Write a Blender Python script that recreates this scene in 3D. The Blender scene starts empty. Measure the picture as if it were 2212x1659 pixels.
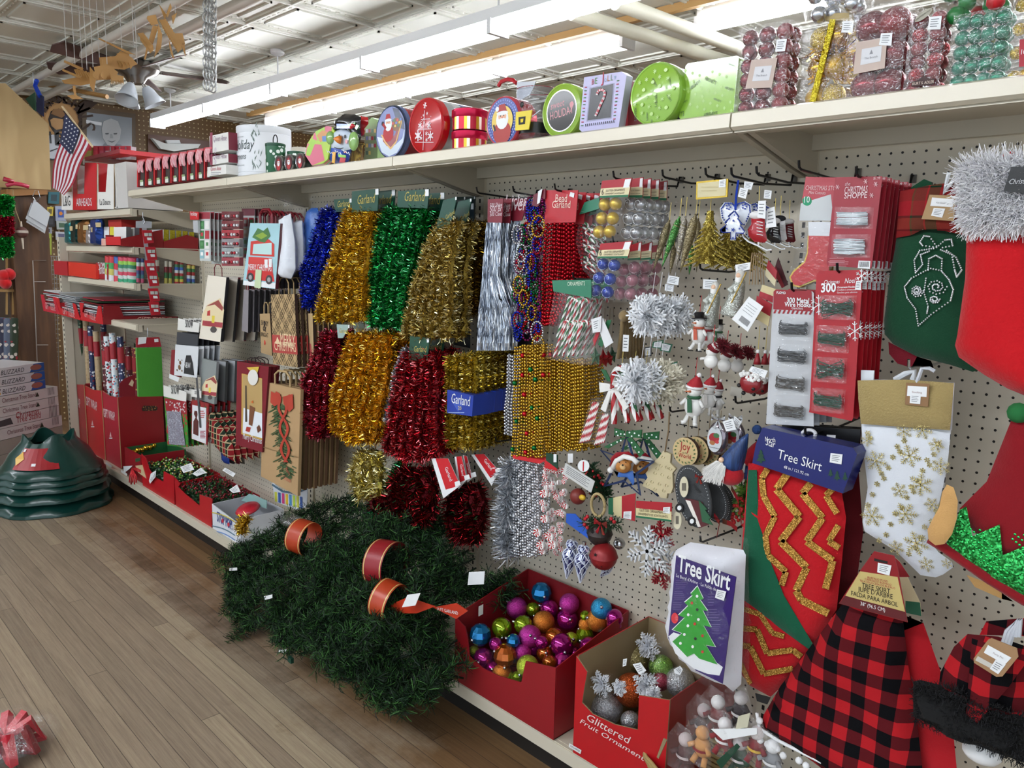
import bpy,math,random
from math import sin,cos,pi,radians,sqrt,atan2
from mathutils import Vector as V,Matrix,geometry,noise
random.seed(7)
D=bpy.data;SC=bpy.context.scene;COL=SC.collection
# camera, world, exposure
PW,PH=2212,1659
FP,PIT,ROL,YAW=1667.165,0.157777,0.0268313,0.790076
CP=V((0.902447,-1.926191,1.519824))
CF=V((-sin(YAW)*cos(PIT),cos(YAW)*cos(PIT),-sin(PIT)))
_r=V((cos(YAW),sin(YAW),0));_u=_r.cross(CF)
CR=cos(ROL)*_r+sin(ROL)*_u;CU=-sin(ROL)*_r+cos(ROL)*_u
cam=D.objects.new('camera',D.cameras.new('camera'));COL.objects.link(cam);SC.camera=cam
cam.data.sensor_fit='HORIZONTAL';cam.data.sensor_width=36;cam.data.lens=36*FP/PW;cam.data.clip_start=.02
cam.matrix_world=Matrix(((CR.x,CU.x,-CF.x,CP.x),(CR.y,CU.y,-CF.y,CP.y),(CR.z,CU.z,-CF.z,CP.z),(0,0,0,1)))
SC.view_settings.view_transform='Standard';SC.view_settings.look='None'
SC.view_settings.exposure=1.45;SC.view_settings.gamma=1;SC.view_settings.use_curve_mapping=False
SC.cycles.use_denoising=True;SC.cycles.max_bounces=8;SC.cycles.transparent_max_bounces=24
SC.cycles.diffuse_bounces=3;SC.cycles.glossy_bounces=3;SC.cycles.transmission_bounces=4
SC.cycles.sample_clamp_indirect=4
w=D.worlds.new('world');SC.world=w;w.use_nodes=True
w.node_tree.nodes['Background'].inputs[0].default_value=(.82,.92,1,1);w.node_tree.nodes['Background'].inputs[1].default_value=.5
TUBE_POWER=11.5
# materials
def lin(h):
 c=[int(h[i:i+2],16)/255 for i in(0,2,4)]if isinstance(h,str)else h
 return tuple(x/12.92 if x<=.04045 else((x+.055)/1.055)**2.4 for x in c)+(1,)
MC={}
def base(name):
 m=D.materials.new(name);m.use_nodes=True;nt=m.node_tree
 return m,nt,nt.nodes['Principled BSDF']
def M(h,rough=.55,metal=0,spec=.5,coat=0,emit=0):
 k=(h,rough,metal,spec,coat,emit)
 if k in MC:return MC[k]
 m,nt,p=base('colour_'+str(h))
 p.inputs['Base Color'].default_value=lin(h);p.inputs['Roughness'].default_value=rough
 p.inputs['Metallic'].default_value=metal;p.inputs['Specular IOR Level'].default_value=spec
 p.inputs['Coat Weight'].default_value=coat;p.inputs['Coat Roughness'].default_value=.08
 if emit:p.inputs['Emission Color'].default_value=lin(h);p.inputs['Emission Strength'].default_value=emit
 m.diffuse_color=lin(h);MC[k]=m;return m
def nd(nt,t,**kw):
 n=nt.nodes.new(t)
 for k,v in kw.items():
  if k.startswith('i_'):n.inputs[k[2:].replace('_',' ')].default_value=v
  else:setattr(n,k,v)
 return n
def L(nt,a,b):nt.links.new(a,b)
def ramp(nt,fac,stops,interp='LINEAR'):
 r=nd(nt,'ShaderNodeValToRGB');r.color_ramp.interpolation=interp;e=r.color_ramp.elements
 while len(e)<len(stops):e.new(.5)
 for i,(p,c)in enumerate(stops):e[i].position=p;e[i].color=lin(c)if isinstance(c,str)else(c,c,c,1)
 L(nt,fac,r.inputs[0]);return r.outputs[0]
def mth(nt,op,a,b=None,c=None):
 n=nd(nt,'ShaderNodeMath',operation=op)
 for i,x in enumerate((a,b,c)):
  if x is None:continue
  if isinstance(x,(int,float)):n.inputs[i].default_value=x
  else:L(nt,x,n.inputs[i])
 return n.outputs[0]
def mixc(nt,f,a,b):
 n=nd(nt,'ShaderNodeMix',data_type='RGBA')
 if isinstance(f,(int,float)):n.inputs[0].default_value=f
 else:L(nt,f,n.inputs[0])
 for i,x in((6,a),(7,b)):
  if isinstance(x,str):n.inputs[i].default_value=lin(x)
  else:L(nt,x,n.inputs[i])
 return n.outputs[2]
def coords(nt,kind='Object'):
 t=nd(nt,'ShaderNodeTexCoord');s=nd(nt,'ShaderNodeSeparateXYZ');L(nt,t.outputs[kind],s.inputs[0])
 return t.outputs[kind],s.outputs
def noisy(nt,co,scale,detail=3,rough=.6,vec=None):
 n=nd(nt,'ShaderNodeTexNoise');n.inputs['Scale'].default_value=scale;n.inputs['Detail'].default_value=detail;n.inputs['Roughness'].default_value=rough
 if vec:
  mp=nd(nt,'ShaderNodeMapping');mp.inputs['Scale'].default_value=vec;L(nt,co,mp.inputs[0]);co=mp.outputs[0]
 L(nt,co,n.inputs['Vector']);return n.outputs[0]
def bump(nt,p,h,strength=.3,dist=.002):
 b=nd(nt,'ShaderNodeBump');b.inputs['Strength'].default_value=strength;b.inputs['Distance'].default_value=dist
 L(nt,h,b.inputs['Height']);L(nt,b.outputs[0],p.inputs['Normal'])
def cached(fn):
 def g(*a):
  k=(fn.__name__,)+a
  if k not in MC:MC[k]=fn(*a)
  return MC[k]
 return g
@cached
def cloth(h,h2=None,scale=300,bs=.4):
 m,nt,p=base('cloth_'+h);co,s=coords(nt);n=noisy(nt,co,scale,2);n2=noisy(nt,co,12,3)
 L(nt,mixc(nt,mth(nt,'MULTIPLY',n2,.55),h,h2 or h),p.inputs['Base Color']);p.inputs['Roughness'].default_value=.9
 p.inputs['Sheen Weight'].default_value=.25;p.inputs['Specular IOR Level'].default_value=.2
 bump(nt,p,n,bs,.002);return m
@cached
def glitter(h,h2,scale=900,metal=.8):
 m,nt,p=base('glitter_'+h);co,s=coords(nt)
 v=nd(nt,'ShaderNodeTexVoronoi');v.inputs['Scale'].default_value=scale;L(nt,co,v.inputs['Vector'])
 sp=nd(nt,'ShaderNodeSeparateColor');L(nt,v.outputs['Color'],sp.inputs[0])
 L(nt,mixc(nt,mth(nt,'POWER',sp.outputs[0],2.0),h,h2),p.inputs['Base Color'])
 p.inputs['Metallic'].default_value=metal;p.inputs['Roughness'].default_value=.35
 g=nd(nt,'ShaderNodeVectorMath',operation='SUBTRACT');L(nt,v.outputs['Color'],g.inputs[0]);g.inputs[1].default_value=(.5,.5,.5)
 sc=nd(nt,'ShaderNodeVectorMath',operation='SCALE');L(nt,g.outputs[0],sc.inputs[0]);sc.inputs['Scale'].default_value=1.1
 ge=nd(nt,'ShaderNodeNewGeometry');ad=nd(nt,'ShaderNodeVectorMath',operation='ADD');L(nt,ge.outputs['Normal'],ad.inputs[0]);L(nt,sc.outputs[0],ad.inputs[1])
 nm=nd(nt,'ShaderNodeVectorMath',operation='NORMALIZE');L(nt,ad.outputs[0],nm.inputs[0]);L(nt,nm.outputs[0],p.inputs['Normal'])
 return m
@cached
def film(fac=.16,tint='ffffff',rough=.12):
 m=D.materials.new('clear_film');m.use_nodes=True;nt=m.node_tree;nt.nodes.clear()
 o=nd(nt,'ShaderNodeOutputMaterial');t=nd(nt,'ShaderNodeBsdfTransparent');t.inputs[0].default_value=lin(tint)
 g=nd(nt,'ShaderNodeBsdfGlossy');g.inputs['Roughness'].default_value=rough;g.inputs['Color'].default_value=(1,1,1,1)
 co,s=coords(nt);bump(nt,g,noisy(nt,co,35,3,.7),.8,.01)
 df=nd(nt,'ShaderNodeBsdfDiffuse');df.inputs[0].default_value=(.85,.87,.9,1)
 m0=nd(nt,'ShaderNodeMixShader');m0.inputs[0].default_value=.3;L(nt,g.outputs[0],m0.inputs[1]);L(nt,df.outputs[0],m0.inputs[2])
 cr=ramp(nt,noisy(nt,co,60,4,.7),[(.6,0.),(.68,1.)])
 mx=nd(nt,'ShaderNodeMixShader');L(nt,mth(nt,'ADD',mth(nt,'MULTIPLY',cr,fac*.8),fac*.25),mx.inputs[0]);L(nt,t.outputs[0],mx.inputs[1]);L(nt,m0.outputs[0],mx.inputs[2]);L(nt,mx.outputs[0],o.inputs[0])
 return m
@cached
def plaid(kind):
 m,nt,p=base('plaid_'+kind);co,s=coords(nt)
 if kind=='buffalo':
  c1=mth(nt,'GREATER_THAN',mth(nt,'FRACT',mth(nt,'MULTIPLY',s[0],1/.058)),.5);c2=mth(nt,'GREATER_THAN',mth(nt,'FRACT',mth(nt,'MULTIPLY',s[2],1/.056)),.5)
  f=mth(nt,'MULTIPLY',mth(nt,'ADD',c1,c2),.5)
  c=ramp(nt,f,[(0,'b01d24'),(.3,'571218'),(.8,'07070b')],'CONSTANT')
 elif kind=='check':
  c1=mth(nt,'GREATER_THAN',mth(nt,'FRACT',mth(nt,'MULTIPLY',s[1],1/.016)),.5);c2=mth(nt,'GREATER_THAN',mth(nt,'FRACT',mth(nt,'MULTIPLY',s[2],1/.022)),.5)
  c=ramp(nt,mth(nt,'MULTIPLY',mth(nt,'ADD',c1,c2),.5),[(0,'e8e6e6'),(.3,'66666a'),(.8,'0b0b0d')],'CONSTANT')
 elif kind=='tartan':
  a=mth(nt,'FRACT',mth(nt,'MULTIPLY',s[0],12));b=mth(nt,'FRACT',mth(nt,'MULTIPLY',s[2],12))
  ca=ramp(nt,a,[(0,'8c1b22'),(.32,'1e4a2c'),(.36,'5c2f26'),(.62,'a8202a'),(.66,'1b3d27'),(.9,'8c1b22')],'CONSTANT')
  cb=ramp(nt,b,[(0,'7c2622'),(.3,'10120f'),(.34,'7a3a2a'),(.6,'14201a'),(.66,'9c1f28')],'CONSTANT')
  c=mixc(nt,.5,ca,cb)
 elif kind=='bag':
  u=mth(nt,'ADD',s[0],mth(nt,'MULTIPLY',s[2],.8));v=mth(nt,'SUBTRACT',s[0],mth(nt,'MULTIPLY',s[2],.8))
  def st(q):
   fr=mth(nt,'FRACT',mth(nt,'MULTIPLY',q,14));return mth(nt,'MULTIPLY',mth(nt,'LESS_THAN',mth(nt,'FRACT',mth(nt,'MULTIPLY',fr,5)),.3),mth(nt,'LESS_THAN',fr,.6))
  c=mixc(nt,mth(nt,'MAXIMUM',st(u),st(v)),'b59a72','2b2420')
 else:
  a=mth(nt,'FRACT',mth(nt,'MULTIPLY',s[0],34));b=mth(nt,'FRACT',mth(nt,'MULTIPLY',s[2],34))
  c=mixc(nt,mth(nt,'MAXIMUM',mth(nt,'LESS_THAN',a,.16),mth(nt,'LESS_THAN',b,.16)),mixc(nt,mth(nt,'GREATER_THAN',mth(nt,'FRACT',mth(nt,'MULTIPLY',s[0],17)),.5),'7e1c20','213024'),'b09a78')
 L(nt,c,p.inputs['Base Color']);p.inputs['Roughness'].default_value=.9;p.inputs['Specular IOR Level'].default_value=.15
 bump(nt,p,noisy(nt,co,500,2),.3,.001);return m
@cached
def streaks(h,h2,sx,sz,thr=.5,metal=0,rough=.5):
 m,nt,p=base('streaks_'+h);co,s=coords(nt)
 n=noisy(nt,co,1,2,.6,(sx,sx,sz));L(nt,mixc(nt,ramp(nt,n,[(thr-.08,0.),(thr+.08,1.)]),h,h2),p.inputs['Base Color'])
 p.inputs['Metallic'].default_value=metal;p.inputs['Roughness'].default_value=rough;bump(nt,p,n,.5,.004);return m
@cached
def printed(h,h2,h3,scale=60):
 """small all-over print: coloured blobs on a ground"""
 m,nt,p=base('print_'+h);co,s=coords(nt)
 v=nd(nt,'ShaderNodeTexVoronoi');v.inputs['Scale'].default_value=scale;L(nt,co,v.inputs['Vector'])
 sp=nd(nt,'ShaderNodeSeparateColor');L(nt,v.outputs['Color'],sp.inputs[0])
 c=mixc(nt,mth(nt,'GREATER_THAN',sp.outputs[0],.5),h2,h3)
 f=mth(nt,'MULTIPLY',mth(nt,'LESS_THAN',v.outputs['Distance'],.42),mth(nt,'GREATER_THAN',sp.outputs[1],.35))
 L(nt,mixc(nt,f,h,c),p.inputs['Base Color']);p.inputs['Roughness'].default_value=.4;return m
# picture point -> a point on a real plane of the place
ZW={'Z1':(0,0,3.457),'Z2':(0,380,3.457),'Z3':(0,760,3.457),'Z4':(400,220,3.318),'Z5':(400,640,3.318),'Z6':(450,1000,3.073),'Y1':(960,380,3.95),'Y2':(960,740,3.19),'Y3':(1360,360,3.77),'Y4':(1360,740,3.19),'Y5':(1800,300,3.318),'Y6':(1780,760,3.072),'Y7':(960,1200,3.615),'Y8':(1400,1140,2.724),'X1':(640,100,4.424),'X2':(1000,80,3.456),'X3':(1560,0,3.393),'X4':(280,180,4.424),'A':(0,0,1)}
ZC=['A']
def view(z):ZC[0]=z
def ray(p):
 o=ZW[ZC[0]];x=o[0]+p[0]/o[2];y=o[1]+p[1]/o[2]
 return(x-PW/2)/FP*CR-(y-PH/2)/FP*CU+CF
PL=[None]
def at(p,d):
 r=ray(p)
 if PL[0]is not None:return CP+r*((PL[0]+d-CP.x)/r.x)
 return CP+r*((-d-CP.y)/r.y)
def atx(p,X):
 r=ray(p);return CP+r*((X-CP.x)/r.x)
def atz(p,z):
 r=ray(p);return CP+r*((z-CP.z)/r.z)
def px2m(p,d):
 return abs(at((p[0],p[1]+10),d).z-at(p,d).z)/10
# mesh builder
class B:
 def __init__(s):s.e=0;s.v=[];s.f=[];s.m=[];s.mats=[];s.X=Matrix()
 def mi(s,m):
  if m not in s.mats:s.mats.append(m)
  return s.mats.index(m)
 def add(s,vs,fs,m):
  o=len(s.v);X=s.X;s.v+=[tuple(X@V(v))for v in vs];k=s.mi(m)
  for f in fs:s.f.append([o+i for i in f]);s.m.append(k)
 def quad(s,a,b,c,d,m):s.add([a,b,c,d],[(0,1,2,3)],m)
 def poly(s,pts,m):s.add(pts,[list(range(len(pts)))],m)
 def box(s,x0,x1,y0,y1,z0,z1,m):
  s.add([(x0,y0,z0),(x1,y0,z0),(x1,y1,z0),(x0,y1,z0),(x0,y0,z1),(x1,y0,z1),(x1,y1,z1),(x0,y1,z1)],[(0,3,2,1),(4,5,6,7),(0,1,5,4),(1,2,6,5),(2,3,7,6),(3,0,4,7)],m)
 def prism(s,pts,vec,m,mside=None,cap=True):
  """polygon given by 3d points, extruded by vec"""
  n=len(pts);vec=V(vec);a=[V(p)for p in pts];b=[p+vec for p in a]
  s.add(a,[list(range(n))],m)
  if cap:s.add(b,[list(range(n))[::-1]],m)
  s.add(a+b,[(i,(i+1)%n,n+(i+1)%n,n+i)for i in range(n)],mside or m)
 def slab(s,pts,d,th,m,mside=None):
  """picture outline at plane y=-d, th thick towards the wall"""
  s.prism([at(p,d)for p in pts],(0,th,0)if PL[0]is None else(-th,0,0),m,mside)
 def patch(s,pts,d,m):s.e+=2e-5;s.poly([at(p,d+s.e)for p in pts],m)
 def cyl(s,p0,p1,r0,r1=None,n=12,m=None,caps=True):
  p0=V(p0);p1=V(p1);r1=r0 if r1 is None else r1;ax=(p1-p0)
  if ax.length<1e-9:return
  ax.normalize();u=ax.orthogonal().normalized();w=ax.cross(u);vs=[]
  for p,r in((p0,r0),(p1,r1)):vs+=[p+(u*cos(2*pi*i/n)+w*sin(2*pi*i/n))*r for i in range(n)]
  fs=[(i,(i+1)%n,n+(i+1)%n,n+i)for i in range(n)]
  if caps:fs+=[list(range(n))[::-1],list(range(n,2*n))]
  s.add(vs,fs,m)
 def tube(s,pts,r,m,n=6,closed=False):
  P=[V(p)for p in pts];k=len(P);vs=[];R=r if callable(r)else(lambda t:r);u=None
  for i,p in enumerate(P):
   a=P[(i+1)%k]if(closed or i<k-1)else p;b=P[i-1]if(closed or i)else p
   t=(a-b).normalized();u=(t.orthogonal()if u is None else u-t*u.dot(t));
   if u.length<1e-6:u=t.orthogonal()
   u.normalize();w=t.cross(u);q=R(i/max(1,k-1));vs+=[p+(u*cos(2*pi*j/n)+w*sin(2*pi*j/n))*q for j in range(n)]
  fs=[]
  for i in range(k if closed else k-1):
   a=i*n;b=((i+1)%k)*n;fs+=[(a+j,a+(j+1)%n,b+(j+1)%n,b+j)for j in range(n)]
  if not closed:fs+=[list(range(n))[::-1],list(range((k-1)*n,k*n))]
  s.add(vs,fs,m)
 def lathe(s,c,prof,m,n=24,ax=(0,0,1),sx=1,caps=True):
  """prof: (radius, height) along ax from c"""
  c=V(c);ax=V(ax).normalized();u=V((1,0,0))if abs(ax.x)<.9 else V((0,1,0));u=(u-ax*u.dot(ax)).normalized();w=ax.cross(u);vs=[]
  for r,h in prof:vs+=[c+ax*h+(u*cos(2*pi*i/n)*sx+w*sin(2*pi*i/n))*r for i in range(n)]
  fs=[]
  for j in range(len(prof)-1):fs+=[(j*n+i,j*n+(i+1)%n,(j+1)*n+(i+1)%n,(j+1)*n+i)for i in range(n)]
  if caps:fs+=[list(range(n))[::-1],list(range((len(prof)-1)*n,len(prof)*n))]
  s.add(vs,fs,m)
 def ball(s,c,r,m,n=16,sc=(1,1,1),rib=0,facet=0):
  k=n//2;c=V(c);vs=[];fs=[]
  for j in range(k+1):
   th=pi*j/k
   for i in range(n):
    ph=2*pi*i/n;q=r*(1+(rib*cos(i*pi)if rib else 0));vs.append((c.x+q*sin(th)*cos(ph)*sc[0],c.y+q*sin(th)*sin(ph)*sc[1],c.z+r*cos(th)*sc[2]))
  for j in range(k):fs+=[(j*n+i,(j+1)*n+i,(j+1)*n+(i+1)%n,j*n+(i+1)%n)for i in range(n)]
  s.add(vs,fs,m)
 def puff(s,pts,d,th,m,cell=.02,rim=None,back=True,mfun=None,wob=0):
  """picture outline on plane y=-d swollen towards the aisle (and the wall)"""
  P=[at(p,d)for p in pts];s.puffw(P,th,m,cell,rim,back,mfun,wob)
 def puffw(s,P,th,m,cell=.02,rim=None,back=True,mfun=None,wob=0,rot=None):
  y=P[0].y;Q=[V((p.x,p.z))for p in P];R=[]
  for i,a in enumerate(Q):
   b=Q[(i+1)%len(Q)];k=max(1,int((b-a).length/cell));R+=[a+(b-a)*(j/k)for j in range(k)]
  n=len(R);E=[(i,(i+1)%n)for i in range(n)]
  x0=min(p.x for p in R);x1=max(p.x for p in R);z0=min(p.y for p in R);z1=max(p.y for p in R)
  def ins(q):
   c=False;j=n-1
   for i in range(n):
    a=R[i];b=R[j]
    if(a.y>q.y)!=(b.y>q.y)and q.x<(b.x-a.x)*(q.y-a.y)/(b.y-a.y+1e-12)+a.x:c=not c
    j=i
   return c
  def dist(q):
   best=9
   for i in range(len(Q)):
    a=Q[i];b=Q[(i+1)%len(Q)];ab=b-a;t=max(0,min(1,(q-a).dot(ab)/max(1e-12,ab.length_squared)));best=min(best,(q-a-ab*t).length)
   return best
  G=[];k=0;z=z0+cell*.5
  while z<z1:
   x=x0+cell*(.5 if k%2 else .0)
   while x<x1:
    q=V((x,z))
    if ins(q)and dist(q)>cell*.45:G.append(q)
    x+=cell
   z+=cell*.87;k+=1
  vv,ee,ff,a1,a2,a3=geometry.delaunay_2d_cdt(R+G,E,[],1,1e-6)
  rim=rim or th;top=[];bot=[]
  for q in vv:
   t=min(1,dist(q)/rim);h=th*sqrt(max(0,1-(1-t)**2));h+=wob*h/th*noise.noise(V((q.x*14,q.y*9,y*30)))if wob else 0
   top.append((q.x,y-h,q.y));bot.append((q.x,y+(h*.6 if back else .0005),q.y))
  if mfun is None:s.add(top,[list(f)for f in ff],m)
  else:
   for f in ff:
    cx=sum(vv[i].x for i in f)/len(f);cz=sum(vv[i].y for i in f)/len(f);s.add([top[i]for i in f],[range(len(f))],mfun(cx,cz))
  s.add(bot,[list(f)[::-1]for f in ff],m)
 def text(s,t,p0,p1,d,m,hy=1.,sh=0,off=.0006,plane=None,bold=0):
  """lettering whose baseline runs from picture point p0 to p1"""
  if plane=='x':a=atx(p0,d);b=atx(p1,d);nrm=V((off,0,0))
  else:a=at(p0,d);b=at(p1,d);nrm=V((0,-off,0))
  s.e+=2e-5;nrm=nrm*(1+s.e/off);me=txt(t,sh,bold);w=max(1e-6,me[2]);u=(b-a);k=u.length/w;u.normalize();up=(V((0,0,1))-u*u.z).normalized()
  s.add([a+nrm+u*(v[0]*k)+up*(v[1]*k*hy)for v in me[0]],me[1],m)
 def strips(s,path,R,n,w,mats,ln=1.,seed=1,droop=0.):
  """foil fringe standing out round a path"""
  rnd=random.Random(seed);P=[V(p)for p in path];ks=[s.mi(m)for m in mats]
  L0=[0]
  for i in range(len(P)-1):L0.append(L0[-1]+(P[i+1]-P[i]).length)
  T=L0[-1];X=s.X
  for q in range(n):
   t=rnd.random()*T;i=0
   while i<len(P)-2 and L0[i+1]<t:i+=1
   a=P[i].lerp(P[i+1],(t-L0[i])/max(1e-9,L0[i+1]-L0[i]));ax=(P[i+1]-P[i]).normalized()
   g=V((rnd.gauss(0,1),rnd.gauss(0,1),rnd.gauss(0,1)));g=g-ax*g.dot(ax)*.55;g.z-=droop;g.normalize()
   b=a+g*R*ln*rnd.uniform(.6,1.08);c=V((rnd.gauss(0,1),rnd.gauss(0,1),rnd.gauss(0,1))).cross(g).normalized()*w
   a=a+g*R*.15;o=len(s.v);mid=(a+b)/2+c*rnd.uniform(-1,1)*2
   s.v+=[tuple(X@(a-c*.5)),tuple(X@(a+c*.5)),tuple(X@(mid+c*.6)),tuple(X@(mid-c*.6)),tuple(X@(b+c*.4)),tuple(X@(b-c*.4))]
   s.f+=[[o,o+1,o+2,o+3],[o+3,o+2,o+4,o+5]];k=rnd.choice(ks);s.m+=[k,k]
TX={}
def txt(t,sh=0,bold=0):
 k=(t,sh,bold)
 if k not in TX:
  c=D.curves.new('t','FONT');c.body=t;c.size=1;c.shear=sh;c.resolution_u=2;c.offset=bold;c.fill_mode='FRONT';c.dimensions='2D'
  o=D.objects.new('t',c);COL.objects.link(o);dg=bpy.context.evaluated_depsgraph_get();me=D.meshes.new_from_object(o.evaluated_get(dg))
  vs=[tuple(v.co)for v in me.vertices];fs=[list(p.vertices)for p in me.polygons]
  D.objects.remove(o);D.curves.remove(c);D.meshes.remove(me);x0=min(v[0]for v in vs)
  TX[k]=([(v[0]-x0,v[1])for v in vs],fs,max(v[0]for v in vs)-x0)
 return TX[k]
# things and parts
def link(name,b,org,smooth):
 me=D.meshes.new(name);o=org;me.from_pydata([(v[0]-o[0],v[1]-o[1],v[2]-o[2])for v in b.v],[],b.f)
 for m in b.mats:me.materials.append(m)
 me.polygons.foreach_set('material_index',b.m)
 ob=D.objects.new(name,me);COL.objects.link(ob)
 if smooth:
  me.polygons.foreach_set('use_smooth',[True]*len(me.polygons))
  if smooth is not True:me.set_sharp_from_angle(angle=radians(smooth))
 return ob
def props(o,label,cat,group=None,kind=None):
 o['label']=label;o['category']=cat
 if group:o['group']=group
 if kind:o['kind']=kind
class T:
 """one thing: parts is {path: (B, smooth)}; a path 'door/handle' makes a sub-part"""
 def __init__(s,name,label,cat,group=None,kind=None):s.a=(name,label,cat,group,kind);s.parts=[];s.obs={}
 def p(s,path,b=None,smooth=False,label=None):
  if b is None:b=B()
  s.parts.append((path,b,smooth,label));return b
 def end(s,org=None):
  name,label,cat,group,kind=s.a;vs=[v for q in s.parts for v in q[1].v]
  if org is None:
   org=V(((min(v[0]for v in vs)+max(v[0]for v in vs))/2,(min(v[1]for v in vs)+max(v[1]for v in vs))/2,min(v[2]for v in vs)))
  s.org=V(org)
  if len(s.parts)==1 and s.parts[0][0]=='':s.root=link(name,s.parts[0][1],s.org,s.parts[0][2]);s.root.location=s.org
  else:
   s.root=D.objects.new(name,None);COL.objects.link(s.root);s.root.location=s.org;s.root.empty_display_size=.05;seen={}
   for path,b,sm,lb in s.parts:
    q=path.split('/');o=link(q[-1],b,s.org,sm);par=s.root
    if len(q)>1:par=seen[q[0]]
    o.parent=par;seen[q[0]]=o if len(q)==1 else seen[q[0]]
    if lb:o['label']=lb
  props(s.root,label,cat,group,kind);return s
 def copy(s,off,label=None,group=None,rot=None,scale=None):
  def cp(o,par):
   c=o.copy();COL.objects.link(c);c.parent=par
   for ch in o.children:cp(ch,c)
   return c
  c=cp(s.root,None);c.location=s.org+V(off)
  if rot:c.rotation_euler=rot
  if scale:c.scale=scale
  if label:c['label']=label
  if group:c['group']=group
  return c
def one(name,b,label,cat,group=None,smooth=False,kind=None,org=None):
 t=T(name,label,cat,group,kind);t.p('',b,smooth);return t.end(org)
def struct(name,b,org=(0,0,0),smooth=False):
 o=link(name,b,V(org),smooth);o.location=org;o['kind']='structure';return o
S4=1.2192
# the room
@cached
def floor_mat():
 m,nt,p=base('worn_boards');co,s=coords(nt)
 y=mth(nt,'MULTIPLY',s[1],1/.062);row=mth(nt,'FLOOR',y);fy=mth(nt,'FRACT',y)
 wn=nd(nt,'ShaderNodeTexWhiteNoise',noise_dimensions='1D');L(nt,row,wn.inputs['W'])
 xs=mth(nt,'ADD',mth(nt,'MULTIPLY',s[0],1/2.6),mth(nt,'MULTIPLY',wn.outputs[0],7));cell=mth(nt,'FLOOR',xs);fx=mth(nt,'FRACT',xs)
 cb=nd(nt,'ShaderNodeCombineXYZ');L(nt,row,cb.inputs[0]);L(nt,cell,cb.inputs[1]);w2=nd(nt,'ShaderNodeTexWhiteNoise',noise_dimensions='2D');L(nt,cb.outputs[0],w2.inputs['Vector'])
 grain=noisy(nt,co,1,5,.7,(3,90,1));fine=noisy(nt,co,1,4,.75,(9,260,1));big=noisy(nt,co,1.6,4,.6);patchn=noisy(nt,co,7,5,.7)
 grey=ramp(nt,mth(nt,'ADD',mth(nt,'MULTIPLY',grain,.6),mth(nt,'MULTIPLY',w2.outputs[0],.22)),[(.2,'7a6c5c'),(.4,'978672'),(.55,'a8987f'),(.72,'b9ab8e')])
 brown=ramp(nt,mth(nt,'ADD',mth(nt,'MULTIPLY',grain,.6),mth(nt,'MULTIPLY',w2.outputs[0],.4)),[(.25,'4c3826'),(.5,'6c5136'),(.75,'826544')])
 keep=mth(nt,'ADD',mth(nt,'MULTIPLY',mth(nt,'ADD',s[1],.78),2.6),mth(nt,'MULTIPLY',mth(nt,'SUBTRACT',mth(nt,'ADD',mth(nt,'MULTIPLY',big,.6),mth(nt,'MULTIPLY',patchn,.7)),.62),2.0))
 c=mixc(nt,ramp(nt,keep,[(.1,0.),(.75,1.)]),grey,brown)
 stain=ramp(nt,patchn,[(.60,0.),(.78,.35)]);c=mixc(nt,stain,c,'5f4c3a')
 c=mixc(nt,ramp(nt,fine,[(.55,0.),(.8,.6)]),c,'54402f')
 seam=mth(nt,'MAXIMUM',mth(nt,'LESS_THAN',fy,.035),mth(nt,'LESS_THAN',fx,.0011));c=mixc(nt,mth(nt,'MULTIPLY',seam,.8),c,'2c211a')
 L(nt,c,p.inputs['Base Color']);p.inputs['Roughness'].default_value=.42;p.inputs['Specular IOR Level'].default_value=.4
 bump(nt,p,mth(nt,'SUBTRACT',grain,mth(nt,'MULTIPLY',seam,1.0)),.35,.003);return m
@cached
def pegboard(h,hole,pitch=.0254,r=.115,ax=0):
 m,nt,p=base('pegboard_'+h);co,s=coords(nt)
 a=mth(nt,'SUBTRACT',mth(nt,'FRACT',mth(nt,'MULTIPLY',s[ax],1/pitch)),.5);b=mth(nt,'SUBTRACT',mth(nt,'FRACT',mth(nt,'MULTIPLY',s[2],1/pitch)),.5)
 d=mth(nt,'SQRT',mth(nt,'ADD',mth(nt,'MULTIPLY',a,a),mth(nt,'MULTIPLY',b,b)));f=mth(nt,'LESS_THAN',d,r)
 L(nt,mixc(nt,f,h,hole),p.inputs['Base Color']);p.inputs['Roughness'].default_value=.5;bump(nt,p,f,.6,.004);return m
CEILZ,FARX=3.05,-8.2
b=B();b.box(-9,5,-6,8,-.06,0,floor_mat());struct('floor',b)
tin=M('dcdcd2',.45)
b=B();b.box(-9,5,-6,8,CEILZ,CEILZ+.05,tin)
g=.61
for i in range(-14,8):
 b.box(i*g-.02,i*g+.02,-5,7,CEILZ-.014,CEILZ,tin);b.box(i*g-.007,i*g+.007,-5,7,CEILZ-.022,CEILZ-.014,tin)
for j in range(-8,12):
 b.box(-8.5,4.5,j*g-.02,j*g+.02,CEILZ-.0135,CEILZ,tin);b.box(-8.5,4.5,j*g-.007,j*g+.007,CEILZ-.0215,CEILZ-.014,tin)
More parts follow.
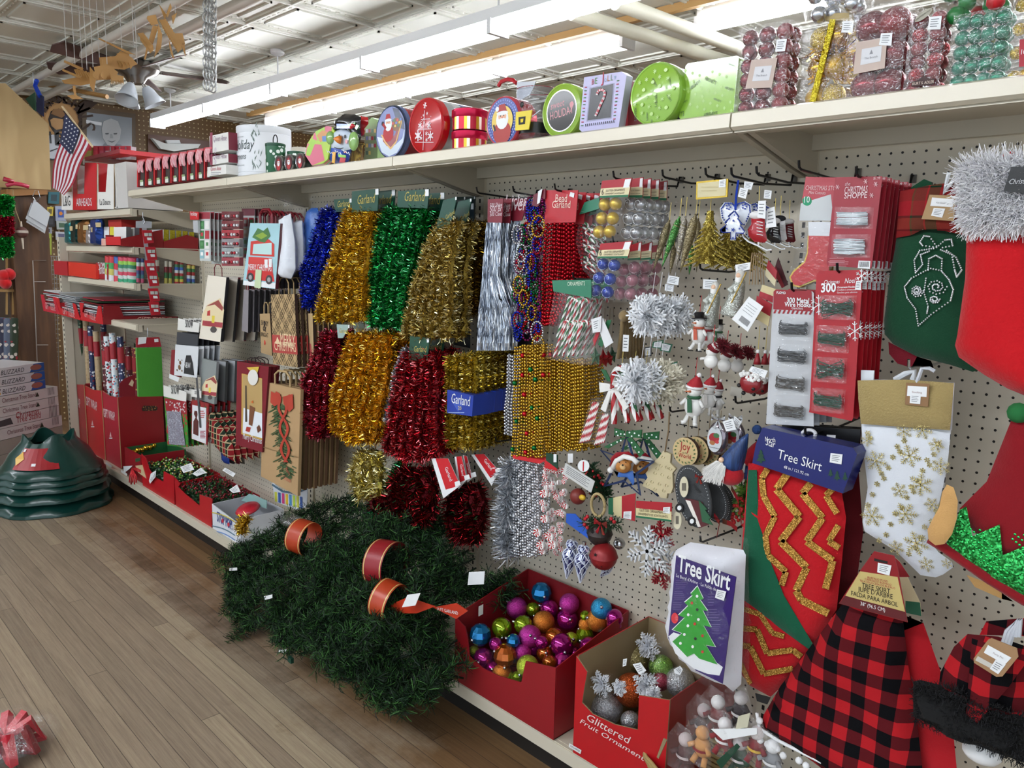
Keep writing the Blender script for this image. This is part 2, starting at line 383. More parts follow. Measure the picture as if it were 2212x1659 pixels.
for i in range(-14,7):
 for j in range(-8,11):
  x,y=i*g,j*g;q=.085;e=.012
  for(a0,a1,c0,c1)in((x+q,x+g-q,y+q,y+q+e),(x+q,x+g-q,y+g-q-e,y+g-q),(x+q,x+q+e,y+q,y+g-q),(x+g-q-e,x+g-q,y+q,y+g-q)):b.box(a0,a1,c0,c1,CEILZ-.011,CEILZ,tin)
  if-8<x<1 and-1<y<5:
   for k in range(8):
    t=.07+k*.07
    b.box(x+t,x+t+.03,y+.04,y+.05,CEILZ-.008,CEILZ,tin);b.box(x+.04,x+.05,y+t,y+t+.03,CEILZ-.008,CEILZ,tin)
  elif(i+j)%2:b.box(x+.2,x+.41,y+.2,y+.41,CEILZ-.009,CEILZ,tin)
struct('ceiling',b)
b=B();b.box(FARX-.1,FARX,-6,8,0,3.1,pegboard('6f5330','c8b78a',.05,.14,1));struct('wall_far',b)
for nm,q in(('wall_rear',(-9,5,6.6,6.7)),('wall_near',(4.4,4.5,-1,8))):
 b=B();b.box(*q,0,3.1,M('b5ad9c',.8));struct(nm,b)
def tube_light(x0,n,y,z,label,group='fluorescent strip lights over the aisle'):
 t=T('fluorescent_light',label,'ceiling light',group);W=M('e9ebee',.4);hs=t.p('housing')
 hs.box(x0,x0+n*S4,y-.065,y+.065,z+.045,z+.1,W);hs.prism([(x0,y-.065,z+.05),(x0,y+.065,z+.05),(x0,y+.03,z+.02),(x0,y-.03,z+.02)],(n*S4,0,0),W)
 for i in range(n):
  for s in(-1,1):
   q=t.p('tube',smooth=40);q.cyl((x0+i*S4+.03,y+s*.045,z),(x0+(i+1)*S4-.03,y+s*.045,z),.019,n=10,m=M('f4f8ff',.5,emit=TUBE_POWER))
 for i in range(n+1):
  q=t.p('lamp_holder');x=x0+i*S4;q.box(x-.014,x+.014,y-.07,y+.07,z-.028,z+.05,W)
  if i%2==0 or i==n:
   q=t.p('suspension_rod');q.cyl((x if i else x+.35,y,z+.1),(x if i else x+.35,y,CEILZ),.006,n=8,m=W)
   q.lathe((x if i else x+.35,y,CEILZ-.045),[(.02,0),(.05,.02),(.055,.044)],W,16)
 return t.end()
tube_light(-7.21,8,1.1,2.75,'long fluorescent strip light whose far end hangs below the fan blade','fluorescent strip lights')
tube_light(-7.3,4,2.35,2.95,'fluorescent strip light ending above the white holiday tin, beside wooden strip','fluorescent strip lights')
tube_light(-1.86,4,2.35,2.95,'fluorescent strip light ending behind the clear boxes of red ornaments','fluorescent strip lights')
tube_light(-7.3,6,-3.2,2.75,'fluorescent strip light over the aisle at left','fluorescent strip lights')
tube_light(-2.4,4,-2.9,2.75,'fluorescent strip light over the near aisle','fluorescent strip lights')
view('A')
b=B();b.box(-7.4,3,2.12,2.16,3.0,3.045,M('a9824c',.6));struct('trim_1',b)
for nm,y0,r,lb in(('conduit_pipe',.05,.03,'painted round conduit pipe on the ceiling, left one of the pair'),('conduit_pipe',.32,.035,'painted round conduit pipe on the ceiling, right one of the pair')):
 b=B();b.cyl((-8.2,y0,2.99),(2.5,y0-.0,2.99),r,n=12,m=M('d0cabf',.5));one(nm,b,lb,'pipe',smooth=60)
for(p,q,lb)in(((1236,28),(1560,130),'lower one'),((1330,5),(1640,120),'upper one')):
 u=atz(p,2.88);v=atz(q,2.88);b=B();b.cyl(u,v+(v-u)*.5,.04,n=14,m=M('e4e2cf',.5));one('sprinkler_pipe',b,'thick cream pipe crossing below the ceiling at right, '+lb,'pipe',smooth=60)
# the gondola shelving
SH=M('cdc5b2',.38);SHD=M('b7ae9b',.45);PB=pegboard('d4ccba','191613');TOPZ,TOPD,DECKZ,DECKD=1.845,.382,.118,.345  # PB: near-black dots paint the shade inside the peg holes
t=T('gondola_shelving','long cream metal shelving run with pegboard back and top shelf','shelving')
for k in range(-1,4):
 x1=-k*S4;x0=x1-S4-(.17 if k==3 else 0)
 q=t.p('back_panel');q.box(x0+.02,x1-.02,0,.012,.13,1.84 if k<3 else 1.72,PB)
 q=t.p('base_deck');q.box(x0,x1,-DECKD,0,DECKZ,DECKZ+.015,SH);q.box(x0+.001,x1-.001,-DECKD-.012,-DECKD,DECKZ-.035,DECKZ+.014,SH)
 q.box(x0+.001,x1-.001,-DECKD-.016,-DECKD-.012,DECKZ-.006,DECKZ+.012,SH)
 q=t.p('kick_plate');q.box(x0+.002,x1-.002,-DECKD+.03,-DECKD+.036,0,DECKZ-.035,M('191614',.5))
def upright(x,z1=1.86):
 q=t.p('upright');q.box(x-.02,x+.02,-.012,.03,0,z1,SH);z=.2
 while z<z1-.03:q.box(x-.004,x+.004,-.0125,-.0119,z,z+.014,M('15110f',.8));z+=.0254
for k in range(0,4):upright(-k*S4)
def shelf(x0,x1,d,z,lip=.04,sides=True,rough=False):
 q=t.p('shelf');th=.03;q.box(x0,x1,-d,-.012,z-.004,z,SH);q.box(x0,x1,-d,-d+.02,z-lip,z-.004,SH);q.box(x0+.02,x1-.02,-d+.06,-d+.1,z-th,z-.004,SH)
 q.box(x0+.02,x1-.02,-.05,-.03,z-.04,z-.004,SH)
 r=t.p('shelf/price_rail');r.prism([(x0,-d-.002,z+.003),(x0,-d-.014,z-.002),(x0,-d-.016,z-.03),(x0,-d-.006,z-.036),(x0,-d-.002,z-.036)],(x1-x0,0,0),M('d8d0bc',.3))
 for x in(x0+.012,x1-.012):
  r=t.p('shelf/bracket');r.prism([(x-.008,-.012,z-.004),(x-.008,-d+.03,z-.004),(x-.008,-d+.03,z-.03),(x-.008,-.1,z-.085),(x-.008,-.012,z-.1)],(.016,0,0),SHD)
for k in range(-1,3):shelf(-(k+1)*S4+.002,-k*S4-.002,TOPD,TOPZ)
LX1=-3*S4+.01;LX0=-4*S4
SHZ=[1.748,1.541,1.341,1.111]
for z in SHZ:shelf(LX0,LX1,.38,z)
q=t.p('end_panel');q.box(-5.08,-5.055,-.34,.0,.13,1.58,SHD)
q=t.p('upright');q.box(-5.10,-5.05,-.39,-.34,0,1.6,SH);z=.2
while z<1.56:q.box(-5.075,-5.06,-.3906,-.39,z,z+.016,M('15110f',.8));z+=.0254*1.3
q=t.p('size_label');view('Y7');q.patch([(975,1465),(1070,1520),(1062,1550),(970,1495)],DECKD+.017,M('e8e8e6'));q.text('XX LARGE',(982,1490),(1058,1535),DECKD+.018,M('222222'))
for px,py in((790,820),(905,880)):
 view('Z3');q=t.p('size_label');q.patch([(px,py),(px+45,py+30),(px+42,py+46),(px-3,py+16)],DECKD+.017,M('e8e8e6'))
gond=t.end((0,0,0))
# helpers for merchandise
RED,DRED,WHITE,KRAFT,BLK=M('c8202a',.4),M('8e1620',.45),M('eef0f2',.5),M('b3946a',.7),M('141416',.4)
CARD=M('e9e7e2',.6);SILVER=M('c9ccd2',.25,1);GOLDM=M('d9b03c',.25,1);WIRE=M('1b1a1c',.35,.6);GREENM=M('1c7a3a',.3)
FILM=film()
def rnd(a,b):return random.uniform(a,b)
def hook(p,d,what,dz=.0,chrome=False,big=False):
 """p: picture point of the hook tip, d: how far it stands out"""
 e=at(p,d);t=T('peg_hook',('chrome' if chrome else 'black')+' wire peg hook holding '+what,'hook');q=t.p('wire');m=M('b9bcc2',.25,1)if chrome else WIRE
 q.tube([(e.x,-.002,e.z+.03),(e.x,-.012,e.z+.03),(e.x,-.02,e.z+.004),(e.x,-d*.5,e.z-.004),(e.x,-d+.01,e.z),(e.x,-d,e.z+.004),(e.x,-d-.004,e.z+.018)],.0028,m)
 r=t.p('back_clip');r.box(e.x-.007,e.x+.007,-.005,-.001,e.z+.014,e.z+.032,SILVER if chrome else M('6a665e',.4));return t.end()
def tagpatch(b,pts,d,text=True):
 """little white price sticker with grey print lines"""
 b.patch(pts,d,WHITE);P=[V(p)for p in[(x,y,0)for x,y in pts]]
 if text:
  for k in range(4):
   f=.18+k*.18;a=P[0].lerp(P[3],f);c=P[1].lerp(P[2],f);a2=a.lerp(c,.15);c2=a.lerp(c,.8-.1*(k%2));h=(P[3]-P[0])*.06
   b.patch([a2[:2],c2[:2],(c2+h)[:2],(a2+h)[:2]],d+.0004,M('7d8084'))
def rowback(t,n,gap,label,group,jx=.002,jz=.002,dx=0,dz=0):
 for k in range(1,n+1):t.copy((dx*k+rnd(-jx,jx),gap*k,dz*k+rnd(-jz,jz)),label,group)
def rect(x0,y0,x1,y1):return[(x0,y0),(x1,y0),(x1,y1),(x0,y1)]
def lines(b,x0,y0,x1,y1,n,d,m,f=.5,r=None):
 rr=random.Random(int(x0+y0))
 for k in range(n):
  y=y0+(y1-y0)*k/n;xa=x0+(x1-x0)*rr.uniform(0,.08);xb=x1-(x1-x0)*rr.uniform(0,.3);b.patch(rect(xa,y,xb,y+(y1-y0)/n*f),d,m)
# left bay: trays, ribbons, gift wrap
def xslab(b,pts,X,th,m,ms=None):b.prism([atx(p,X)for p in pts],(-th,0,0),m,ms)
view('Z1');F1=.365
def openbox(name,label,x0,x1,ytop,ybot,m,inner,notch=None,depth=.3,d=F1,z0=None,text=None,cat='box',flap=None):
 t=T(name,label,cat);b=t.p('carton');a=at((x0,ybot),d);c=at((x1,ytop),d);z0=a.z if z0 is None else z0;y0=-d;y1=y0+depth;h=c.z;th=.004
 if notch:b.slab([(x0,ytop),(x0+(x1-x0)*notch[0],ytop),(x0+(x1-x0)*notch[1],ytop+(ybot-ytop)*notch[2]),(x0+(x1-x0)*notch[3],ytop+(ybot-ytop)*notch[2]),(x0+(x1-x0)*notch[4],ytop),(x1,ytop),(x1,ybot),(x0,ybot)],d,th,m,inner)
 else:b.slab([(x0,ytop),(x1,ytop),(x1,ybot),(x0,ybot)],d,th,m)
 b.box(a.x,a.x+th,y0+th,y1,z0,h,m);b.box(c.x-th,c.x,y0+th,y1,z0,h,m);b.box(a.x,c.x,y1-th,y1,z0,h,m);b.box(a.x,c.x,y0+th,y1,z0,z0+th,m)
 b.box(a.x+th,a.x+th+.001,y0+th,y1-th,z0+th,h-.001,inner);b.box(c.x-th-.001,c.x-th,y0+th,y1-th,z0+th,h-.001,inner);b.box(a.x+th,c.x-th,y1-th-.001,y1-th,z0+th,h-.001,inner)
 if text:b.text(text,(x0+(x1-x0)*.15,ybot-30),(x1-(x1-x0)*.2,ybot-32),d+.001,WHITE if m is not CARD else M('4a4a4c'))
 return t
openbox('display_carton','white carton with kraft inside left of red carton',460,543,1230,1568,CARD,KRAFT,(.1,.15,.6,.9,.95),text='L&G').end()
openbox('display_carton','tall red carton with window standing on the top left shelf',545,722,1215,1568,RED,KRAFT,(.14,.18,.66,.47,.5),text='AIRHEADS').end()
openbox('display_carton','white carton with torn front edge right of red carton',728,850,1225,1562,CARD,KRAFT,(.02,.05,.62,.5,.62),text='La Douce',depth=.1).end()
b=B();a=at((850,1560),.355);b.box(a.x,a.x+.24,-.355,-.05,a.z,at((850,1225),.355).z,M('c9c6c2',.6));one('display_carton',b,'large plain white carton, shade painted grey, ending the top left shelf row','box')  # white carton; its shaded side is put into the colour as pale grey
t=T('carton','long flat red carton lying on top of the display cartons','box');b=t.p('box');a=at((650,1215),.3);c=at((1185,1108),.3)
b.box(a.x,a.x+.62,-.3,-.02,a.z+.01,a.z+.035,RED);b.box(a.x-.02,a.x+.62,-.305,-.3,a.z+.012,a.z+.035,DRED);t.end()
for k,(cx,col)in enumerate([(655,'9aa84a'),(700,'c2304a'),(745,'b8506a'),(790,'c8ccd0'),(825,'b84050'),(860,'d0d4d8'),(905,'c0c4c8'),(950,'d2d6da')]):
 b=B();b.slab(rect(cx-28,1095,cx+28,1190),.28-.01*k,.03,M(col,.5));b.patch(rect(cx-28,1090,cx+28,1125),.282-.01*k,M('b22a3e'));one('gift_packet',b,['yellow green','crimson','rose pink','silver white','brick red','pale grey','dull silver','whitish'][k]+' gift packet on the long red carton top','packet','packets on top of the red carton')
view('X4')
for k in range(9):
 x0=70+k*80;x1=x0+74;y0=735-k*15;y1=992-k*10.5;d=.345
 t=T('tassel_box','red window box of pink tassels, '+('first at the shelf end','second from shelf end','third from shelf end','fourth from shelf end','middle of the row of nine','fourth left of white boxes','third left of white boxes','second left of white boxes','next to stacked white boxes')[k],'box','red tassel boxes on the top shelf')
 b=t.p('box');b.slab([(x0,y0),(x0+10,y0-2),(x0+10,y1),(x0,y1)],d,.2,RED,DRED);b.slab([(x0+10,y0-2),(x1,y0-8),(x1,y1-6),(x0+10,y1)],d-.012,.19,M('39302c',.5),DRED);b.slab([(x0+10,y0-2),(x1,y0-8),(x1,y0+12),(x0+10,y0+16)],d-.002,.01,M('d0606a'))
 b.patch([(x0+18,y1-50),(x1-14,y1-54),(x1-14,y1-14),(x0+18,y1-10)],d-.01,M('e9efe4'));b.patch([(x0+22,y1-66),(x1-18,y1-70),(x1-18,y1-50),(x0+22,y1-46)],d-.009,M('98b07e'))
 q=t.p('tassels')
 for j in range(10):
  e=at((x0+20+j*4.5,y0+12),d-.005);q.tube([e,e+V((rnd(-.004,.004),-.008,-.025)),e+V((rnd(-.006,.006),-.004,-.05-.01*sin(j)))],.0045,M(('e8a8ae','f0d0d2','d8808c')[j%3],.6),5)
 t.end()
def stackbox(label,px0,px1,y0,y1,d,dep,extra):
 t=T('confection_box',label,'box','stacked white and maroon boxes');b=t.p('box');a=at((px0,y1),d);c=at((px1,y0),d);b.box(a.x,c.x,-d,-d+dep,a.z,c.z,CARD)
 w=px1-px0;b.patch([(px0,y0+6),(px0+w*.14,y0+3),(px0+w*.14,y1),(px0,y1)],d+.0006,M('8f3b52'));b.box(c.x,c.x+.0008,-d,-d+.05,a.z,c.z,M('7c2438'))
 b.text('Queen Anne',(px0+w*.2,y0+(y1-y0)*.45),(px0+w*.92,y0+(y1-y0)*.4),d,M('8a6a86'),1.3,.3)
 b.ball(at((px0+w*.3,y1-30),d),.012,M('cfc6cc'),12,(1,.1,1));t.end()
stackbox('topmost white and maroon confection box beside the white tin',768,942,465,668,.34,.2,0);stackbox('second white and maroon confection box under the topmost',768,942,672,782,.34,.2,0)
t=T('confection_tray','white open tray under the stacked confection boxes','tray');b=t.p('tray');a=at((745,900),.355);c=at((920,775),.355);b.box(a.x,c.x,-.355,-.12,a.z+.005,c.z,CARD);b.text('Queen Anne',(775,835),(875,830),.3555,M('c05060'),1.2,.3);lines(b,770,850,880,880,2,.3555,M('9a9aa0'));t.end()
view('Z2');SZ2=SHZ[1]
for k,(x0,x1,y0,y1,col,lb)in enumerate([(512,552,335,508,'2f7f84','teal'),(556,606,322,508,'0f3f40','dark metallic teal'),(612,668,328,510,'9a6a3c','bronze brown'),(672,700,345,514,'c9c4c8','silver white'),(704,764,308,516,'2c4a9a','bright blue')]):
 t=T('foil_gift_bag',lb+' foil gift bag standing on the second left shelf','gift bag','foil gift bags on the left shelf');b=t.p('bag');b.puff([(x0,y0+30),(x0+6,y0),(x1-4,y0),(x1,y0+30),(x1+3,y1),(x0-2,y1)],.34,.03,M(col,.3,.7),.02,.02,wob=.006);b.patch([(x0+8,y0+40),(x1-10,y0+40),(x1-10,y0+75),(x0+8,y0+75)],.372,M('c9b48a'));t.end()
t=T('candy_box','red topped box with yellow panel on the second left shelf','box');b=t.p('box');a=at((815,470),.33);c=at((905,325),.33);b.box(a.x,c.x,-.33,-.2,a.z-.02,c.z,M('b0281f'));b.patch(rect(820,380,860,462),.3306,M('d8cf3c'));b.patch(rect(862,380,903,465),.3306,M('d2382c'));b.patch(rect(775,380,815,462),.3306,WHITE);t.end()
b=B();b.slab(rect(757,468,900,520),.375,.05,M('e8b8a8',.4));b.patch(rect(765,475,895,512),.3756,streaks('f0d0c4','d86a5a',60,2));one('cardboard_tray',b,'low pink display tray at the front of second left shelf','tray')
XS=-3*S4+.012
def tray(label,pts,th=.24,nm='cardboard_tray',m=None):
 b=B();P=[atx(p,XS-.004)for p in pts];b.prism(P,(-.004,0,0),m or M('8e151b',.45));y0=min(p.y for p in P);y1=max(p.y for p in P);z0=min(p.z for p in P)+.004;z1=min(sorted([p.z for p in P])[-2:])
 b.box(XS-.008-th,XS-.009,y0,y1,z0,z0+.004,DRED);b.box(XS-.008-th,XS-.009,y0,y0+.004,z0,z0+.05,RED);b.box(XS-.008-th,XS-.004-th,y0,y1,z0,z0+.06,DRED);one(nm,b,label,'tray')
view('Z2');tray('dark red slanted tray of silver ribbon bows',[(902,470),(1215,400),(1218,538),(902,525)]);tray('dark red slanted tray of gold ribbon bows',[(1222,490),(1395,440),(1480,465),(1480,560),(1222,540)],.24)
for k in range(7):
 x=(942,1003,1222,1268,1315,1362,1412)[k];y0=(380,386,400,404,407,412,418)[k];gold=k>1
 b=B();P=[atx(p,XS-.02)for p in[(x,y0),(x+38,y0+2),(x+38,y0+100),(x,y0+96)]];b.prism(P,(-.2,0,0),glitter('a89a20','e8dc50')if gold else M('8e9096',.3,.8),M('e8e8e6'))
 one('ribbon_pack',b,('gold glitter' if gold else 'silver')+' ribbon pack, '+('left one','right one','leftmost','second','third','fourth','last')[k]+' of its tray','ribbon pack',('gold' if gold else 'silver')+' ribbon packs')
view('Z2');t=T('long_carton','bright red long carton lying at left on the third shelf','box');b=t.p('box')
a=at((407,735),.40);c=at((500,640),.40);b.box(a.x,c.x,-.4,-.3,a.z,c.z,M('b01c26'));b=t.p('sleeve',label='lighter glossy red front');b.slab([(510,642),(715,660),(718,770),(512,742)],.402,.1,M('e0382c',.25));t.end()
b=B();b.slab([(717,648),(808,660),(808,775),(718,765)],.385,.12,M('9c1420'));b.text('FLOMO',(735,690),(795,694),.386,WHITE,1.2);b.text('Holiday',(733,735),(805,728),.386,WHITE,1.5,.4);one('ribbon_carton',b,'small dark red printed carton left of the ribbon rolls','box')
rolls=[(812,838,600,780,0),(842,870,600,782,0),(880,908,605,788,1),(914,946,606,790,2),(948,978,608,792,2),(980,1010,610,792,2),(1018,1046,615,795,3),(1048,1078,616,797,3),(1225,1252,636,806,4),(1256,1284,638,808,4),(1302,1334,638,812,5),(1337,1370,640,814,5),(1393,1424,642,816,6),(1428,1456,644,820,6),(1160,1190,630,800,4)]
cols=[['c4343c','3f9a54','c8c060','d8dade'],['3a66b0','c42a3a','b8b4c0','d04050'],['c4405a','8cc04a','2c7a5c','a8b8ae','c43c54','c8d0cc','2f9a70'],['26386c','b8c4c4','a82840','30386c','2c6a70','a84060'],['c8c4b4','7c2026','2a6a34','b8b050'],['9c2c2c','3c7a50','2c5cb4','c8d0d0','9c282c','30803c','c8b848','a8242c'],['b02c2c','c8b858','34743c','a82a2a','c0ccd4','30509c','3a7a5c']]
desc=['green and gold banded','blue and red patterned','pink and lime banded','navy and teal banded','dull red and green','rainbow banded','multicolour banded']
for k,(x0,x1,y0,y1,c)in enumerate(rolls):
 front=x1<1015;pt=(lambda p:at(p,.36))if front else(lambda p:atx(p,XS-.03));a=pt(((x0+x1)/2,y1));e=pt(((x0+x1)/2,y0));r=(pt((x1,y1))-pt((x0,y1))).length/2
 b=B();n=len(cols[c])
 for j in range(n):b.cyl(e.lerp(a,j/n),e.lerp(a,(j+1)/n),r*.96,n=12,m=M(cols[c][j],.3))
 one('ribbon_roll',b,desc[c]+' ribbon roll, '+('standing','second','slim','left','middle','right','left','right','left','right','left','right','left','last right','darkest')[k]+' one on the third left shelf','ribbon roll','ribbon rolls on the third shelf',50)
GT=M('a01620',.4)
view('Z2')
for k,(pts,win,txt_)in enumerate([([(302,885),(405,905),(448,1035),(325,1008)],[(330,900),(400,915),(410,985),(345,968)],((340,990),(415,1010))),([(408,905),(560,955),(600,1078),(450,1035)],[(440,920),(550,960),(555,1032),(452,988)],((470,1030),(560,1060))),([(592,945),(752,972),(770,1110),(606,1078)],[(610,955),(718,988),(716,1055),(612,1018)],((630,1050),(715,1085)))]):
 d=.44;P=[at(p,d)for p in pts];t=T('gift_tissue_tray',('leftmost','middle','corner')[k]+' red gift tissue tray on the fourth left shelf','tray','gift tissue trays');b=t.p('tray');W_=[at(p,d)for p in win]
 b.prism([P[0],P[0].lerp(P[1],.2),W_[3].lerp(W_[0],0),W_[2],P[1].lerp(P[0],.12),P[1],P[2],P[3]],(0,.004,0),M('c8283c',.35)if k<1 else RED)
 x0,x1=P[3].x,P[2].x;z0=min(P[2].z,P[3].z)+.01;b.box(x0,x1,-d+.004,-.05,z0,z0+.004,GT);b.box(x0,x0+.004,-d+.004,-.06,z0,z0+.06,RED)
 if k<2:b.box(x1-.006,x1-.002,-d+.004,-.06,z0,z0+.07,RED)
 b.text('GIFT TISSUE',txt_[0],txt_[1],d+.001,M('e8b0b0'),1.4)
 if k==2:
  X=P[2].x+.002;b=t.p('side_panel');b.prism([atx(p,X)for p in[(772,965),(890,968),(925,1050),(1345,1050),(1372,982),(1490,985),(1490,1110),(772,1110)]],(-.004,0,0),M('86101a',.4));b.text('GIFT TISSUE',(1022,1096),(1282,1096),X,M('e0b8a8'),1.25,.2,.001,'x')
  b.text('C',(1430,1025),(1445,1025),X,WHITE,1,0,.001,'x')
 t.end();xm=(x0+x1)/2;rr=random.Random(k)
 for j in range(12):
  z=z0+.012+j*.011;b=B();w_=(x1-x0)*.44;y0=-d+.02+rr.uniform(-.015,.01)-(.02 if j>8 else 0);pts_=[(xm-w_,y0,z),(xm+w_,y0+rr.uniform(-.02,.02),z+rr.uniform(-.002,.004)),(xm+w_,-.07,z),(xm-w_,-.07,z)]
  b.prism(pts_,(0,0,.006),M(('b9bfc4','c8ccd0','8c2a34','a8b0b4','dfe2e4','365840')[(j*(k+2))%6]if k<2 or j<9 else('7c1c2a','2c5038','a43044')[j%3],.25),None)
  one('tissue_pack',b,('silvery clear gift tissue pack in the leftmost tray','silvery clear gift tissue pack in the middle tray','dark red or green gift tissue pack stacked in the corner tray')[k],'tissue pack',('tissue packs in leftmost tray','tissue packs in middle tray','tissue packs in corner tray')[k])
view('Z3')
for k,(pts,tx,tx2)in enumerate([([(498,218),(625,245),(660,712),(535,660)],((520,375),(602,422)),0),([(630,250),(755,290),(790,772),(650,705)],((643,395),(727,442)),0),([(762,290),(875,340),(895,835),(800,765)],((775,485),(860,515)),0)]):
 d=.335-.008*k;P=[at(p,d)for p in pts];z0=DECKZ+.016;x0=P[0].x;x1=P[1].x;xb0,xb1=x0+.0,x1-.0
 t=T('gift_wrap_bin',('rear left','middle','right-hand corner')[k]+' tall red cardboard gift wrap bin','bin','gift wrap bins on the deck');b=t.p('front_panel');m=(M('a81824',.35),M('bb1a24',.35),M('a81c30',.3))[k]
 b.prism([P[0],P[0].lerp(P[1],.5)-V((0,0,.012)),P[1],V((P[1].x,-d,z0)),V((P[0].x,-d,z0))],(0,.005,0),m,KRAFT);b.text('GIFT WRAP',tx[0],tx[1],d+.001,M('f0d8d8'),1.9);b.text('holiday',(tx[0][0],tx[0][1]-38),(tx[0][0]+30,tx[0][1]-28),d+.001,M('d89aa0'),1.2)
 tp=((575,550),(690,560),(825,645))[k];b.patch([(tp[0],tp[1]-50),(tp[0]+8,tp[1]-10),(tp[0]-8,tp[1]-12)],d+.001,M('e8b8b8'));b.patch(rect(tp[0]-10,tp[1]-4,tp[0]+14,tp[1]+3),d+.001,WHITE)
 b=t.p('side_panels');zt=P[1].z;b.box(x0,x0+.005,-d+.005,-.04,z0,zt,GT);b.box(x0+.005,x1-.005,-.045,-.04,z0,zt,GT);b.box(x0,x1,-d+.005,-.04,z0,z0+.005,GT)
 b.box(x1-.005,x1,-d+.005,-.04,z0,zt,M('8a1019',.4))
 if k==2:b.prism([atx(p,x1+.001)for p in[(1065,410),(1075,402),(1165,404),(1178,415),(1172,438),(1065,442),(1060,425)]],(.0006,0,0),printed('2a1a14','c89048','7c4030',150))
 t.end()
 nr=6;rr=random.Random(5+k)
 for j in range(9 if k==2 else 6):
  jx,jy=j%3,j//3;xx=x0+.03+jx*(x1-x0-.06)/2;yy=-d+.045+jy*(.085 if k==2 else .11);r=.019;top=.97+rr.uniform(-.04,.06)-.03*jy;lean=rr.uniform(-.012,.012)*(0 if jx==2 else 1)-(.05 if(k==0 and jx==0)else 0)
  pat=[('5c1420','e8e2d8','1f2a44'),('e8eef2','c62a30','7cb0d0'),('7a1824','e0b860','1c1a18'),('24305a','e8ecf4','8a2030'),('2c4a30','8e9a80','4a2a20'),('b8a07c','a48a64','c2ac88'),('e4eef4','1a2430','c83040')]
  c=pat[(j*2+k*3)%7]if not(k==0 and j==1)else pat[4];c=pat[5]if(k==0 and j==2)else c
  t=T('wrapping_paper_roll','roll of wrapping paper standing in the '+('rear left','middle','right-hand corner')[k]+' bin, '+('front','middle','back')[jy]+' row, '+('left','centre','right')[jx],'wrapping paper','rolls of wrapping paper in the bins');b=t.p('paper');p0=V((xx,yy,z0+.008));p1=V((xx+lean*3,yy,top+(.0 if k else .04)))
  b.cyl(p0,p1,r,n=14,m=printed(c[0],c[1],c[2],55+10*(j%3)));b.cyl(p1,p1+V((0,0,.0006)),r*.75,n=12,m=M('d8cfc0'))
  q=t.p('paper_band',label='red paper band');q.cyl(p0.lerp(p1,.80),p0.lerp(p1,.92),r+.0008,n=14,m=M('a01c28',.4),caps=False);t.end()
b=B();X=-3*S4-.10;b.prism([atx(p,-4.0)for p in[(892,335),(892,238),(930,200),(1010,168),(1010,335)]],(-.004,0,0),M('7e1422',.45));b.prism([atx(p,-3.999)for p in[(960,245),(985,205),(1000,225),(990,260)]],(.0006,0,0),M('d8c0a0'));one('display_sign',b,'small curved dark red sign standing in the corner bin','sign')
view('Z2');t=T('clip_strip','clear clip strip hanging from the top left shelf corner','display strip');X=XS+.03
q=t.p('hook');e=atx((1066,272),X);q.tube([e,e+V((0,0,-.03)),e+V((.004,.008,-.05)),e+V((0,0,-.062))],.002,SILVER);q=t.p('header');q.prism([atx(p,X)for p in[(1015,338),(1060,335),(1070,325),(1082,335),(1134,342),(1134,390),(1015,388)]],(-.002,0,0),M('b8bcc4',.2))
q=t.p('strip');q.prism([atx(p,X)for p in[(1060,390),(1095,390),(1150,1010),(1130,1010)]],(-.001,0,0),M('a8acb2',.3));t.end()
for k,(x,y)in enumerate([(1060,405),(1085,530),(1080,630),(1100,725),(1105,840),(1110,940)]):
 t=T('gift_tag_pack','red pack on the clip strip, '+('topmost','second from top','third from top','fourth from top','fifth from top','lowest')[k],'packet','red packs on the clip strip');b=t.p('card');b.prism([atx(p,X+.03)for p in[(x,y),(x+75,y),(x+90,y+95),(x+20,y+100)]],(-.006,0,0),M('b82230',.35));q=t.p('blister');q.prism([atx(p,X+.036)for p in[(x+20,y+22),(x+45,y+22),(x+45,y+45),(x+22,y+45)]],(-.008,0,0),M('c8ccc8',.2));q.prism([atx(p,X+.036)for p in[(x+50,y+22),(x+72,y+22),(x+74,y+45),(x+50,y+45)]],(-.008,0,0),M('b8c0bc',.2))
 q=t.p('price_sticker');q.prism([atx(p,X+.0365)for p in[(x+38,y+55),(x+70,y+55),(x+74,y+75),(x+42,y+75)]],(-.002,0,0),WHITE);t.end()
t=T('tissue_pack','large bright green tissue pack hanging below the gift tissue tray','tissue pack');X=XS+.05;b=t.p('header');b.prism([atx(p,X)for p in[(1020,1210),(1190,1205),(1205,1275),(1020,1280)]],(-.012,0,0),M('9c1a28'));q=t.p('price_tag');q.prism([atx(p,X+.002)for p in[(1035,1205),(1095,1203),(1090,1250),(1030,1260)]],(-.001,0,0),WHITE);q.prism([atx(p,X+.002)for p in[(1152,1218),(1182,1216),(1184,1240),(1154,1242)]],(-.001,0,0),WHITE)
b=t.p('folded_tissue');b.prism([atx(p,X)for p in[(1020,1285),(1205,1278),(1220,1645),(1035,1650)]],(-.02,0,0),cloth('3f8a2c','4f9c38',60,.5));q=t.p('hook');e=atx((1102,1135),X-.01);q.tube([e,e+V((0,0,-.05))],.002,SILVER);t.end()
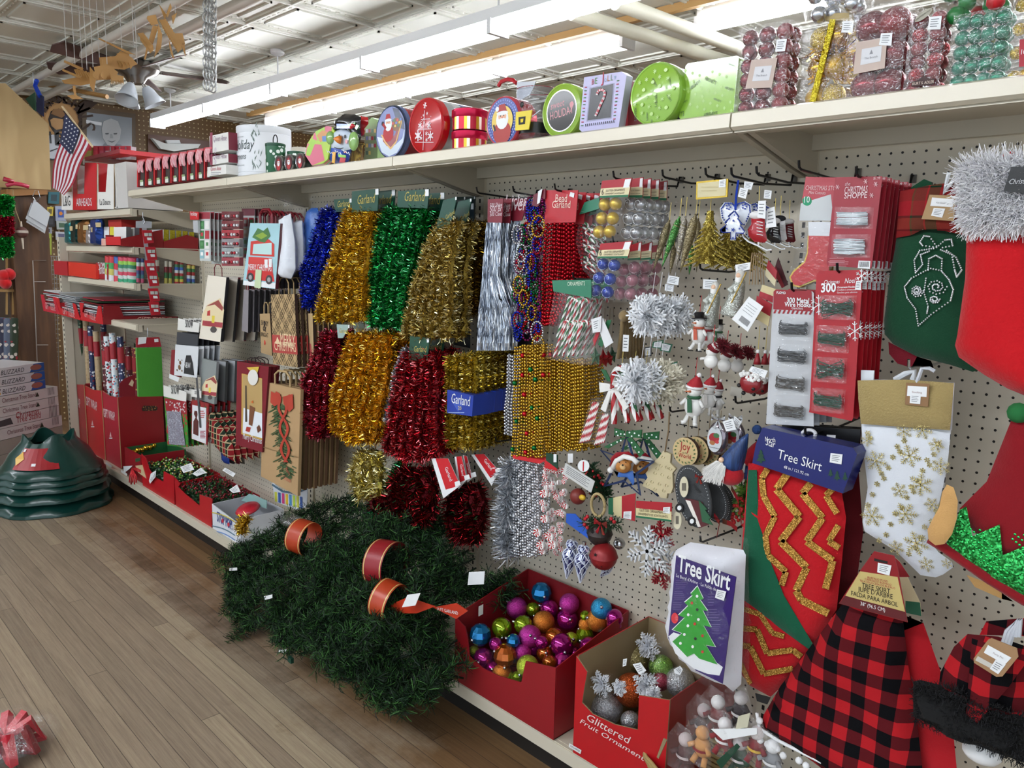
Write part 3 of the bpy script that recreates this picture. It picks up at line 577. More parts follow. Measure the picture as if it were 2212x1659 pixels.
# gift bags, tags and party goods, third bay
def bag(label,pts,d,m,ms,hm,deco=None,n=0,back=None,gap=.03,th=.014,grp=None,hh=.05,hw=.0022,name='gift_bag',cat='gift bag',dx=0.):
 t=T(name,label,cat,grp);b=t.p('bag');b.slab(pts,d,th,m,ms)
 if deco:deco(b,d)
 if hm:
  P=[at(p,d)for p in pts];q=t.p('handle');a=P[0].lerp(P[1],.3)+V((0,th/2,-.004));c=P[0].lerp(P[1],.7)+V((0,th/2,-.004));u=V((0,0,1))
  q.tube([a,a+u*hh*.7,a.lerp(c,.25)+u*hh,a.lerp(c,.75)+u*hh,c+u*hh*.7,c],hw,hm,6)
 t.end()
 if n:rowback(t,n,gap,back,grp or back,dx=dx)
 return t
DK,DKR=M('2b2a2e',.4),M('5b1a24',.4)
view('A')
def camper(b,d,s=1,x=448,y=640):
 def q(pts,m):b.patch([(x+px*s,y+py*s)for px,py in pts],d+.001,m)
 q([(2,8),(30,-6),(38,20),(34,60),(-10,54),(-10,30)],M('ead9b0'));q([(-2,12),(26,-2),(36,14),(34,22),(18,8)],M('9c4a44'));q([(-8,42),(35,47),(34,58),(-9,53)],M('a8404a'));q([(2,22),(8,20),(8,32),(1,32)],M('c23a3a'))
 q([(12,32),(18,32),(17,48),(11,47)],M('e8d24a'));b.patch([(x+15*s+7*s*cos(a*pi/5),y+62*s+7*s*sin(a*pi/5))for a in range(10)],d+.0015,M('55504e'))
t0=bag('large cream gift bag with a camper trailer print, front of its row',[(449,594),(489,599),(476,739),(430,731)],.30,M('eee6d6'),DK,M('7a1422',.4),lambda b,d:camper(b,d,1,446,650),hh=.06)
for j,(m,c)in enumerate([(DK,'dark grey'),(M('6e2230',.4),'maroon'),(M('7d8084',.4),'silver grey'),(M('33303a',.4),'charcoal')]):
 tt=bag(c+' edged gift bag hanging behind the camper gift bag',[(452,598),(489,601),(478,738),(436,732)],.275-.014*j,M('d8d0c4'),m,None,grp='bags packed behind the camper gift bag')
 for k in range(1,4 if j else 4):tt.copy((rnd(-.003,.003),.058*k,rnd(-.008,.004)))
def truck(b,d):
 view('Z4');q=lambda pts,m,e=.001:b.patch(pts,d+e,m)
 q([(415,1312),(645,1338),(648,1300),(420,1280)],WHITE);q([(450,1190),(625,1205),(640,1290),(438,1270)],M('c92f30'));q([(455,1110),(622,1120),(628,1210),(450,1195)],M('d2433f'));q([(470,1000),(600,985),(638,1020),(638,1110),(465,1100)],M('cf4038'));q([(490,1020),(620,1010),(620,1095),(482,1090)],M('bfe0de'),.0014)
 q([(480,970),(520,905),(560,925),(590,900),(610,960),(570,1010),(530,1000)],M('4a7a44'),.0018);q([(500,960),(555,935),(590,960),(545,985)],M('8aa63c'),.002);b.text('MERRY CHRISTMAS',(455,1205),(620,1215),d+.001,WHITE,1.6);
 for c in((467,1258),(600,1275)):b.patch([(c[0]+24*cos(a*pi/6),c[1]+34*sin(a*pi/6))for a in range(12)],d+.002,M('3c3a3c'));b.patch([(c[0]+12*cos(a*pi/6),c[1]+18*sin(a*pi/6))for a in range(12)],d+.0024,M('a8a8aa'))
 for a_ in((580,1130),(610,1125)):q([(a_[0]-12,a_[1]),(a_[0]+12,a_[1]),(a_[0]+10,a_[1]+60),(a_[0]-10,a_[1]+58)],WHITE,.0022)
 q([(505,1200),(548,1205),(540,1338),(495,1330)],M('c8d8b0'),.003)
view('Z4');t0=bag('light blue gift bag with red truck carrying a tree, Merry Christmas lettering',[(466,868),(682,872),(646,1342),(413,1312)],.31,M('a6cfd8'),DKR,M('7c1624',.35),truck,hh=.062,hw=.006)
view('Z4');tt=bag('dark gift bag behind the red truck bag with maroon rope handle',[(470,880),(670,885),(650,1340),(430,1310)],.285,M('40363c'),DK,M('7c1624',.35),None,7,'dark gift bag with maroon rope handle behind the red truck bag',.022,hh=.062,hw=.006,grp='maroon handled bags behind the truck bag')
view('Z4');tt=bag('dark striped edge gift bag below the red truck bag',[(420,1345),(455,1350),(450,1655),(405,1640)],.25,M('8a8488'),DK,M('7a1422',.4),None,7,'dark striped edge gift bag in the row below the truck bag',.028,grp='long dark bags below the truck bag')
view('Z4')
def tags(label,pts,d,hd,n=3,lab=None):
 t=T('gift_tag_pack',label,'gift tags');b=t.p('pack');b.slab(pts,d,.003,M('cfd6d4',.35));x0,y0=pts[0];x1,y1=pts[1][0],pts[2][1];w,h=x1-x0,y1-y0;rr=random.Random(int(x0))
 b.patch([(x0,y0),(x1,y0),(x1,y0+h*.14),(x0,y0+h*.14)],d+.0006,hd)
 for r in range(4):
  for c in range(2):
   xx=x0+w*(.08+.47*c);yy=y0+h*(.18+.2*r);b.patch(rect(xx,yy,xx+w*.38,yy+h*.17),d+.0008,M(rr.choice(['b8404a','e8e4e0','3c7a44','d8c8b0','8fb8c0','a02c38','f0eeea'])));b.patch(rect(xx+w*.08,yy+h*.04,xx+w*.3,yy+h*.11),d+.001,M(rr.choice(['f4f2ee','c03a40','58905c'])))
 t.end();
 if n:rowback(t,n,.02,lab,lab)
tags('narrow gift tag pack with grey blue tags, at the start of the pegboard',[(98,790),(178,785),(182,1140),(105,1140)],.31,M('9c3440'),3,'gift tag pack behind the narrow grey blue one')
tags('gift tag pack of cream and maroon tags right of the narrow one',[(190,800),(258,800),(262,1160),(188,1160)],.24,M('8a5a58'),3,'gift tag pack behind the cream and maroon one')
tags('tall tag and bow pack under the maroon header card',[(405,765),(498,770),(494,1130),(410,1120)],.17,M('7a3844'),3,'gift tag pack behind the maroon header one')
b=B();b.slab([(32,785),(95,788),(95,845),(35,845)],.33,.004,RED);b.text('holiday',(40,815),(88,818),.3304,WHITE);b.slab([(55,850),(90,850),(92,940),(60,935)],.325,.012,M('b8bcc0',.3));one('gift_tag_pack',b,'small pack with bright red header at the leftmost end of pegboard','gift tags')
for k in range(6):
 y=785+k*66;t=T('blister_pack','clear pack of red and silver mini bows, '+('topmost','second','third','fourth','fifth','lowest')[k]+' of the six in a column','packet','column of mini bow packs');b=t.p('tray');b.slab(rect(262,y,388,y+60),.27,.02,M(['6c1c26','7a2a30','b02a38','9a9498','a8b4b4','a84450'][k],.3))
 q=t.p('bows',smooth=True)
 for j in range(6):q.ball(at((274+j*20,y+34),.285),.008,M(('c0283a','d8dade','e8e8ea','7c1822')[(j+k)%4],.25,.4),8)
 q=t.p('film');q.slab(rect(258,y-3,392,y+58),.3,.028,FILM);t.end()
for k,(pts,lb,m)in enumerate([([(700,830),(755,800),(785,1000),(790,1200),(760,1268),(700,1262),(668,1180),(690,960)],'clear bag of white fleece hanging beside the truck bag',M('e4e8f0',.8)),([(800,850),(838,850),(845,1000),(848,1220),(800,1210),(790,1000)],'second clear bag of white fleece, narrower',M('dfe4ee',.8)),([(905,760),(950,760),(972,900),(940,1010),(905,1180),(865,1160),(862,930)],'clear bag of blue and white tree cape beside blue tinsel',M('2a5fae',.4))]):
 t=T('snow_blanket_bag',lb,'bag');b=t.p('contents',smooth=True);b.puff(pts,.27-.05*k,.03,m,.016,.02,wob=.012);q=t.p('clear_bag',smooth=True);xs=sum(p[0]for p in pts)/len(pts);y0=min(p[1]for p in pts);q.puff([(p[0]+(p[0]-xs)*.2,p[1]+(-12 if p[1]<y0+40 else 8))for p in pts],.272-.05*k,.04,FILM,.02,.02,wob=.02)
 q.tube([at((xs,y0),.27-.05*k),at((xs+5,y0-60),.27-.05*k),at((xs-15,y0-100),.27-.05*k)],lambda t_:.012+.02*t_,FILM,8);t.end()
b=B();view('Z4');b.slab([(868,890),(905,820),(900,1150),(862,1150)],.185,.01,M('c8dcec'));one('tree_cape_card',b,'pale blue card in front of the blue and white cape bag','card')
view('A');KB=M('ad9067',.75);KD=M('3f2c22',.7)
def shiny(b,d):
 for j,w_ in enumerate(('SHINY','&','BRIGHT')):b.text(w_,(564+(4 if j==1 else 0),702+j*12),(580-(5 if j==1 else 0),705+j*12),d+.001,M('2e2621'),1.3)
 b.ball(at((572,740),d+.001),.008,M('c0392e',.4),10,(1,.1,1.5))
bag('small kraft gift bag lettered Shiny & Bright',[(561,678),(583,677),(588,769),(564,762)],.23,KB,KD,M('b09468',.6),shiny,4,'kraft gift bag behind the Shiny & Bright one',.024,hh=.055,hw=.003,grp='kraft bags behind the small lettered one')
def merry(b,d):
 view('Z5');b.patch([(622,275),(800,285),(806,418),(628,402)],d+.0008,M('b0423c'));b.text('MERRY',(685,350),(790,362),d+.001,M('e8cfa8'),1.8);b.text('CHRISTMAS',(642,385),(796,400),d+.001,M('e8cfa8'),1.6);b.patch([(660,290),(685,345),(645,340)],d+.001,M('e8cfa8'));b.text('LITTLE',(700,364),(770,368),d+.001,M('e8cfa8'));view('A')
bag('tall plaid kraft gift bag lettered Merry Christmas on a red band',[(585,636),(636,635),(643,794),(590,786)],.27,plaid('bag'),KD,M('b09468',.6),merry,6,'kraft gift bag hanging behind the tall plaid one',.026,hh=.075,hw=.003,grp='kraft bags behind the tall plaid bag')
bag('narrow kraft gift bag with pink bottle print beside maroon tinsel',[(655,677),(675,677),(679,797),(658,795)],.21,M('c8ab80',.7),KD,M('b09468',.6),lambda b,d:(b.patch([(660,746),(666,738),(672,744),(676,790),(659,790)],d+.001,M('c05a58'))),3,'kraft gift bag behind the narrow pink bottle one',.026,hh=.06,hw=.003,grp='kraft bags behind the narrow pink one')
view('Z5');t0=bag('small grey gift bag with camper trailer print, lower row',[(122,445),(225,470),(207,775),(103,742)],.29,M('8e9492'),M('8f9396',.4),M('7a1422',.4),lambda b,d:(view('A'),camper(b,d,.7,443,815)),hh=.03)
view('Z5')
for j,c in enumerate(('4c5054','26262a','3a5644')):
 tt=bag(('grey','black','dark green')[j]+' edged small gift bag behind the small camper bag',[(128,460),(222,476),(212,772),(112,750)],.27-.013*j,M('b8bcc0'),M(c,.35),None,grp='small bags behind the small camper bag')
 for k in range(1,4):tt.copy((rnd(-.003,.003),.05*k,rnd(-.006,.004)))
def snowbag(b,d):
 q=lambda pts,m,e=.001:b.patch(pts,d+e,m)
 q([(405,552),(552,590),(552,1030),(402,988)],M('c8a24a'));q([(412,560),(552,596),(552,1020),(410,980)],M('b99a62'),.0013);q([(418,800),(552,840),(552,1018),(412,978)],M('e9edf4'),.0016)
 b.ball(at((500,880),d),.03,M('e6ecf6'),16,(1,.05,1.5));b.ball(at((505,780),d),.022,M('eef2f8'),16,(1,.05,1.1));b.ball(at((510,715),d),.016,M('2c2c38'),12,(1.2,.08,.8));q([(485,745),(470,760),(488,768)],M('d8702c'),.004)
 q([(462,780),(500,800),(480,930),(455,920)],M('7a4a2e'),.003);q([(430,640),(440,640),(445,900),(430,900)],M('4a3c30'),.002);q([(512,940),(530,920),(545,960),(520,980)],M('6a3c28'),.003);q([(440,935),(470,940),(460,975),(432,965)],M('b0342c'),.003);b.text('Merry Christmas',(415,1020),(551,1060),d+.001,WHITE,1.5,.3)
 q([(440,510),(530,505),(515,560),(460,530)],M('d8b848'),.004);b.patch([(485+37*cos(a*pi/8),582+57*sin(a*pi/8))for a in range(16)],d+.006,M('e9e6de'))
t0=bag('large maroon gift bag with snowman scene lettered Merry Christmas',[(372,465),(600,505),(552,1118),(362,1062)],.32,M('7e1d2c',.35),M('5c1420',.4),M('2b1c1c'),snowbag,2,'maroon gift bag behind the snowman scene one',.02,hh=.03)
view('Z5')
def swag(b,d):
 rr=random.Random(3);G=[M('35502f'),M('27421f'),M('46603a')]
 for k in range(230):
  f=rr.random();x=665+60*f+rr.gauss(0,20);y=760+530*f;sgn=rr.choice((-1,1));l=rr.uniform(30,75)*(1-.35*f);b.patch([(x,y),(x+sgn*l*.8,y+l*.45),(x+sgn*l*.78,y+l*.45+7),(x-2,y+9)],d+.0008+.000004*k,G[k%3])
 R_=M('b23a28',.6);
 for pts in([(690,720),(615,680),(610,760),(640,790),(685,760)],[(700,720),(770,700),(775,800),(745,830),(705,770)],[(680,700),(650,680),(635,720),(685,735)]):b.patch(pts,d+.002,R_)
 for s_ in(-1,1):
  last=None
  for k in range(22):
   f=k/21;x=695+25*f+s_*28*sin(f*9+.8);y=760+430*f;c=(x,y)
   if last:b.patch([(last[0]-9,last[1]),(last[0]+9,last[1]),(c[0]+9,c[1]),(c[0]-9,c[1])],d+.0022+.0002*s_,R_)
   last=c
 b.text('Merry',(725,1240),(755,1290),d+.001,M('c05a4a'),2,.3);b.text('Christmas',(715,1310),(765,1335),d+.001,M('c05a4a'),2,.3)
 b.patch([(548,1075),(805,1150),(805,1156),(548,1081)],d+.0004,M('8f744e'))
t0=bag('big kraft gift bag with pine swag and red bow print',[(557,610),(828,670),(806,1432),(543,1290)],.31,M('b39268',.7),KB,M('b89c70',.6),swag,hh=.065,hw=.0045)
view('Z5');tt=bag('plain kraft gift bag with rope handles behind the swag bag',[(565,615),(828,668),(812,1400),(550,1270)],.28,KB,M('6c4c34',.7),M('a98f64',.6),None,7,'plain kraft gift bag behind the swag bag',.026,hh=.068,hw=.0045,grp='kraft bags behind the swag bag')
def snowcard(lab,hdr,card,d,deco,n=4,back=None,mcard=M('bdbfc4')):
 t=T('gift_bag_pack',lab,'packet');b=t.p('header');b.slab(hdr,d,.003,CARD);c=hdr[0];b.text('snow',(c[0]+(hdr[1][0]-c[0])*.35,hdr[3][1]-20),(c[0]+(hdr[1][0]-c[0])*.7,hdr[3][1]-14),d+.001,M('3a3a3e'),2,.2)
 b=t.p('contents');b.slab(card,d,.004,mcard);deco(b,d+.001);t.end()
 if n:rowback(t,n,.028,back,back)
view('Z2')
def bear(b,d):
 b.slab([(1310,1258),(1482,1275),(1470,1508),(1300,1488)],d+.012,.002,M('dfe2e6'));bb=lambda p,r,m,s=(1,.35,1):b.ball(at(p,d+.014),r,m,12,s)
 b.patch([(1390,1340),(1425,1340),(1440,1400),(1450,1490),(1372,1475),(1378,1400)],d+.0132,M('2a2a2e'));
 for p,r in(((1345,1395),.011),((1340,1430),.014),((1333,1375),.004),((1358,1376),.004),((1322,1450),.006),((1358,1455),.006)):bb(p,r,M('7a5a3a',.8))
 b.text('N&W',(1375,1430),(1425,1438),d+.0145,WHITE,1.2)
snowcard('party bag pack with teddy bear and black sack on white card',[(1330,1062),(1490,1100),(1482,1170),(1325,1150)],[(1322,1165),(1480,1185),(1475,1270),(1318,1262)],.30,bear,4,'party bag pack behind the teddy bear one',M('3c3e44'))
b=B();b.slab([(1280,1300),(1310,1300),(1345,1505),(1270,1480)],.29,.01,M('8a2430'));b.patch([(1265,1478),(1340,1505),(1330,1540),(1262,1510)],.292,WHITE);one('party_bag',b,'small maroon and white party bag tucked under the teddy bear card','packet')
view('Z3')
def flakes(b,d):
 rr=random.Random(2);b.patch([(1228,345),(1392,372),(1398,470),(1240,440)],d+.0005,M('9c1f2b'))
 for k in range(34):
  x=rr.uniform(1236,1385);y=rr.uniform(372,450);
  for a in range(3):dx=6*cos(a*pi/3);dy=8*sin(a*pi/3);b.patch([(x-dx-1,y-dy),(x-dx+1,y-dy+1.5),(x+dx+1,y+dy),(x+dx-1,y+dy-1.5)],d+.0008,WHITE)
 b.patch([(1242,440),(1350,450),(1385,700),(1262,690)],d+.0009,printed('8e8e9c','d8dce4','6a3a4a',160))
snowcard('pack of six snowflake cellophane bags with white header',[(1220,250),(1392,300),(1388,375),(1222,332)],[(1225,335),(1390,378),(1405,712),(1250,700)],.31,flakes,3,'cellophane bag pack behind the snowflake one',printed('3f8a34','b82a30','4a9a40',30))
view('Z3');b=B()
for k,(x,y)in enumerate(((1300,345),)):b.text('6',(1300,345),(1322,350),.312,M('3a3a40'),1.5)
one('size_mark',b,'figure 6 printed on white header above the snowflake bags','lettering')if False else None
def bottle(b,d):b.patch([(1452,440),(1472,442),(1475,470),(1468,495),(1482,520),(1480,628),(1442,612),(1444,520),(1460,490),(1448,465)],d+.001,M('5c2a26'));b.text('1',(1490,565),(1505,568),d+.001,M('4a4a4c'),2.4);lines(b,1492,590,1535,650,6,d+.001,M('a04050'));lines(b,1480,440,1535,500,4,d+.001,M('c05a5a'))
snowcard('bottle bag pack with dark red bottle sack picture',[(1430,280),(1500,292),(1500,345),(1430,335)],[(1432,355),(1558,388),(1546,695),(1428,648)],.31,lambda b,d:(b.patch([(1436,395),(1540,420),(1538,688),(1432,648)],d,M('e6e7ec')),bottle(b,d)),4,'bottle bag pack behind the dark red bottle one',printed('96262c','2c6a34','7a2028',40))
t=T('plaid_bottle_bag','tartan cloth bottle bag hanging at a slant beside the camper bags','bottle bag');b=t.p('bag',smooth=True);b.puff([(1545,455),(1600,450),(1615,500),(1660,560),(1740,700),(1762,828),(1700,790),(1620,700),(1580,600),(1575,510)],.29,.022,plaid('tartan2'),.015,.02,wob=.006);q=t.p('drawstring');q.tube([at((1575,500),.315),at((1600,505),.32),at((1620,495),.315)],.003,DRED);t.end();rowback(t,4,.03,'cloth bottle bag hanging behind the tartan one','cloth bottle bags behind the tartan one',dx=.004)
for k,(c,lb)in enumerate((('1f3a8a','royal blue'),('26262c','black'),('7a1f2a','maroon'),('6a6458','taupe'))):
 b=B();x=1640+k*38;b.puff([(x,430+k*3),(x+30,430+k*3),(x+50,600),(x+75,840),(x+35,830),(x+10,620)],.16-.03*k,.02,M(c,.4),.018,.02,wob=.008);one('bottle_bag',b,lb+' satin bottle bag hanging in the row left of the maroon snowman bag','bottle bag','satin bottle bags',True)
# tinsel, beads and icicles
def foil(cols,rough=.22):return[M(c,rough,.9)for c in cols]
BLUE=foil(('1226b8','2a48f0','0a1668','90a8ff'));GOLD=foil(('ecc02c','f0cc3c','8a6410','ffe680'));GOLD2=foil(('eeb41c','f4c22c','96640c','ffe07a'));GREEN=foil(('148a40','2cc060','064a20','8af0b0'))
CHAMP=foil(('c0a858','e0cc84','7a6428','fff6cc'));ANT=foil(('8c6c1c','b8922c','54400e','dcc060'));MAROON=foil(('96102a','c8243c','4c0612','f07a90'));DREDT=foil(('a80c1c','d82838','54060f','ff8a90'));SILV=foil(('b8bcc6','e4e8f0','70747e','ffffff'))
LGOLD=foil(('d8c878','f2e8a8','9a8a40','fff8d0'));XMAS=foil(('8c1420','b02028','4a0a10','16381c','5e0d16'));BRITE=foil(('c8a828','f2da60','7c6414','fff0a0'))
def strand(rows,f,d,wob,seed,bulge=0.):
 rr=random.Random(seed);out=[];n=len(rows)
 for i in range(n-1):
  for k in range(3):
   t=k/3;xL=rows[i][0]*(1-t)+rows[i+1][0]*t;xR=rows[i][1]*(1-t)+rows[i+1][1]*t;y=rows[i][2]*(1-t)+rows[i+1][2]*t;g=(i+t)/(n-1)
   p=at((xL+(xR-xL)*f,y),d);out.append(p+V((rr.uniform(-wob,wob),rr.uniform(-wob,wob)-bulge*sin(pi*g),0)))
 r=rows[-1];out.append(at((r[0]+(r[1]-r[0])*f,r[2]),d));return out
def tinsel(label,rows,d,ns,R,mats,dens=2600,grp='tinsel garlands',header=None,n=0,back=None,gap=.045,w=.0022,name='tinsel_garland',layers=2,seed=1,htext='Garland',hcol='1c4a3c',ln=1.1,hd=.012):
 t=T(name,label,'garland',grp)
 if header:
  b=t.p('header_card');b.slab(header,d+hd,.003,M(hcol,.35));p=header;b.text(htext,(p[0][0]*.78+p[1][0]*.22,p[3][1]*.62+p[0][1]*.38),(p[1][0]*.88+p[0][0]*.12,p[2][1]*.62+p[1][1]*.38),d+hd+.0005,M('b8a858'),1.3,.3)
  q=t.p('price_sticker');x1,y1=p[1];sx=(p[1][0]-p[0][0]);q.slab([(x1-sx*.13,y1+2),(x1-3,y1+1),(x1-3,y1+sx*.22),(x1-sx*.13,y1+sx*.22+2)],d+hd+.001,.0008,WHITE)
 b=t.p('tinsel')
 for l in range(layers):
  for i in range(ns-l):
   f=(i+.5+.5*l)/ns;P=strand(rows,f,d-l*R*1.1,R*.25,seed*100+i+l*50,R*.4);Ln=sum((P[k+1]-P[k]).length for k in range(len(P)-1));b.tube(P,R*.42,mats[2],5);b.strips(P,R,int(Ln*dens*(1 if l==0 else .5)),w,mats,ln,seed*77+i+l*9)
 t.end()
 if n:rowback(t,n,gap,back,back,.006,.006)
 return t
view('Z4')
tinsel('royal blue tinsel garland beside the clear snow bags',[(985,1120,770),(950,1100,900),(890,1060,1100),(850,1010,1230),(845,960,1350),(860,930,1470)],.22,4,.026,BLUE,3300,n=0,header=[(1065,700),(1195,692),(1190,780),(1075,790)])
tinsel('second blue tinsel garland glimpsed behind the white fleece bags',[(690,730,790),(685,740,900),(680,720,1100)],.13,2,.02,BLUE)
tinsel('bright gold tinsel garland, upper row, under the green header card',[(1150,1365,775),(1120,1350,900),(1070,1340,1100),(1010,1340,1300),(950,1330,1450),(940,1310,1570)],.30,7,.027,GOLD,3200,n=1,back='bright gold tinsel garland behind the upper bright gold one',header=[(1195,642),(1388,622),(1378,780),(1193,790)],gap=.07)
tinsel('dull gold tinsel garland between the bright gold and green ones',[(1375,1445,790),(1370,1430,900),(1360,1400,1050)],.18,2,.026,ANT)
tinsel('deep green tinsel garland in the upper row',[(1440,1750,760),(1400,1740,900),(1370,1690,1100),(1345,1650,1300),(1330,1620,1450),(1330,1590,1610)],.28,7,.027,GREEN,3200,n=1,back='deep green tinsel garland behind the front green one',header=[(1525,640),(1748,625),(1735,765),(1520,755)],gap=.07)
tinsel('champagne gold tinsel garland hanging right of the green one',[(1850,1960,850),(1760,1960,1000),(1690,1950,1200),(1640,1940,1380),(1580,1930,1540),(1560,1925,1690)],.30,6,.027,CHAMP,3200,n=1,back='champagne tinsel garland behind the front champagne one',header=[(1850,705),(1948,680),(1905,870),(1790,928)],gap=.06)
view('Y1');tinsel('antique gold tinsel garland beside the slotted upright',[(120,320,400),(110,320,600),(110,310,800),(110,280,1000),(120,250,1180)],.13,4,.026,ANT,2800,n=1,back='antique gold tinsel garland behind the one beside the upright',header=[(80,180),(180,178),(170,380),(75,380)],hcol='16302c',gap=.05)
for k,(p,w_)in enumerate([(((180,205),(255,205),(250,400),(165,395)),'right'),(((95,1245),(215,1260),(215,1470),(80,1440)),'lower')]):
 b=B();b.slab(p,.12+.0*k,.003,M('101d24',.35));b.patch([(p[1][0]-28,p[1][1]+30),(p[1][0]-6,p[1][1]+30),(p[1][0]-8,p[1][1]+80),(p[1][0]-30,p[1][1]+80)],.121,M('9aa0a4'));one('header_card',b,'dark navy garland header card, '+w_+' one near the slotted upright','card')
view('Z5')
tinsel('maroon tinsel garland in the lower row beside the kraft swag bag',[(1000,1060,260),(950,1110,380),(900,1110,500),(850,1080,640),(860,1060,780),(880,1040,900),(900,1010,1010)],.27,4,.028,MAROON,3300,n=1,back='maroon tinsel garland behind the lower left maroon one',gap=.09)
b=B();P=[at((760,720),.30),at((860,730),.28),at((900,760),.26)];b.strips(P,.02,500,.0022,MAROON,1.1,4);one('tinsel_end',b,'loose maroon tinsel end poking out towards the kraft bag','garland')
tinsel('golden yellow tinsel garland in the lower row, widest one',[(1190,1480,270),(1150,1500,400),(1110,1500,560),(1070,1490,700),(1050,1440,820),(1060,1420,940),(1180,1390,1040)],.30,7,.029,GOLD2,3200,n=1,back='golden yellow tinsel garland behind the widest lower one',gap=.08,header=[(1085,200),(1180,205),(1130,300),(1095,300)],hcol='9ab0ac')
tinsel('silver tinsel strand between the golden and red garlands',[(1570,1600,370),(1520,1560,500),(1480,1530,640),(1400,1500,760),(1430,1490,900)],.30,2,.015,SILV,3000)
tinsel('ruby red tinsel garland in the lower row under green card',[(1580,1820,400),(1540,1850,520),(1510,1860,680),(1490,1870,840),(1450,1870,980),(1430,1870,1090),(1600,1700,1150)],.30,7,.029,DREDT,3100,n=1,back='ruby red tinsel garland behind the lower red one',gap=.07,header=[(1612,285),(1750,300),(1735,462),(1600,465)],hcol='1f4a38')
view('Y2')
def flatgar(lab,x0,x1,d,mats,band,seed):
 t=T('tinsel_garland',lab,'garland','gold garlands with blue bands');b=t.p('tinsel')
 for i in range(4):
  f=(i+.5)/4;x=x0+(x1-x0)*f;P=[at((x+8*(1-j/8)-6,95+j*78),d-.01*(i%2))for j in range(9)];b.tube(P,.012,mats[2],5);b.strips(P,.026,1900,.0024,mats,1.1,seed+i)
 if band:
  q=t.p('blue_band');q.slab([(x0,325),(x1-35,365),(x1-45,508),(x0-2,485)],d+.028,.05,M('223c9c',.3));q.text('Garland',(x0+30,415),(x1-55,440),d+.029,WHITE,1.6,.2);q.patch([(x0+75,375),(x0+115,420),(x0+75,478),(x0+40,420)],d+.0286,M('3f5ab8'));q.text('20',(x0+75,462),(x0+98,466),d+.0292,M('d8c890'));lines(q,x0+5,480,x1-60,492,1,d+.0288,M('8fa4d8'))
 return t.end()
t0=flatgar('bright gold garland bundle with blue paper band, front one',20,235,.28,BRITE,True,3)
for k in range(5):
 c=t0.copy((rnd(-.002,.002),.032*(k+1),.002*k),'gold garland bundle with blue band behind the front one','gold banded garlands behind the front one')
view('Z5');tinsel('fluffy pale gold tinsel bunch below the golden garland',[(1260,1400,1110),(1210,1450,1200),(1190,1460,1320),(1240,1430,1450)],.24,4,.034,LGOLD,1900,w=.0026,ln=1.25)
tinsel('sparkling emerald tinsel between pale gold and dark red bunches',[(1540,1600,1180),(1470,1560,1300),(1400,1480,1450),(1330,1450,1560)],.2,2,.03,GREEN,2200)
view('Z6')
tinsel('dark red and green tinsel bunch behind the red garland tags',[(1290,1480,40),(1220,1540,140),(1210,1530,260),(1260,1450,400)],.27,6,.032,XMAS,2600,w=.0024,seed=5,ln=1.2)
tinsel('second dark red tinsel bunch hanging lower at right',[(1640,1800,150),(1590,1860,250),(1600,1860,370),(1660,1780,520)],.22,5,.032,XMAS,2600,w=.0024,seed=6,ln=1.2)
tinsel('dark red tinsel end trailing left above the pine garlands',[(1080,1180,230),(1100,1200,330)],.26,2,.03,XMAS,1800,seed=8)
for k,pts in enumerate([[(1480,-30),(1590,-30),(1672,150),(1560,235)],[(1635,-40),(1680,-45),(1715,110),(1660,175)],[(1690,-50),(1715,-45),(1752,100),(1720,130)],[(1745,-55),(1830,-60),(1928,55),(1880,152)]]):
 d=.31-.03*k;t=T('garland_tag','red and white hanging garland tag, '+('leftmost and largest','second','third','rightmost')[k],'tag','red garland tags');b=t.p('card');b.slab(pts,d,.002,WHITE);a,c,e,f_=[V((p[0],p[1],0))for p in pts];b.patch([a.lerp(c,.25)[:2],c[:2],e[:2],a.lerp(c,.25).lerp(f_.lerp(e,.25),.85)[:2]],d+.0005,RED)
 m0=a.lerp(c,.6).lerp(f_.lerp(e,.6),.3);m1=a.lerp(c,.6).lerp(f_.lerp(e,.6),.72);b.text('Garland',m0[:2],m1[:2],d+.001,WHITE,1.5);g=f_.lerp(e,.75).lerp(a.lerp(c,.75),.12);q=t.p('price_sticker');q.slab([(g.x,g.y-20),(g.x+32,g.y-30),(g.x+40,g.y),(g.x+6,g.y+12)],d+.002,.0006,WHITE);t.end()
view('Y1')
def icicle(lab,hdr,rows,d,n,lines_):
 t=T('icicle_pack',lab,'icicles','silver icicle packs');b=t.p('header');b.slab(hdr,d,.003,M('7c2230',.35))
 for k,s_ in enumerate(lines_):b.text(s_,(hdr[0][0]+18,hdr[0][1]+70+k*38),(hdr[1][0]-8,hdr[0][1]+62+k*38),d+.0005,M('e0ccd0'),1.3,.2)
 b=t.p('strands');rr=random.Random(n);ms=[M('c4ccd8',.2,.95),M('f0f4fa',.25,.7),M('8c94a4',.3,.95),M('dfe6f4',.15,.9)]
 for k in range(420):
  f=rr.random();P=strand(rows,f,d-rr.uniform(0,.03),.003,k*7+n);w=rr.uniform(.0008,.0018);m=ms[k%4];o=len(b.v);ki=b.mi(m);a=rr.uniform(-1,1)
  for j,p in enumerate(P):u=V((cos(a+j*.9),sin(a+j*.9),0))*w;b.v+=[tuple(p-u),tuple(p+u)]
  for j in range(len(P)-1):b.f.append([o+2*j,o+2*j+1,o+2*j+3,o+2*j+2]);b.m.append(ki)
 return t.end()
icicle('silver icicle pack with maroon header, left front one',[(370,200),(502,192),(490,400),(368,396)],[(365,480,398),(345,475,620),(325,470,850),(300,560,1120),(290,560,1300),(275,545,1490)],.27,1,('500 Shine','500 Br','500 Claus')).copy((.004,.03,0),'silver icicle pack tucked behind the left front one')
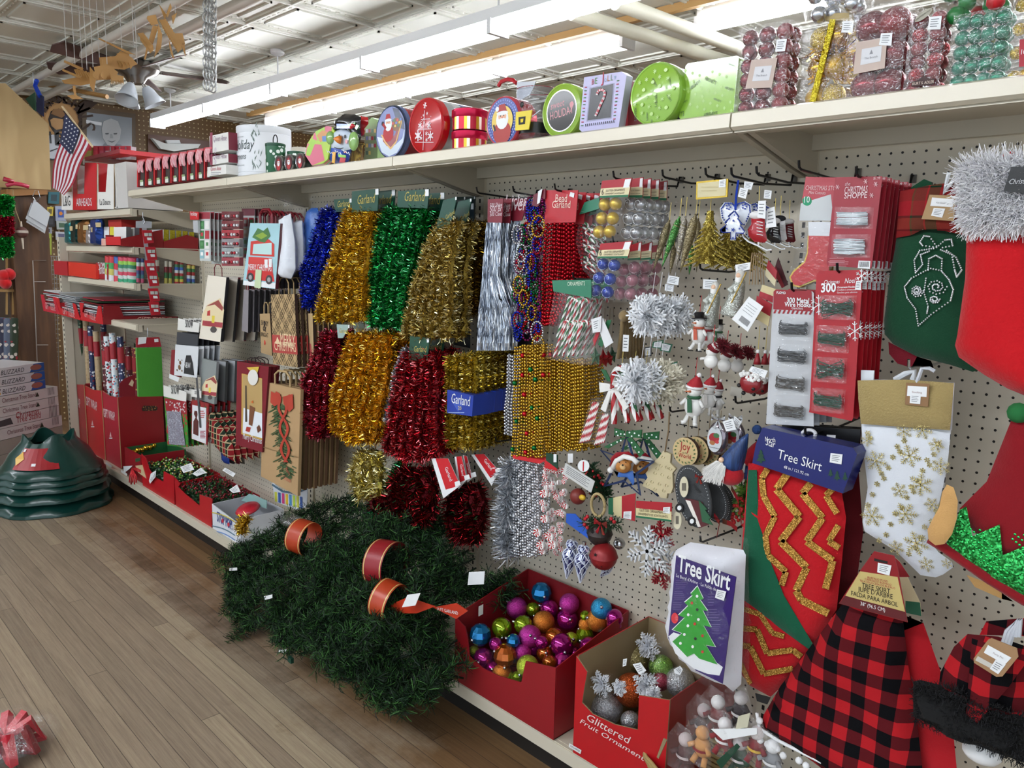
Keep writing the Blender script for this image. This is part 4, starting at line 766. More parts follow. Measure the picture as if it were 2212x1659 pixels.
icicle('silver icicle pack with maroon header and white flap, right one',[(502,192),(712,195),(660,380),(498,390)],[(495,650,380),(480,640,560),(470,620,760),(480,600,940)],.22,2,('Icicles','silver'))
BEADM={'red':M('b01020',.2,.75),'gold':M('c8a23a',.22,.9),'silver':M('c4c6cc',.2,.9),'green':M('0c6a34',.2,.7),'blue':M('1c2ca8',.2,.75),'purple':M('7a1458',.2,.7)}
def beads(b,P,r,m,gap=1.0,mm=None):
 i=0;k=0;pos=r*2*random.random()
 L0=[0]
 for j in range(len(P)-1):L0.append(L0[-1]+(P[j+1]-P[j]).length)
 while pos<L0[-1]:
  while i<len(P)-2 and L0[i+1]<pos:i+=1
  p=P[i].lerp(P[i+1],(pos-L0[i])/max(1e-9,L0[i+1]-L0[i]));q=mm(k)if mm else m;rr_=r
  if q is None:q=m
  if isinstance(q,tuple):q,rr_=q
  vs=[p+V((0,0,rr_))]+[p+V((rr_*.87*cos(a*pi/3),rr_*.87*sin(a*pi/3),rr_*.45))for a in range(6)]+[p+V((rr_*.87*cos(a*pi/3+.5),rr_*.87*sin(a*pi/3+.5),-rr_*.45))for a in range(6)]+[p-V((0,0,rr_))]
  fs=[(0,1+a,1+(a+1)%6)for a in range(6)]+[(1+a,7+a,1+(a+1)%6)for a in range(6)]+[(7+a,7+(a+1)%6,1+(a+1)%6)for a in range(6)]+[(13,7+(a+1)%6,7+a)for a in range(6)]
  b.add(vs,fs,q);pos+=r*2*gap;k+=1
view('Y1')
def beadpack(lab,hdr,rows,d,ns,r,m,mm=None,hc='b8242e',words=('Bead','Garland'),n=4,back=None,gap=.03,nm='bead_garland'):
 t=T(nm,lab,'garland','bead garlands')
 if hdr:
  b=t.p('header_card');b.slab(hdr,d+.004,.003,M(hc,.35));
  for k,w_ in enumerate(words):x0,y0=hdr[0];x1=hdr[1][0];h=hdr[3][1]-y0;b.text(w_,(x0+(x1-x0)*(.3-.1*k),y0+h*(.36+.18*k)),(x0+(x1-x0)*(.66+.1*k),y0+h*(.36+.18*k)),d+.0048,M('f0d8c8'),1.3)
  q=t.p('price_sticker');q.slab([(x1-65,y0+15),(x1-30,y0+25),(x1-38,y0+65),(x1-75,y0+50)],d+.006,.0006,WHITE)
 b=t.p('bead_strands',smooth=True)
 for i in range(ns):beads(b,strand(rows,(i+.5)/ns,d-(i%2)*r*1.2,.0012,i),r,m,1.0,(lambda k,i=i:mm(k,i))if mm else None)
 t.end()
 if n:rowback(t,n,gap,back,back,.002,.003)
beadpack('red bead garland pack with bright red header card, front of its hook',[(865,122),(1140,122),(1118,395),(853,402)],[(860,1110,402),(845,1120,650),(830,1100,900),(830,1030,1100),(840,930,1270)],.26,13,.0056,BEADM['red'],n=4,back='red bead garland pack behind the front red one',gap=.035)
view('Y2')
beadpack('plain gold bead garland pack below the candy cane bags',None,[(690,960,110),(688,965,300),(685,965,500),(690,960,700),(700,940,745)],.24,17,.0052,BEADM['gold'],n=3,back='plain gold bead garland pack behind the front gold one',gap=.03)
def mixm(k,i):
 h=(k*7+i*13)%97
 return(BEADM['red'],.0095)if h in(5,60)else(BEADM['green'],.0095)if h in(30,77)else None
beadpack('gold bead garland with large red and green beads',None,[(480,690,15),(478,690,200),(470,685,400),(468,690,600),(455,680,790)],.27,12,.005,BEADM['gold'],mixm,n=2,back='mixed gold bead garland behind the front mixed one',gap=.03)
beadpack('narrow silver bead garland left of the mixed gold beads',None,[(435,478,85),(430,478,300),(412,470,450),(410,470,640)],.25,5,.0052,BEADM['silver'],n=1,back='silver bead garland behind the narrow silver one')
t=T('bead_garland','silver bead garland pack with frosty tinsel fringe at its left','garland','bead garlands');b=t.p('header_card');b.slab([(468,776),(700,812),(655,835),(475,800)],.27,.006,RED)
b=t.p('bead_strands',smooth=True);RW=[(485,640,800),(470,650,950),(470,655,1150),(465,650,1350),(480,640,1480)]
for i in range(11):beads(b,strand(RW,(i+.5)/11,.25-(i%2)*.006,.002,i),.005,BEADM['silver'],.95,lambda k,i=i:(M('e4e6ec',.2,.8),.0066)if(k+i)%4==0 else None)
b=t.p('fringe');b.strips([at((455,810),.25),at((440,1000),.25),at((430,1200),.25),at((420,1350),.25),at((440,1480),.25)],.05,1500,.0024,foil(('c8ccd4','f4f6fa','9aa0a8'),.4),1.1,8);t.end();t.copy((.01,.04,0),'silver bead garland pack behind the frosty fringed one')
t=T('peppermint_garland','garland of red and white peppermint swirl sweets','garland','bead garlands');b=t.p('sweets');rr=random.Random(4)
def pepper(b,c,r,tilt=0):
 for k in range(12):
  a0=k*pi/6;a1=a0+pi/6;vs=[c+V((0,-.0025,0))]
  for s_ in range(4):aa=a0+s_*.25;vs.append(c+V((cos(aa)*r*s_/3,tilt*cos(aa)*s_/3-.002,sin(aa)*r*s_/3)))
  for s_ in range(3,0,-1):aa=a1+s_*.25;vs.append(c+V((cos(aa)*r*s_/3,tilt*cos(aa)*s_/3-.002,sin(aa)*r*s_/3)))
  b.add(vs,[list(range(len(vs)))],M('b4121f',.25)if k%2 else M('f4f2f0',.25))
 b.cyl(c,c+V((0,.006,0)),r,n=12,m=M('f0eeec',.3))
for k in range(105):y=860+rr.random()*590;x=rr.uniform(690-(y-860)*.07,840-(y-1000)*.03);pepper(b,at((x,y),.26-rr.random()*.05),rr.uniform(.007,.011),rr.uniform(-.008,.008))
for x,y in((640,1310),(662,1398),(725,1340),(745,1395),(690,1215),(685,1040)):pepper(b,at((x,y),.275),.0125,.004)
b=t.p('header_card');b.slab([(690,800),(775,812),(775,885),(690,862)],.27,.003,RED);b.slab([(700,760),(778,775),(780,872),(700,812)],.273,.003,M('16402c'));q=t.p('price_sticker');q.slab(rect(752,768,772,825),.276,.0006,WHITE);q=t.p('price_sticker');q.slab(rect(850,765,885,828),.24,.0006,WHITE);t.end()
view('Y1');t=T('ring_garland','multicolour garland of interlinked bead rings hanging from a maroon card','garland','bead garlands');b=t.p('header_card');b.slab([(762,160),(862,108),(860,190),(790,265),(745,250)],.27,.003,M('6e1c2c',.35));b.slab([(800,130),(835,110),(812,230),(790,240)],.2745,.001,WHITE)
b=t.p('bead_rings',smooth=True);rr=random.Random(11);cc=['purple','green','blue','purple','red','silver','blue','gold','green','red','purple','blue']
for k in range(150):
 f=rr.random();y=230+1150*f;x=rr.uniform(650-70*f+20,830)if y>420 else rr.uniform(720,850);c=at((x,y),.27-rr.random()*.06);ra=rr.uniform(.012,.02);tilt=rr.uniform(-.9,.9);zz=1.3
 P=[c+V((ra*cos(a*pi/7)*cos(tilt),ra*cos(a*pi/7)*sin(tilt),ra*zz*sin(a*pi/7)))for a in range(15)];beads(b,P,.0042,BEADM[cc[k%12]],1.02)
for(x,y,ra,c_)in((620,500,.021,'silver'),(740,740,.02,'blue'),(660,660,.02,'silver'),(640,740,.022,'silver'),(630,930,.02,'gold'),(675,1040,.018,'gold'),(620,1240,.022,'blue'),(790,1330,.024,'silver'),(800,430,.024,'gold'),(800,1450,.024,'gold')):
 c=at((x,y),.29);P=[c+V((ra*cos(a*pi/12),0,ra*1.25*sin(a*pi/12)))for a in range(25)];beads(b,P,.004,BEADM[c_],1.02)
b=t.p('card');b.slab([(618,1290),(760,1280),(755,1480),(615,1470)],.19,.002,M('1a1a1e',.4));t.end()
b=B();b.slab([(575,150),(700,145),(700,190),(570,192)],.24,.02,FILM);one('clear_flap',b,'crumpled clear plastic flap above the icicle packs','plastic',smooth=False)
# tins and ornament boxes on the top shelf
def wpx(p,d,n):return(at(p,d)-CP).dot(CF)*n/ZW[ZC[0]][2]/FP
def vcyl(b,xL,xR,yT,yB,d,prof,m,seg=28,sx=1):
 """upright round body whose front nearest the aisle stands at y=-d; prof = (radius share, height share)"""
 r=wpx(((xL+xR)/2,yB),d-.05,xR-xL)/2;p=at(((xL+xR)/2,yB),d-r);h=at(((xL+xR)/2,yT),d-r).z-p.z;c=V((p.x,-d+r,TOPZ+.001))if abs(p.z-TOPZ)<.05 else V((p.x,-d+r,p.z))
 b.lathe(c,[(r*a,h*q)for a,q in prof],m,seg,sx=sx);return c,r,h
def ytin(t,c,ry,d,depth,lidm,bodym,rimm=None,lid=.022,seat=True):
 """round tin on its edge, lid facing the aisle"""
 P=at(c,d);r=ry*px2m(c,d);zc=TOPZ+r+.001 if seat else P.z;P=V((P.x,-d,zc));b=t.p('lid',smooth=40);b.lathe(P,[(r*.94,0),(r*.99,.002),(r,.006),(r,lid)],lidm,40,(0,1,0));
 if rimm:b.lathe(P-V((0,.0006,0)),[(r*.93,0),(r*.97,-.001),(r,.005)],rimm,40,(0,1,0),caps=False)
 b=t.p('body',smooth=40)
 bm=bodym if isinstance(bodym,list)else[bodym];n=len(bm)
 for k,m in enumerate(bm):b.lathe(P+V((0,lid+(depth-lid)*k/n,0)),[(r*.975,0),(r*.975,(depth-lid)/n)],m,40,(0,1,0),caps=(k==n-1))
 return P,r
class Face:
 """flat artwork on an aisle-facing surface, in units of the radius"""
 def __init__(s,b,P,r):s.b=b;s.P=P;s.r=r;s.k=0
 def pl(s,pts,m):s.k+=1;s.b.poly([s.P+V((x*s.r,-.0012-s.k*.00003,y*s.r))for x,y in pts],m)
 def el(s,x,y,a,c,m,n=14,rot=0):s.pl([(x+a*cos(2*pi*k/n)*cos(rot)-c*sin(2*pi*k/n)*sin(rot),y+a*cos(2*pi*k/n)*sin(rot)+c*sin(2*pi*k/n)*cos(rot))for k in range(n)],m)
 def ln(s,pts,w,m):
  for a,c in zip(pts,pts[1:]):
   dx,dy=c[0]-a[0],c[1]-a[1];l=max(1e-6,sqrt(dx*dx+dy*dy));nx,ny=-dy/l*w/2,dx/l*w/2;s.pl([(a[0]+nx,a[1]+ny),(c[0]+nx,c[1]+ny),(c[0]-nx,c[1]-ny),(a[0]-nx,a[1]-ny)],m)
 def tx(s,w,x,y,x2,m,hy=1,rot=0,sh=0):
  me=txt(w,sh,0);k=(x2-x)/me[2]*s.r;s.k+=1;c_,s_=cos(rot),sin(rot)
  s.b.add([s.P+V((x*s.r+(v[0]*c_-v[1]*hy*s_)*k,-.0012-s.k*.00003,y*s.r+(v[0]*s_+v[1]*hy*c_)*k))for v in me[0]],me[1],m)
 def star(s,x,y,a,m,n=6,w=.2):
  for k in range(n//2+n%2):t=pi*k/(n/2)+pi/2;s.ln([(x-a*cos(t),y-a*sin(t)),(x+a*cos(t),y+a*sin(t))],a*w,m)
SKIN,SKINP=M('e8b494',.5),M('f2c8a8',.5)
def santa(F,x,y,s,mc='b01c24'):
 R_=M(mc,.4);F.el(x,y-.55*s,.55*s,.5*s,R_);F.el(x,y,.38*s,.42*s,WHITE);F.el(x,y+.12*s,.25*s,.2*s,SKIN);F.pl([(x-.32*s,y+.25*s),(x+.3*s,y+.25*s),(x+.15*s,y+.62*s),(x-.2*s,y+.6*s)],R_);F.el(x,y+.25*s,.36*s,.09*s,WHITE);F.el(x+.0*s,y-.02*s,.2*s,.07*s,WHITE);F.el(x,y+.07*s,.045*s,.04*s,M('d88070'));F.el(x-.1*s,y+.14*s,.03*s,.035*s,BLK,8);F.el(x+.1*s,y+.14*s,.03*s,.035*s,BLK,8)
view('X4');TW=M('e6e9ee',.3);t=T('canister','large white oval canister lettered Holiday greens','canister');b=t.p('body',smooth=40);c,r,h=vcyl(b,1032,1553,350,872,.30,[(.97,0),(1,.01),(1,.14),(.985,.145),(.985,.155),(1,.16),(1,.86),(.99,.865),(.99,.872),(1,.88),(1,.99),(.98,1)],TW,40)
def oncyl(b,c,r,ang,z,w,s_,m,hy=1,sh=0):
 me=txt(s_,sh,0);k=w/me[2];b.add([(c.x+(r+.001)*sin(ang+v[0]*k/r),c.y-(r+.001)*cos(ang+v[0]*k/r),c.z+z+v[1]*k*hy)for v in me[0]],me[1],m)
oncyl(b,c,r,-.3,h*.56,r*1.05,'Holiday',M('3c4a48'),1.5,.3);oncyl(b,c,r,-.22,h*.38,r*.62,'greens',M('3c4a48'),1.4,.3);oncyl(b,c,r,-.2,h*.77,r*.5,'FRESH FROM THE FARM',M('7a8484'),1.4);oncyl(b,c,r,-.2,h*.26,r*.5,'WREATHS & SERVICE',M('5c6664'),1.2)
LG=M('7d9088',.5)
for k in range(26):
 a=.82+rnd(-.16,.16);z=h*(.78 if k%2 else .3)+rnd(-.03,.045);x0=V((c.x+(r+.001)*sin(a),c.y-(r+.001)*cos(a),c.z+z));a2=a+rnd(-.1,.1);x1=V((c.x+(r+.001)*sin(a2),c.y-(r+.001)*cos(a2),c.z+z+rnd(.01,.028)));b.tube([x0,x0.lerp(x1,.5),x1],lambda q:.0016*sin(pi*q+.2)+.0004,LG,4)
t.end()
DG=printed('1f5c3a','e8eee8','1f5c3a',55)
for(x0,x1,y0,y1,d,lb)in((1307,1490,545,855,.345,'tall dark green dotted tin with ring handle in front of white canister'),(1512,1672,582,820,.28,'shorter dark green dotted tin behind the small santa tins')):
 t=T('small_tin',lb,'tin');b=t.p('body',smooth=40);c,r,h=vcyl(b,x0,x1,y0,y1,d,[(.98,0),(1,.01),(1,.94),(.96,.95)],DG);b=t.p('lid',smooth=40);b.lathe(c,[(1.02*r,h*.9),(1.03*r,h*.91),(1.03*r,h*.98),(r*.9,h*1.0)],M('1c4c34',.3),28)
 if x0<1400:b=t.p('ring_handle');b.tube([c+V((0,0,h*.99))+V((r*.45*cos(a),0,r*.55*sin(a)+r*.35))for a in[pi*2*k/20 for k in range(21)]],.0022,BLK)
 t.end()
for k,(cx,cy)in enumerate(((1425,765),(1522,752),(1628,740))):
 t=T('round_tin','small round santa tin on its edge, '+('left','middle','right')[k]+' one of three','tin','small santa tins');P,r=ytin(t,(cx,cy),82,.365,.035,M('23302a',.3),M('3a423e',.25,.6),SILVER,.008);b=t.p('picture');F=Face(b,P,r);F.el(0,0,.78,.78,M('5a1a20'),24);santa(F,0,.05,.8);t.end()
view('X1');t=T('plate_stack','stack of octagonal plates with pink and green gift box design','plates');b=t.p('plates')
oc=[(105,930),(170,830),(290,760),(340,770),(362,810),(320,960),(300,1080),(250,1120),(150,1140),(85,1040)]
for k in range(6):b.slab([(x+k*9,y+k*3)for x,y in oc],.365-.009*k,.006,M(('a8c83c','c8506a','e0708a','88b83c','8ab0d8','d05a70')[k],.3))
for pts,m in(([(85,1040),(105,930),(240,940),(270,1090),(150,1140)],'d0607a'),([(170,830),(290,760),(340,770),(325,900),(150,900)],'d0607a'),([(105,970),(150,880),(190,900),(130,1050),(92,1040)],'9ac83a'),([(180,815),(270,770),(280,880),(200,900)],'9ac83a'),([(195,850),(250,800),(300,820),(280,880),(230,920)],'c88a4a'),([(245,860),(310,850),(300,910),(250,910)],'4a78b8')):b.patch(pts,.3655,M(m,.3))
t.end()
t=T('snowman_dish','glossy snowman shaped dish with black top hat and blue scarf','dish');GL=lambda c:M(c,.18,coat=.5)
b=t.p('body',smooth=True);b.puff([(300,830),(370,780),(520,800),(590,830),(560,930),(520,1000),(500,1100),(440,1125),(370,1125),(300,1080),(270,1010),(290,930)],.33,.03,GL('2a4aa8'),.012,.03,wob=.003)
b=t.p('face',smooth=True);b.puff([(330,900),(370,810),(450,785),(540,830),(560,900),(530,980),(440,1005),(350,990)],.352,.014,GL('d4e0ee'),.012,.02,back=False)
b=t.p('hat',smooth=True);b.puff([(385,760),(400,690),(460,645),(560,650),(620,680),(610,760),(620,870),(590,950),(560,930),(560,880),(500,800),(420,790),(340,840),(300,850),(330,800)],.35,.022,GL('17181c'),.012,.025,back=False);b.slab([(383,740),(545,745),(540,785),(385,785)],.374,.004,GL('2c5ab8'))
b=t.p('earmuff',smooth=True);b.ball(at((322,875),.37),.022,GL('8cb468'),14,(1,.5,1.1));b=t.p('earmuff',smooth=True);b.ball(at((548,905),.365),.026,GL('8cb468'),14,(1,.5,1.3))
b=t.p('nose',smooth=True);b.lathe(at((425,895),.372),[(.016,0),(.012,.012),(.002,.026)],GL('e08030'),12,(-.35,-.9,.1))
b=t.p('holly',smooth=True);b.ball(at((540,760),.378),.008,GL('c02030'),10);b.ball(at((525,775),.378),.006,GL('c02030'),10);b.slab([(505,740),(560,725),(550,760),(510,765)],.377,.003,GL('3c8a3a'));b.slab([(575,745),(600,760),(575,800),(555,780)],.377,.003,GL('3c8a3a'))
b=t.p('scarf_pattern',smooth=False)
for col,pts in(('e8b040',[(345,1010),(375,1010),(365,1120),(340,1110)]),('c03040',[(420,1060),(470,1070),(460,1110),(410,1110)]),('8cc848',[(400,1030),(470,1040),(470,1065),(405,1060)]),('c84a3a',[(455,1000),(480,1005),(478,1020),(452,1018)])):b.slab(pts,.366,.002,GL(col))
for k in range(3):b.tube([at((290+80*k+q*12,990+(18 if q%2 else 0)+q*6),.366)for q in range(6)],.0015,GL('e8eef8'))
b.tube([at((365+q*12,965+14*sin(q*pi/8)),.372)for q in range(8)],.0013,BLK);b.ball(at((410,858),.371),.0042,BLK,10,(1,.4,1.6));b.ball(at((465,862),.371),.0042,BLK,10,(1,.4,1.6));b.ball(at((478,910),.3705),.008,M('e8a8b0',.3),10,(1,.1,1));t.end()
b=B();b.puff([(615,665),(685,680),(690,740),(650,790),(645,850),(612,862)],.30,.02,GL('c8242a'),.012,.02);one('stocking_dish',b,'glossy red stocking shaped dish peeking behind the snowman hat','dish',None,True)
b=B();b.slab([(655,740),(720,680),(770,700),(780,760),(775,1080),(700,1085),(640,1090),(655,1000)],.24,.03,M('8cae6a',.35));
for k in range(14):x=665+(k%4)*26;y=790+(k//4)*70;b.patch(rect(x,y,x+20,y+36),.2403,M(('e4e8ea','c03038','3c7a48','e8d860','8aa8c8')[k%5],.3))
one('village_tin',b,'green tin with winter village picture between snowman and sleigh tins','tin')
t=T('basket','small gold wire basket at the foot of the snowman dish','basket');b=t.p('weave');
for k in range(9):b.tube([at((540+k*12,940),.30),at((530+k*9,1105),.30)],.0015,M('c8a850',.3,.8));b.tube([at((540+k*12,1100),.301),at((560+k*8,940),.301)],.0015,M('6a5028',.3,.5))
b.tube([at((535,940),.30),at((650,935),.30)],.003,M('c8a850',.3,.8));t.end()
t=T('round_tin','tall round tin with santa in a sleigh night scene','tin');P,r=ytin(t,(905,805),258,.355,.12,M('5c6a92',.25),M('8c1a22',.25),M('3a4660',.25,.5),.02);b=t.p('picture');F=Face(b,P,r);F.el(0,0,.93,.93,M('6a74a8',.25),30);F.pl([(-.9,-.1),(-.4,-.2),(.3,-.5),(.75,-.3),(.9,.1),(.8,-.45),(.4,-.8),(-.1,-.9),(-.6,-.7)],M('c4d0dc',.25));F.pl([(.1,.9),(.5,.78),(.8,.4),(.9,0),(.55,.1),(.3,.5)],M('34405c',.25))
F.pl([(-.55,-.05),(-.2,-.2),(.25,-.15),(.6,.3),(.7,.25),(.45,-.35),(.1,-.6),(-.25,-.5),(-.5,-.3)],M('8a2028',.25));F.ln([(-.6,-.05),(-.35,-.35),(0,-.62),(.35,-.4),(.7,.3),(.62,.42)],.07,M('d0a050',.25));F.el(.35,.25,.3,.25,M('7a5230',.3));
for k in range(8):F.el(.15+.07*k,.3+.12*sin(k*2.1),.06,.05,M(('c83c30','3c7a48','d8b848','5a78b8')[k%4],.3))
santa(F,-.15,.3,.62);F.el(-.5,.35,.09,.09,M('2a2a30'));F.ln([(-.3,.15),(-.5,.35)],.12,M('a8242c'));t.end()
t=T('round_tin','big red round tin with white snowflake tree on its lid','tin');P,r=ytin(t,(1235,753),272,.36,.17,M('b4141c',.2,coat=.4),[M('b4b8bc',.25,.6),M('c8ccd0',.25,.6),M('34508c',.25,.3),M('7a90b8',.25,.3)],M('c02028',.2),.028);b=t.p('lid/print');F=Face(b,P,r);Wt=M('e8d8dc',.4)
F.ln([(-.05,.55),(-.12,-.85)],.03,Wt);F.star(-.02,.72,.11,Wt,5,.35)
for a in((-.25,.25,.28,.22),(-.42,-.08,.38,-.14),(-.6,-.52,.5,-.62)):F.ln([(a[0],a[1]),(a[2],a[3])],.025,Wt)
for x,y,a in((-.3,.05,.12),(-.42,-.3,.2),(.22,.0,.12),(.32,-.38,.17),(.08,-.28,.08),(-.1,.38,.05),(.12,.42,.06),(-.22,-.42,.07),(.1,-.5,.07),(-.05,.12,.06)):F.star(x,y,a,Wt,6,.3);(F.el(x,y,a*.5,a*.5,Wt)if a>.15 else None)
for k in range(16):F.el(rnd(-.35,.35),rnd(-.5,.35),.018,.018,Wt,8)
t.end()
for k,(y0,y1,a,c_,lb)in enumerate(((682,825,'3c9a44','b8243a','upper green and red striped'),(848,985,'e0b832','b8243a','lower yellow and red striped'))):
 t=T('striped_tin',lb+' small round tin of the stacked pair','tin','stacked striped tins');dum=B();c,r,h=vcyl(dum,1480,1828,848,985,.355,[(1,0),(1,1)],RED);z=TOPZ+.001 if k else TOPZ+h+.022;b=t.p('body',smooth=40);n=36
 for i in range(n):a0,a1=2*pi*i/n,2*pi*(i+1)/n;b.quad((c.x+r*.96*cos(a0),c.y+r*.96*sin(a0),z),(c.x+r*.96*cos(a1),c.y+r*.96*sin(a1),z),(c.x+r*.96*cos(a1),c.y+r*.96*sin(a1),z+h),(c.x+r*.96*cos(a0),c.y+r*.96*sin(a0),z+h),M(((a,c_,a,'e8e0d0')if i%2 else(c_,a,'d8c040',c_))[i%4],.22,.5))
 b=t.p('lid',smooth=40);b.lathe((c.x,c.y,z+h-.006),[(r*.97,0),(r,.002),(r,.022),(r*.9,.026)],M('c81c48',.2,.6),36);t.end()
view('X2');t=T('round_tin','round tin with waving santa on blue dotted border','tin');P,r=ytin(t,(300,612),190,.33,.07,M('b8404a',.25),M('a81c2a',.2,.4),M('c04050',.25),.015);b=t.p('picture');F=Face(b,P,r);F.el(0,0,.92,.92,M('3a4c9a',.25),30)
for k in range(40):a=k*pi/20;F.el(.82*cos(a),.82*sin(a),.035,.035,M('8a98d8',.3),8);F.el(.7*cos(a+.08),.7*sin(a+.08),.03,.03,M('8a98d8',.3),8)
F.el(0,0,.62,.62,M('d8b840',.25),24);santa(F,0,.08,.95,'a8322c');F.el(-.3,.5,.1,.1,WHITE);F.ln([(-.4,-.35),(-.5,-.1)],.1,BLK);t.end()
t=T('clear_bucket','clear plastic bucket with yellow buckle, black band and red strap','bucket');b=t.p('bucket',smooth=60);c,r,h=vcyl(b,388,705,345,770,.33,[(.88,0),(.9,.01),(1,1)],film(.35,'e6e8ec'),36);b=t.p('black_band',smooth=60);b.lathe(c,[(.925*r,h*.2),(.945*r,h*.38)],M('141416',.35),36,caps=False);b.lathe(c,[(.89*r,.002),(.9*r,h*.06)],M('b02030'),36,caps=False);b.lathe(c,[(.99*r,h*.985),(1.0*r,h)],M('a01c2c'),36,caps=False)
b=t.p('buckle');b.slab([(395,560),(515,545),(490,690),(390,698)],.345,.003,M('e0c820',.35));b.patch([(415,598),(468,592),(462,650),(415,655)],.3456,M('141416'));b.patch([(430,612),(452,608),(448,636),(430,638)],.346,M('e0c820'))
b=t.p('strap');b.tube([at(p,.30)for p in[(265,365),(285,335),(330,316),(375,322),(400,345)]],.006,M('b01c28',.4),6);b.tube([at(p,.34)for p in[(380,625),(440,622),(510,600),(580,545)]],.0018,SILVER);b=t.p('buttons',smooth=True);b.ball(at((440,505),.34),.008,BLK,10,(1,.3,1))
b=t.p('beard_panel');b.slab([(405,335),(545,330),(500,430),(430,470),(400,460)],.32,.002,M('c8ccd4',.5));t.end()
t=T('round_tin','lime rimmed round tin with dark window lettered sweet holiday','tin');P,r=ytin(t,(738,533),206,.345,.1,M('8cae3c',.25),M('1f1d1c',.3),M('9cc04a',.25),.03);b=t.p('window');F=Face(b,P,r);F.el(0,0,.76,.76,SILVER,30);F.el(0,0,.72,.72,M('2a2624',.15),30);F.tx('sweet',-.55,.1,.15,M('d89aa0'),1.2,.12,.2);F.tx('HOLIDAY',-.55,-.28,.62,M('d89aa0'),1.5,.12);F.el(.5,.18,.1,.1,M('d89aa0'));F.ln([(.5,.1),(.46,-.1)],.03,M('d89aa0'));t.end()
t=T('square_tin','lavender square tin lettered Be Jolly with candy cane window','tin');d=.355;Q=[(905,300),(1185,258),(1222,285),(1160,690),(895,715),(868,690)];b=t.p('lid');LV=M('b8b4d8',.3);b.slab(Q,d,.025,LV,M('c8c8d8',.3,.3));b.patch([(955,385),(1122,350),(1102,600),(930,622)],d+.0006,M('2c2c30',.25));b.patch([(945,378),(1132,342),(1110,608),(922,632)],d+.0004,M('8c8ca8',.3));b.patch([(955,385),(1122,350),(1102,600),(930,622)],d+.0008,M('2c2c30',.25))
for k,(ch,co_)in enumerate(zip('BE JOLLY',('b8404a','6a9a5a','','c04050','5a8aa8','b87a4a','7a9a5a','5a9aa8'))):
 if co_:x=962+k*23.5;b.text(ch,(x,355-k*5),(x+17,352-k*5),d+.001,M(co_),1.15)
for k in range(15):
 b.tube([at(p,d+.001)for p in[(1000+k*0,430)]*1]if 0 else[at((915+k*15,650-k*2),d+.001),at((917+k*15,668-k*2),d+.001)],.0009,M('3a3a40'))
 if k<12:yy=345+k*26;b.tube([at((925-k*2.5,yy+30),d+.001),at((910-k*2.5,yy+30),d+.001)],.0012,M(('c03a50','5a8a5a')[k%2]));b.tube([at((1165-k*2.5,yy-20),d+.001),at((1150-k*2.5,yy-18),d+.001)],.0012,M(('c03a50','5a8a5a')[(k+1)%2]))
P=[at(p,d+.002)for p in[(1000,432),(1012,402),(1040,392),(1062,412),(1055,450),(1030,500),(1005,560),(990,590)]]
for k in range(len(P)-1):
 for j in range(3):b.tube([P[k].lerp(P[k+1],j/3),P[k].lerp(P[k+1],(j+1)/3)],.0034,M('d8707a' if(k*3+j)%2 else 'f0e8ea'),6)
b=t.p('body');a=at((890,712),d);e=at((1205,270),d);b.box(a.x+.004,e.x-.002,-d+.025,-d+.12,TOPZ+.004,e.z-.012,M('8c1620',.3));t.end()
def brand(F,spots,m):
 for x,y,w_,ro in spots:F.tx("HERSHEY'S",x,y,x+w_,m,1.5,ro)
LIME=M('8cb83c',.16,coat=.6);DKG=M('20301c',.4)
t=T('round_tin','lime green round tin with tilted candy lettering and pale motifs','tin');P,r=ytin(t,(1435,421),238,.355,.1,LIME,M('16241a',.3),M('9cc85a',.15,.3),.03);b=t.p('lid/print');F=Face(b,P,r);brand(F,[(-.15,.48,.32,-1),(.52,.38,.28,-1.35),(-.0,-.0,.42,-1.5),(.45,-.1,.28,-.9),(-.8,-.35,.42,-1.5),(-.3,-.55,.26,-1.5),(-.1,-.8,.3,-1.5)],DKG);PLM=M('a8cc68',.25)
for k in range(26):a=k*2.4;q=sqrt(k/26)*.82;F.star(q*cos(a),q*sin(a),.07,PLM,6,.3)if k%3 else F.el(q*cos(a),q*sin(a),.07,.06,PLM,10)
t.end()
t=T('square_tin','lime green square tin with candy lettering, reflecting the ceiling light','tin');d=.335;Q=[(1662,215),(1680,196),(2040,140),(2060,155),(2018,588),(1630,628),(1615,600)];b=t.p('lid');b.slab(Q,d,.03,LIME,M('9cc85a',.2,.3));b=t.p('lid/print')
for(x,y,x2,y2,w_)in((1700,395,1775,335,1.5),(1805,320,1885,355,1.5),(1980,205,2030,225,1.3),(1955,385,2018,405,1.5),(1870,465,1925,490,1.3),(1625,500,1680,480,1.3),(1800,600,1900,585,1.8),(1622,590,1650,586,1.8)):b.text("HERSHEY'S" if x>1622 or y<550 else "Y'S",(x,y),(x2,y2),d+.001,DKG,w_)
for k in range(30):x=1650+(k*67)%350;y=250+(k*113)%330;b.patch([(x,y),(x+12,y-14),(x+22,y),(x+10,y+16)],d+.0004,PLM)
b=t.p('body');a=at((1625,620),d);e=at((2045,150),d);b.box(a.x,e.x-.003,-d+.03,-d+.11,TOPZ+.002,e.z-.01,M('20301c',.3));t.end()
view('X3')
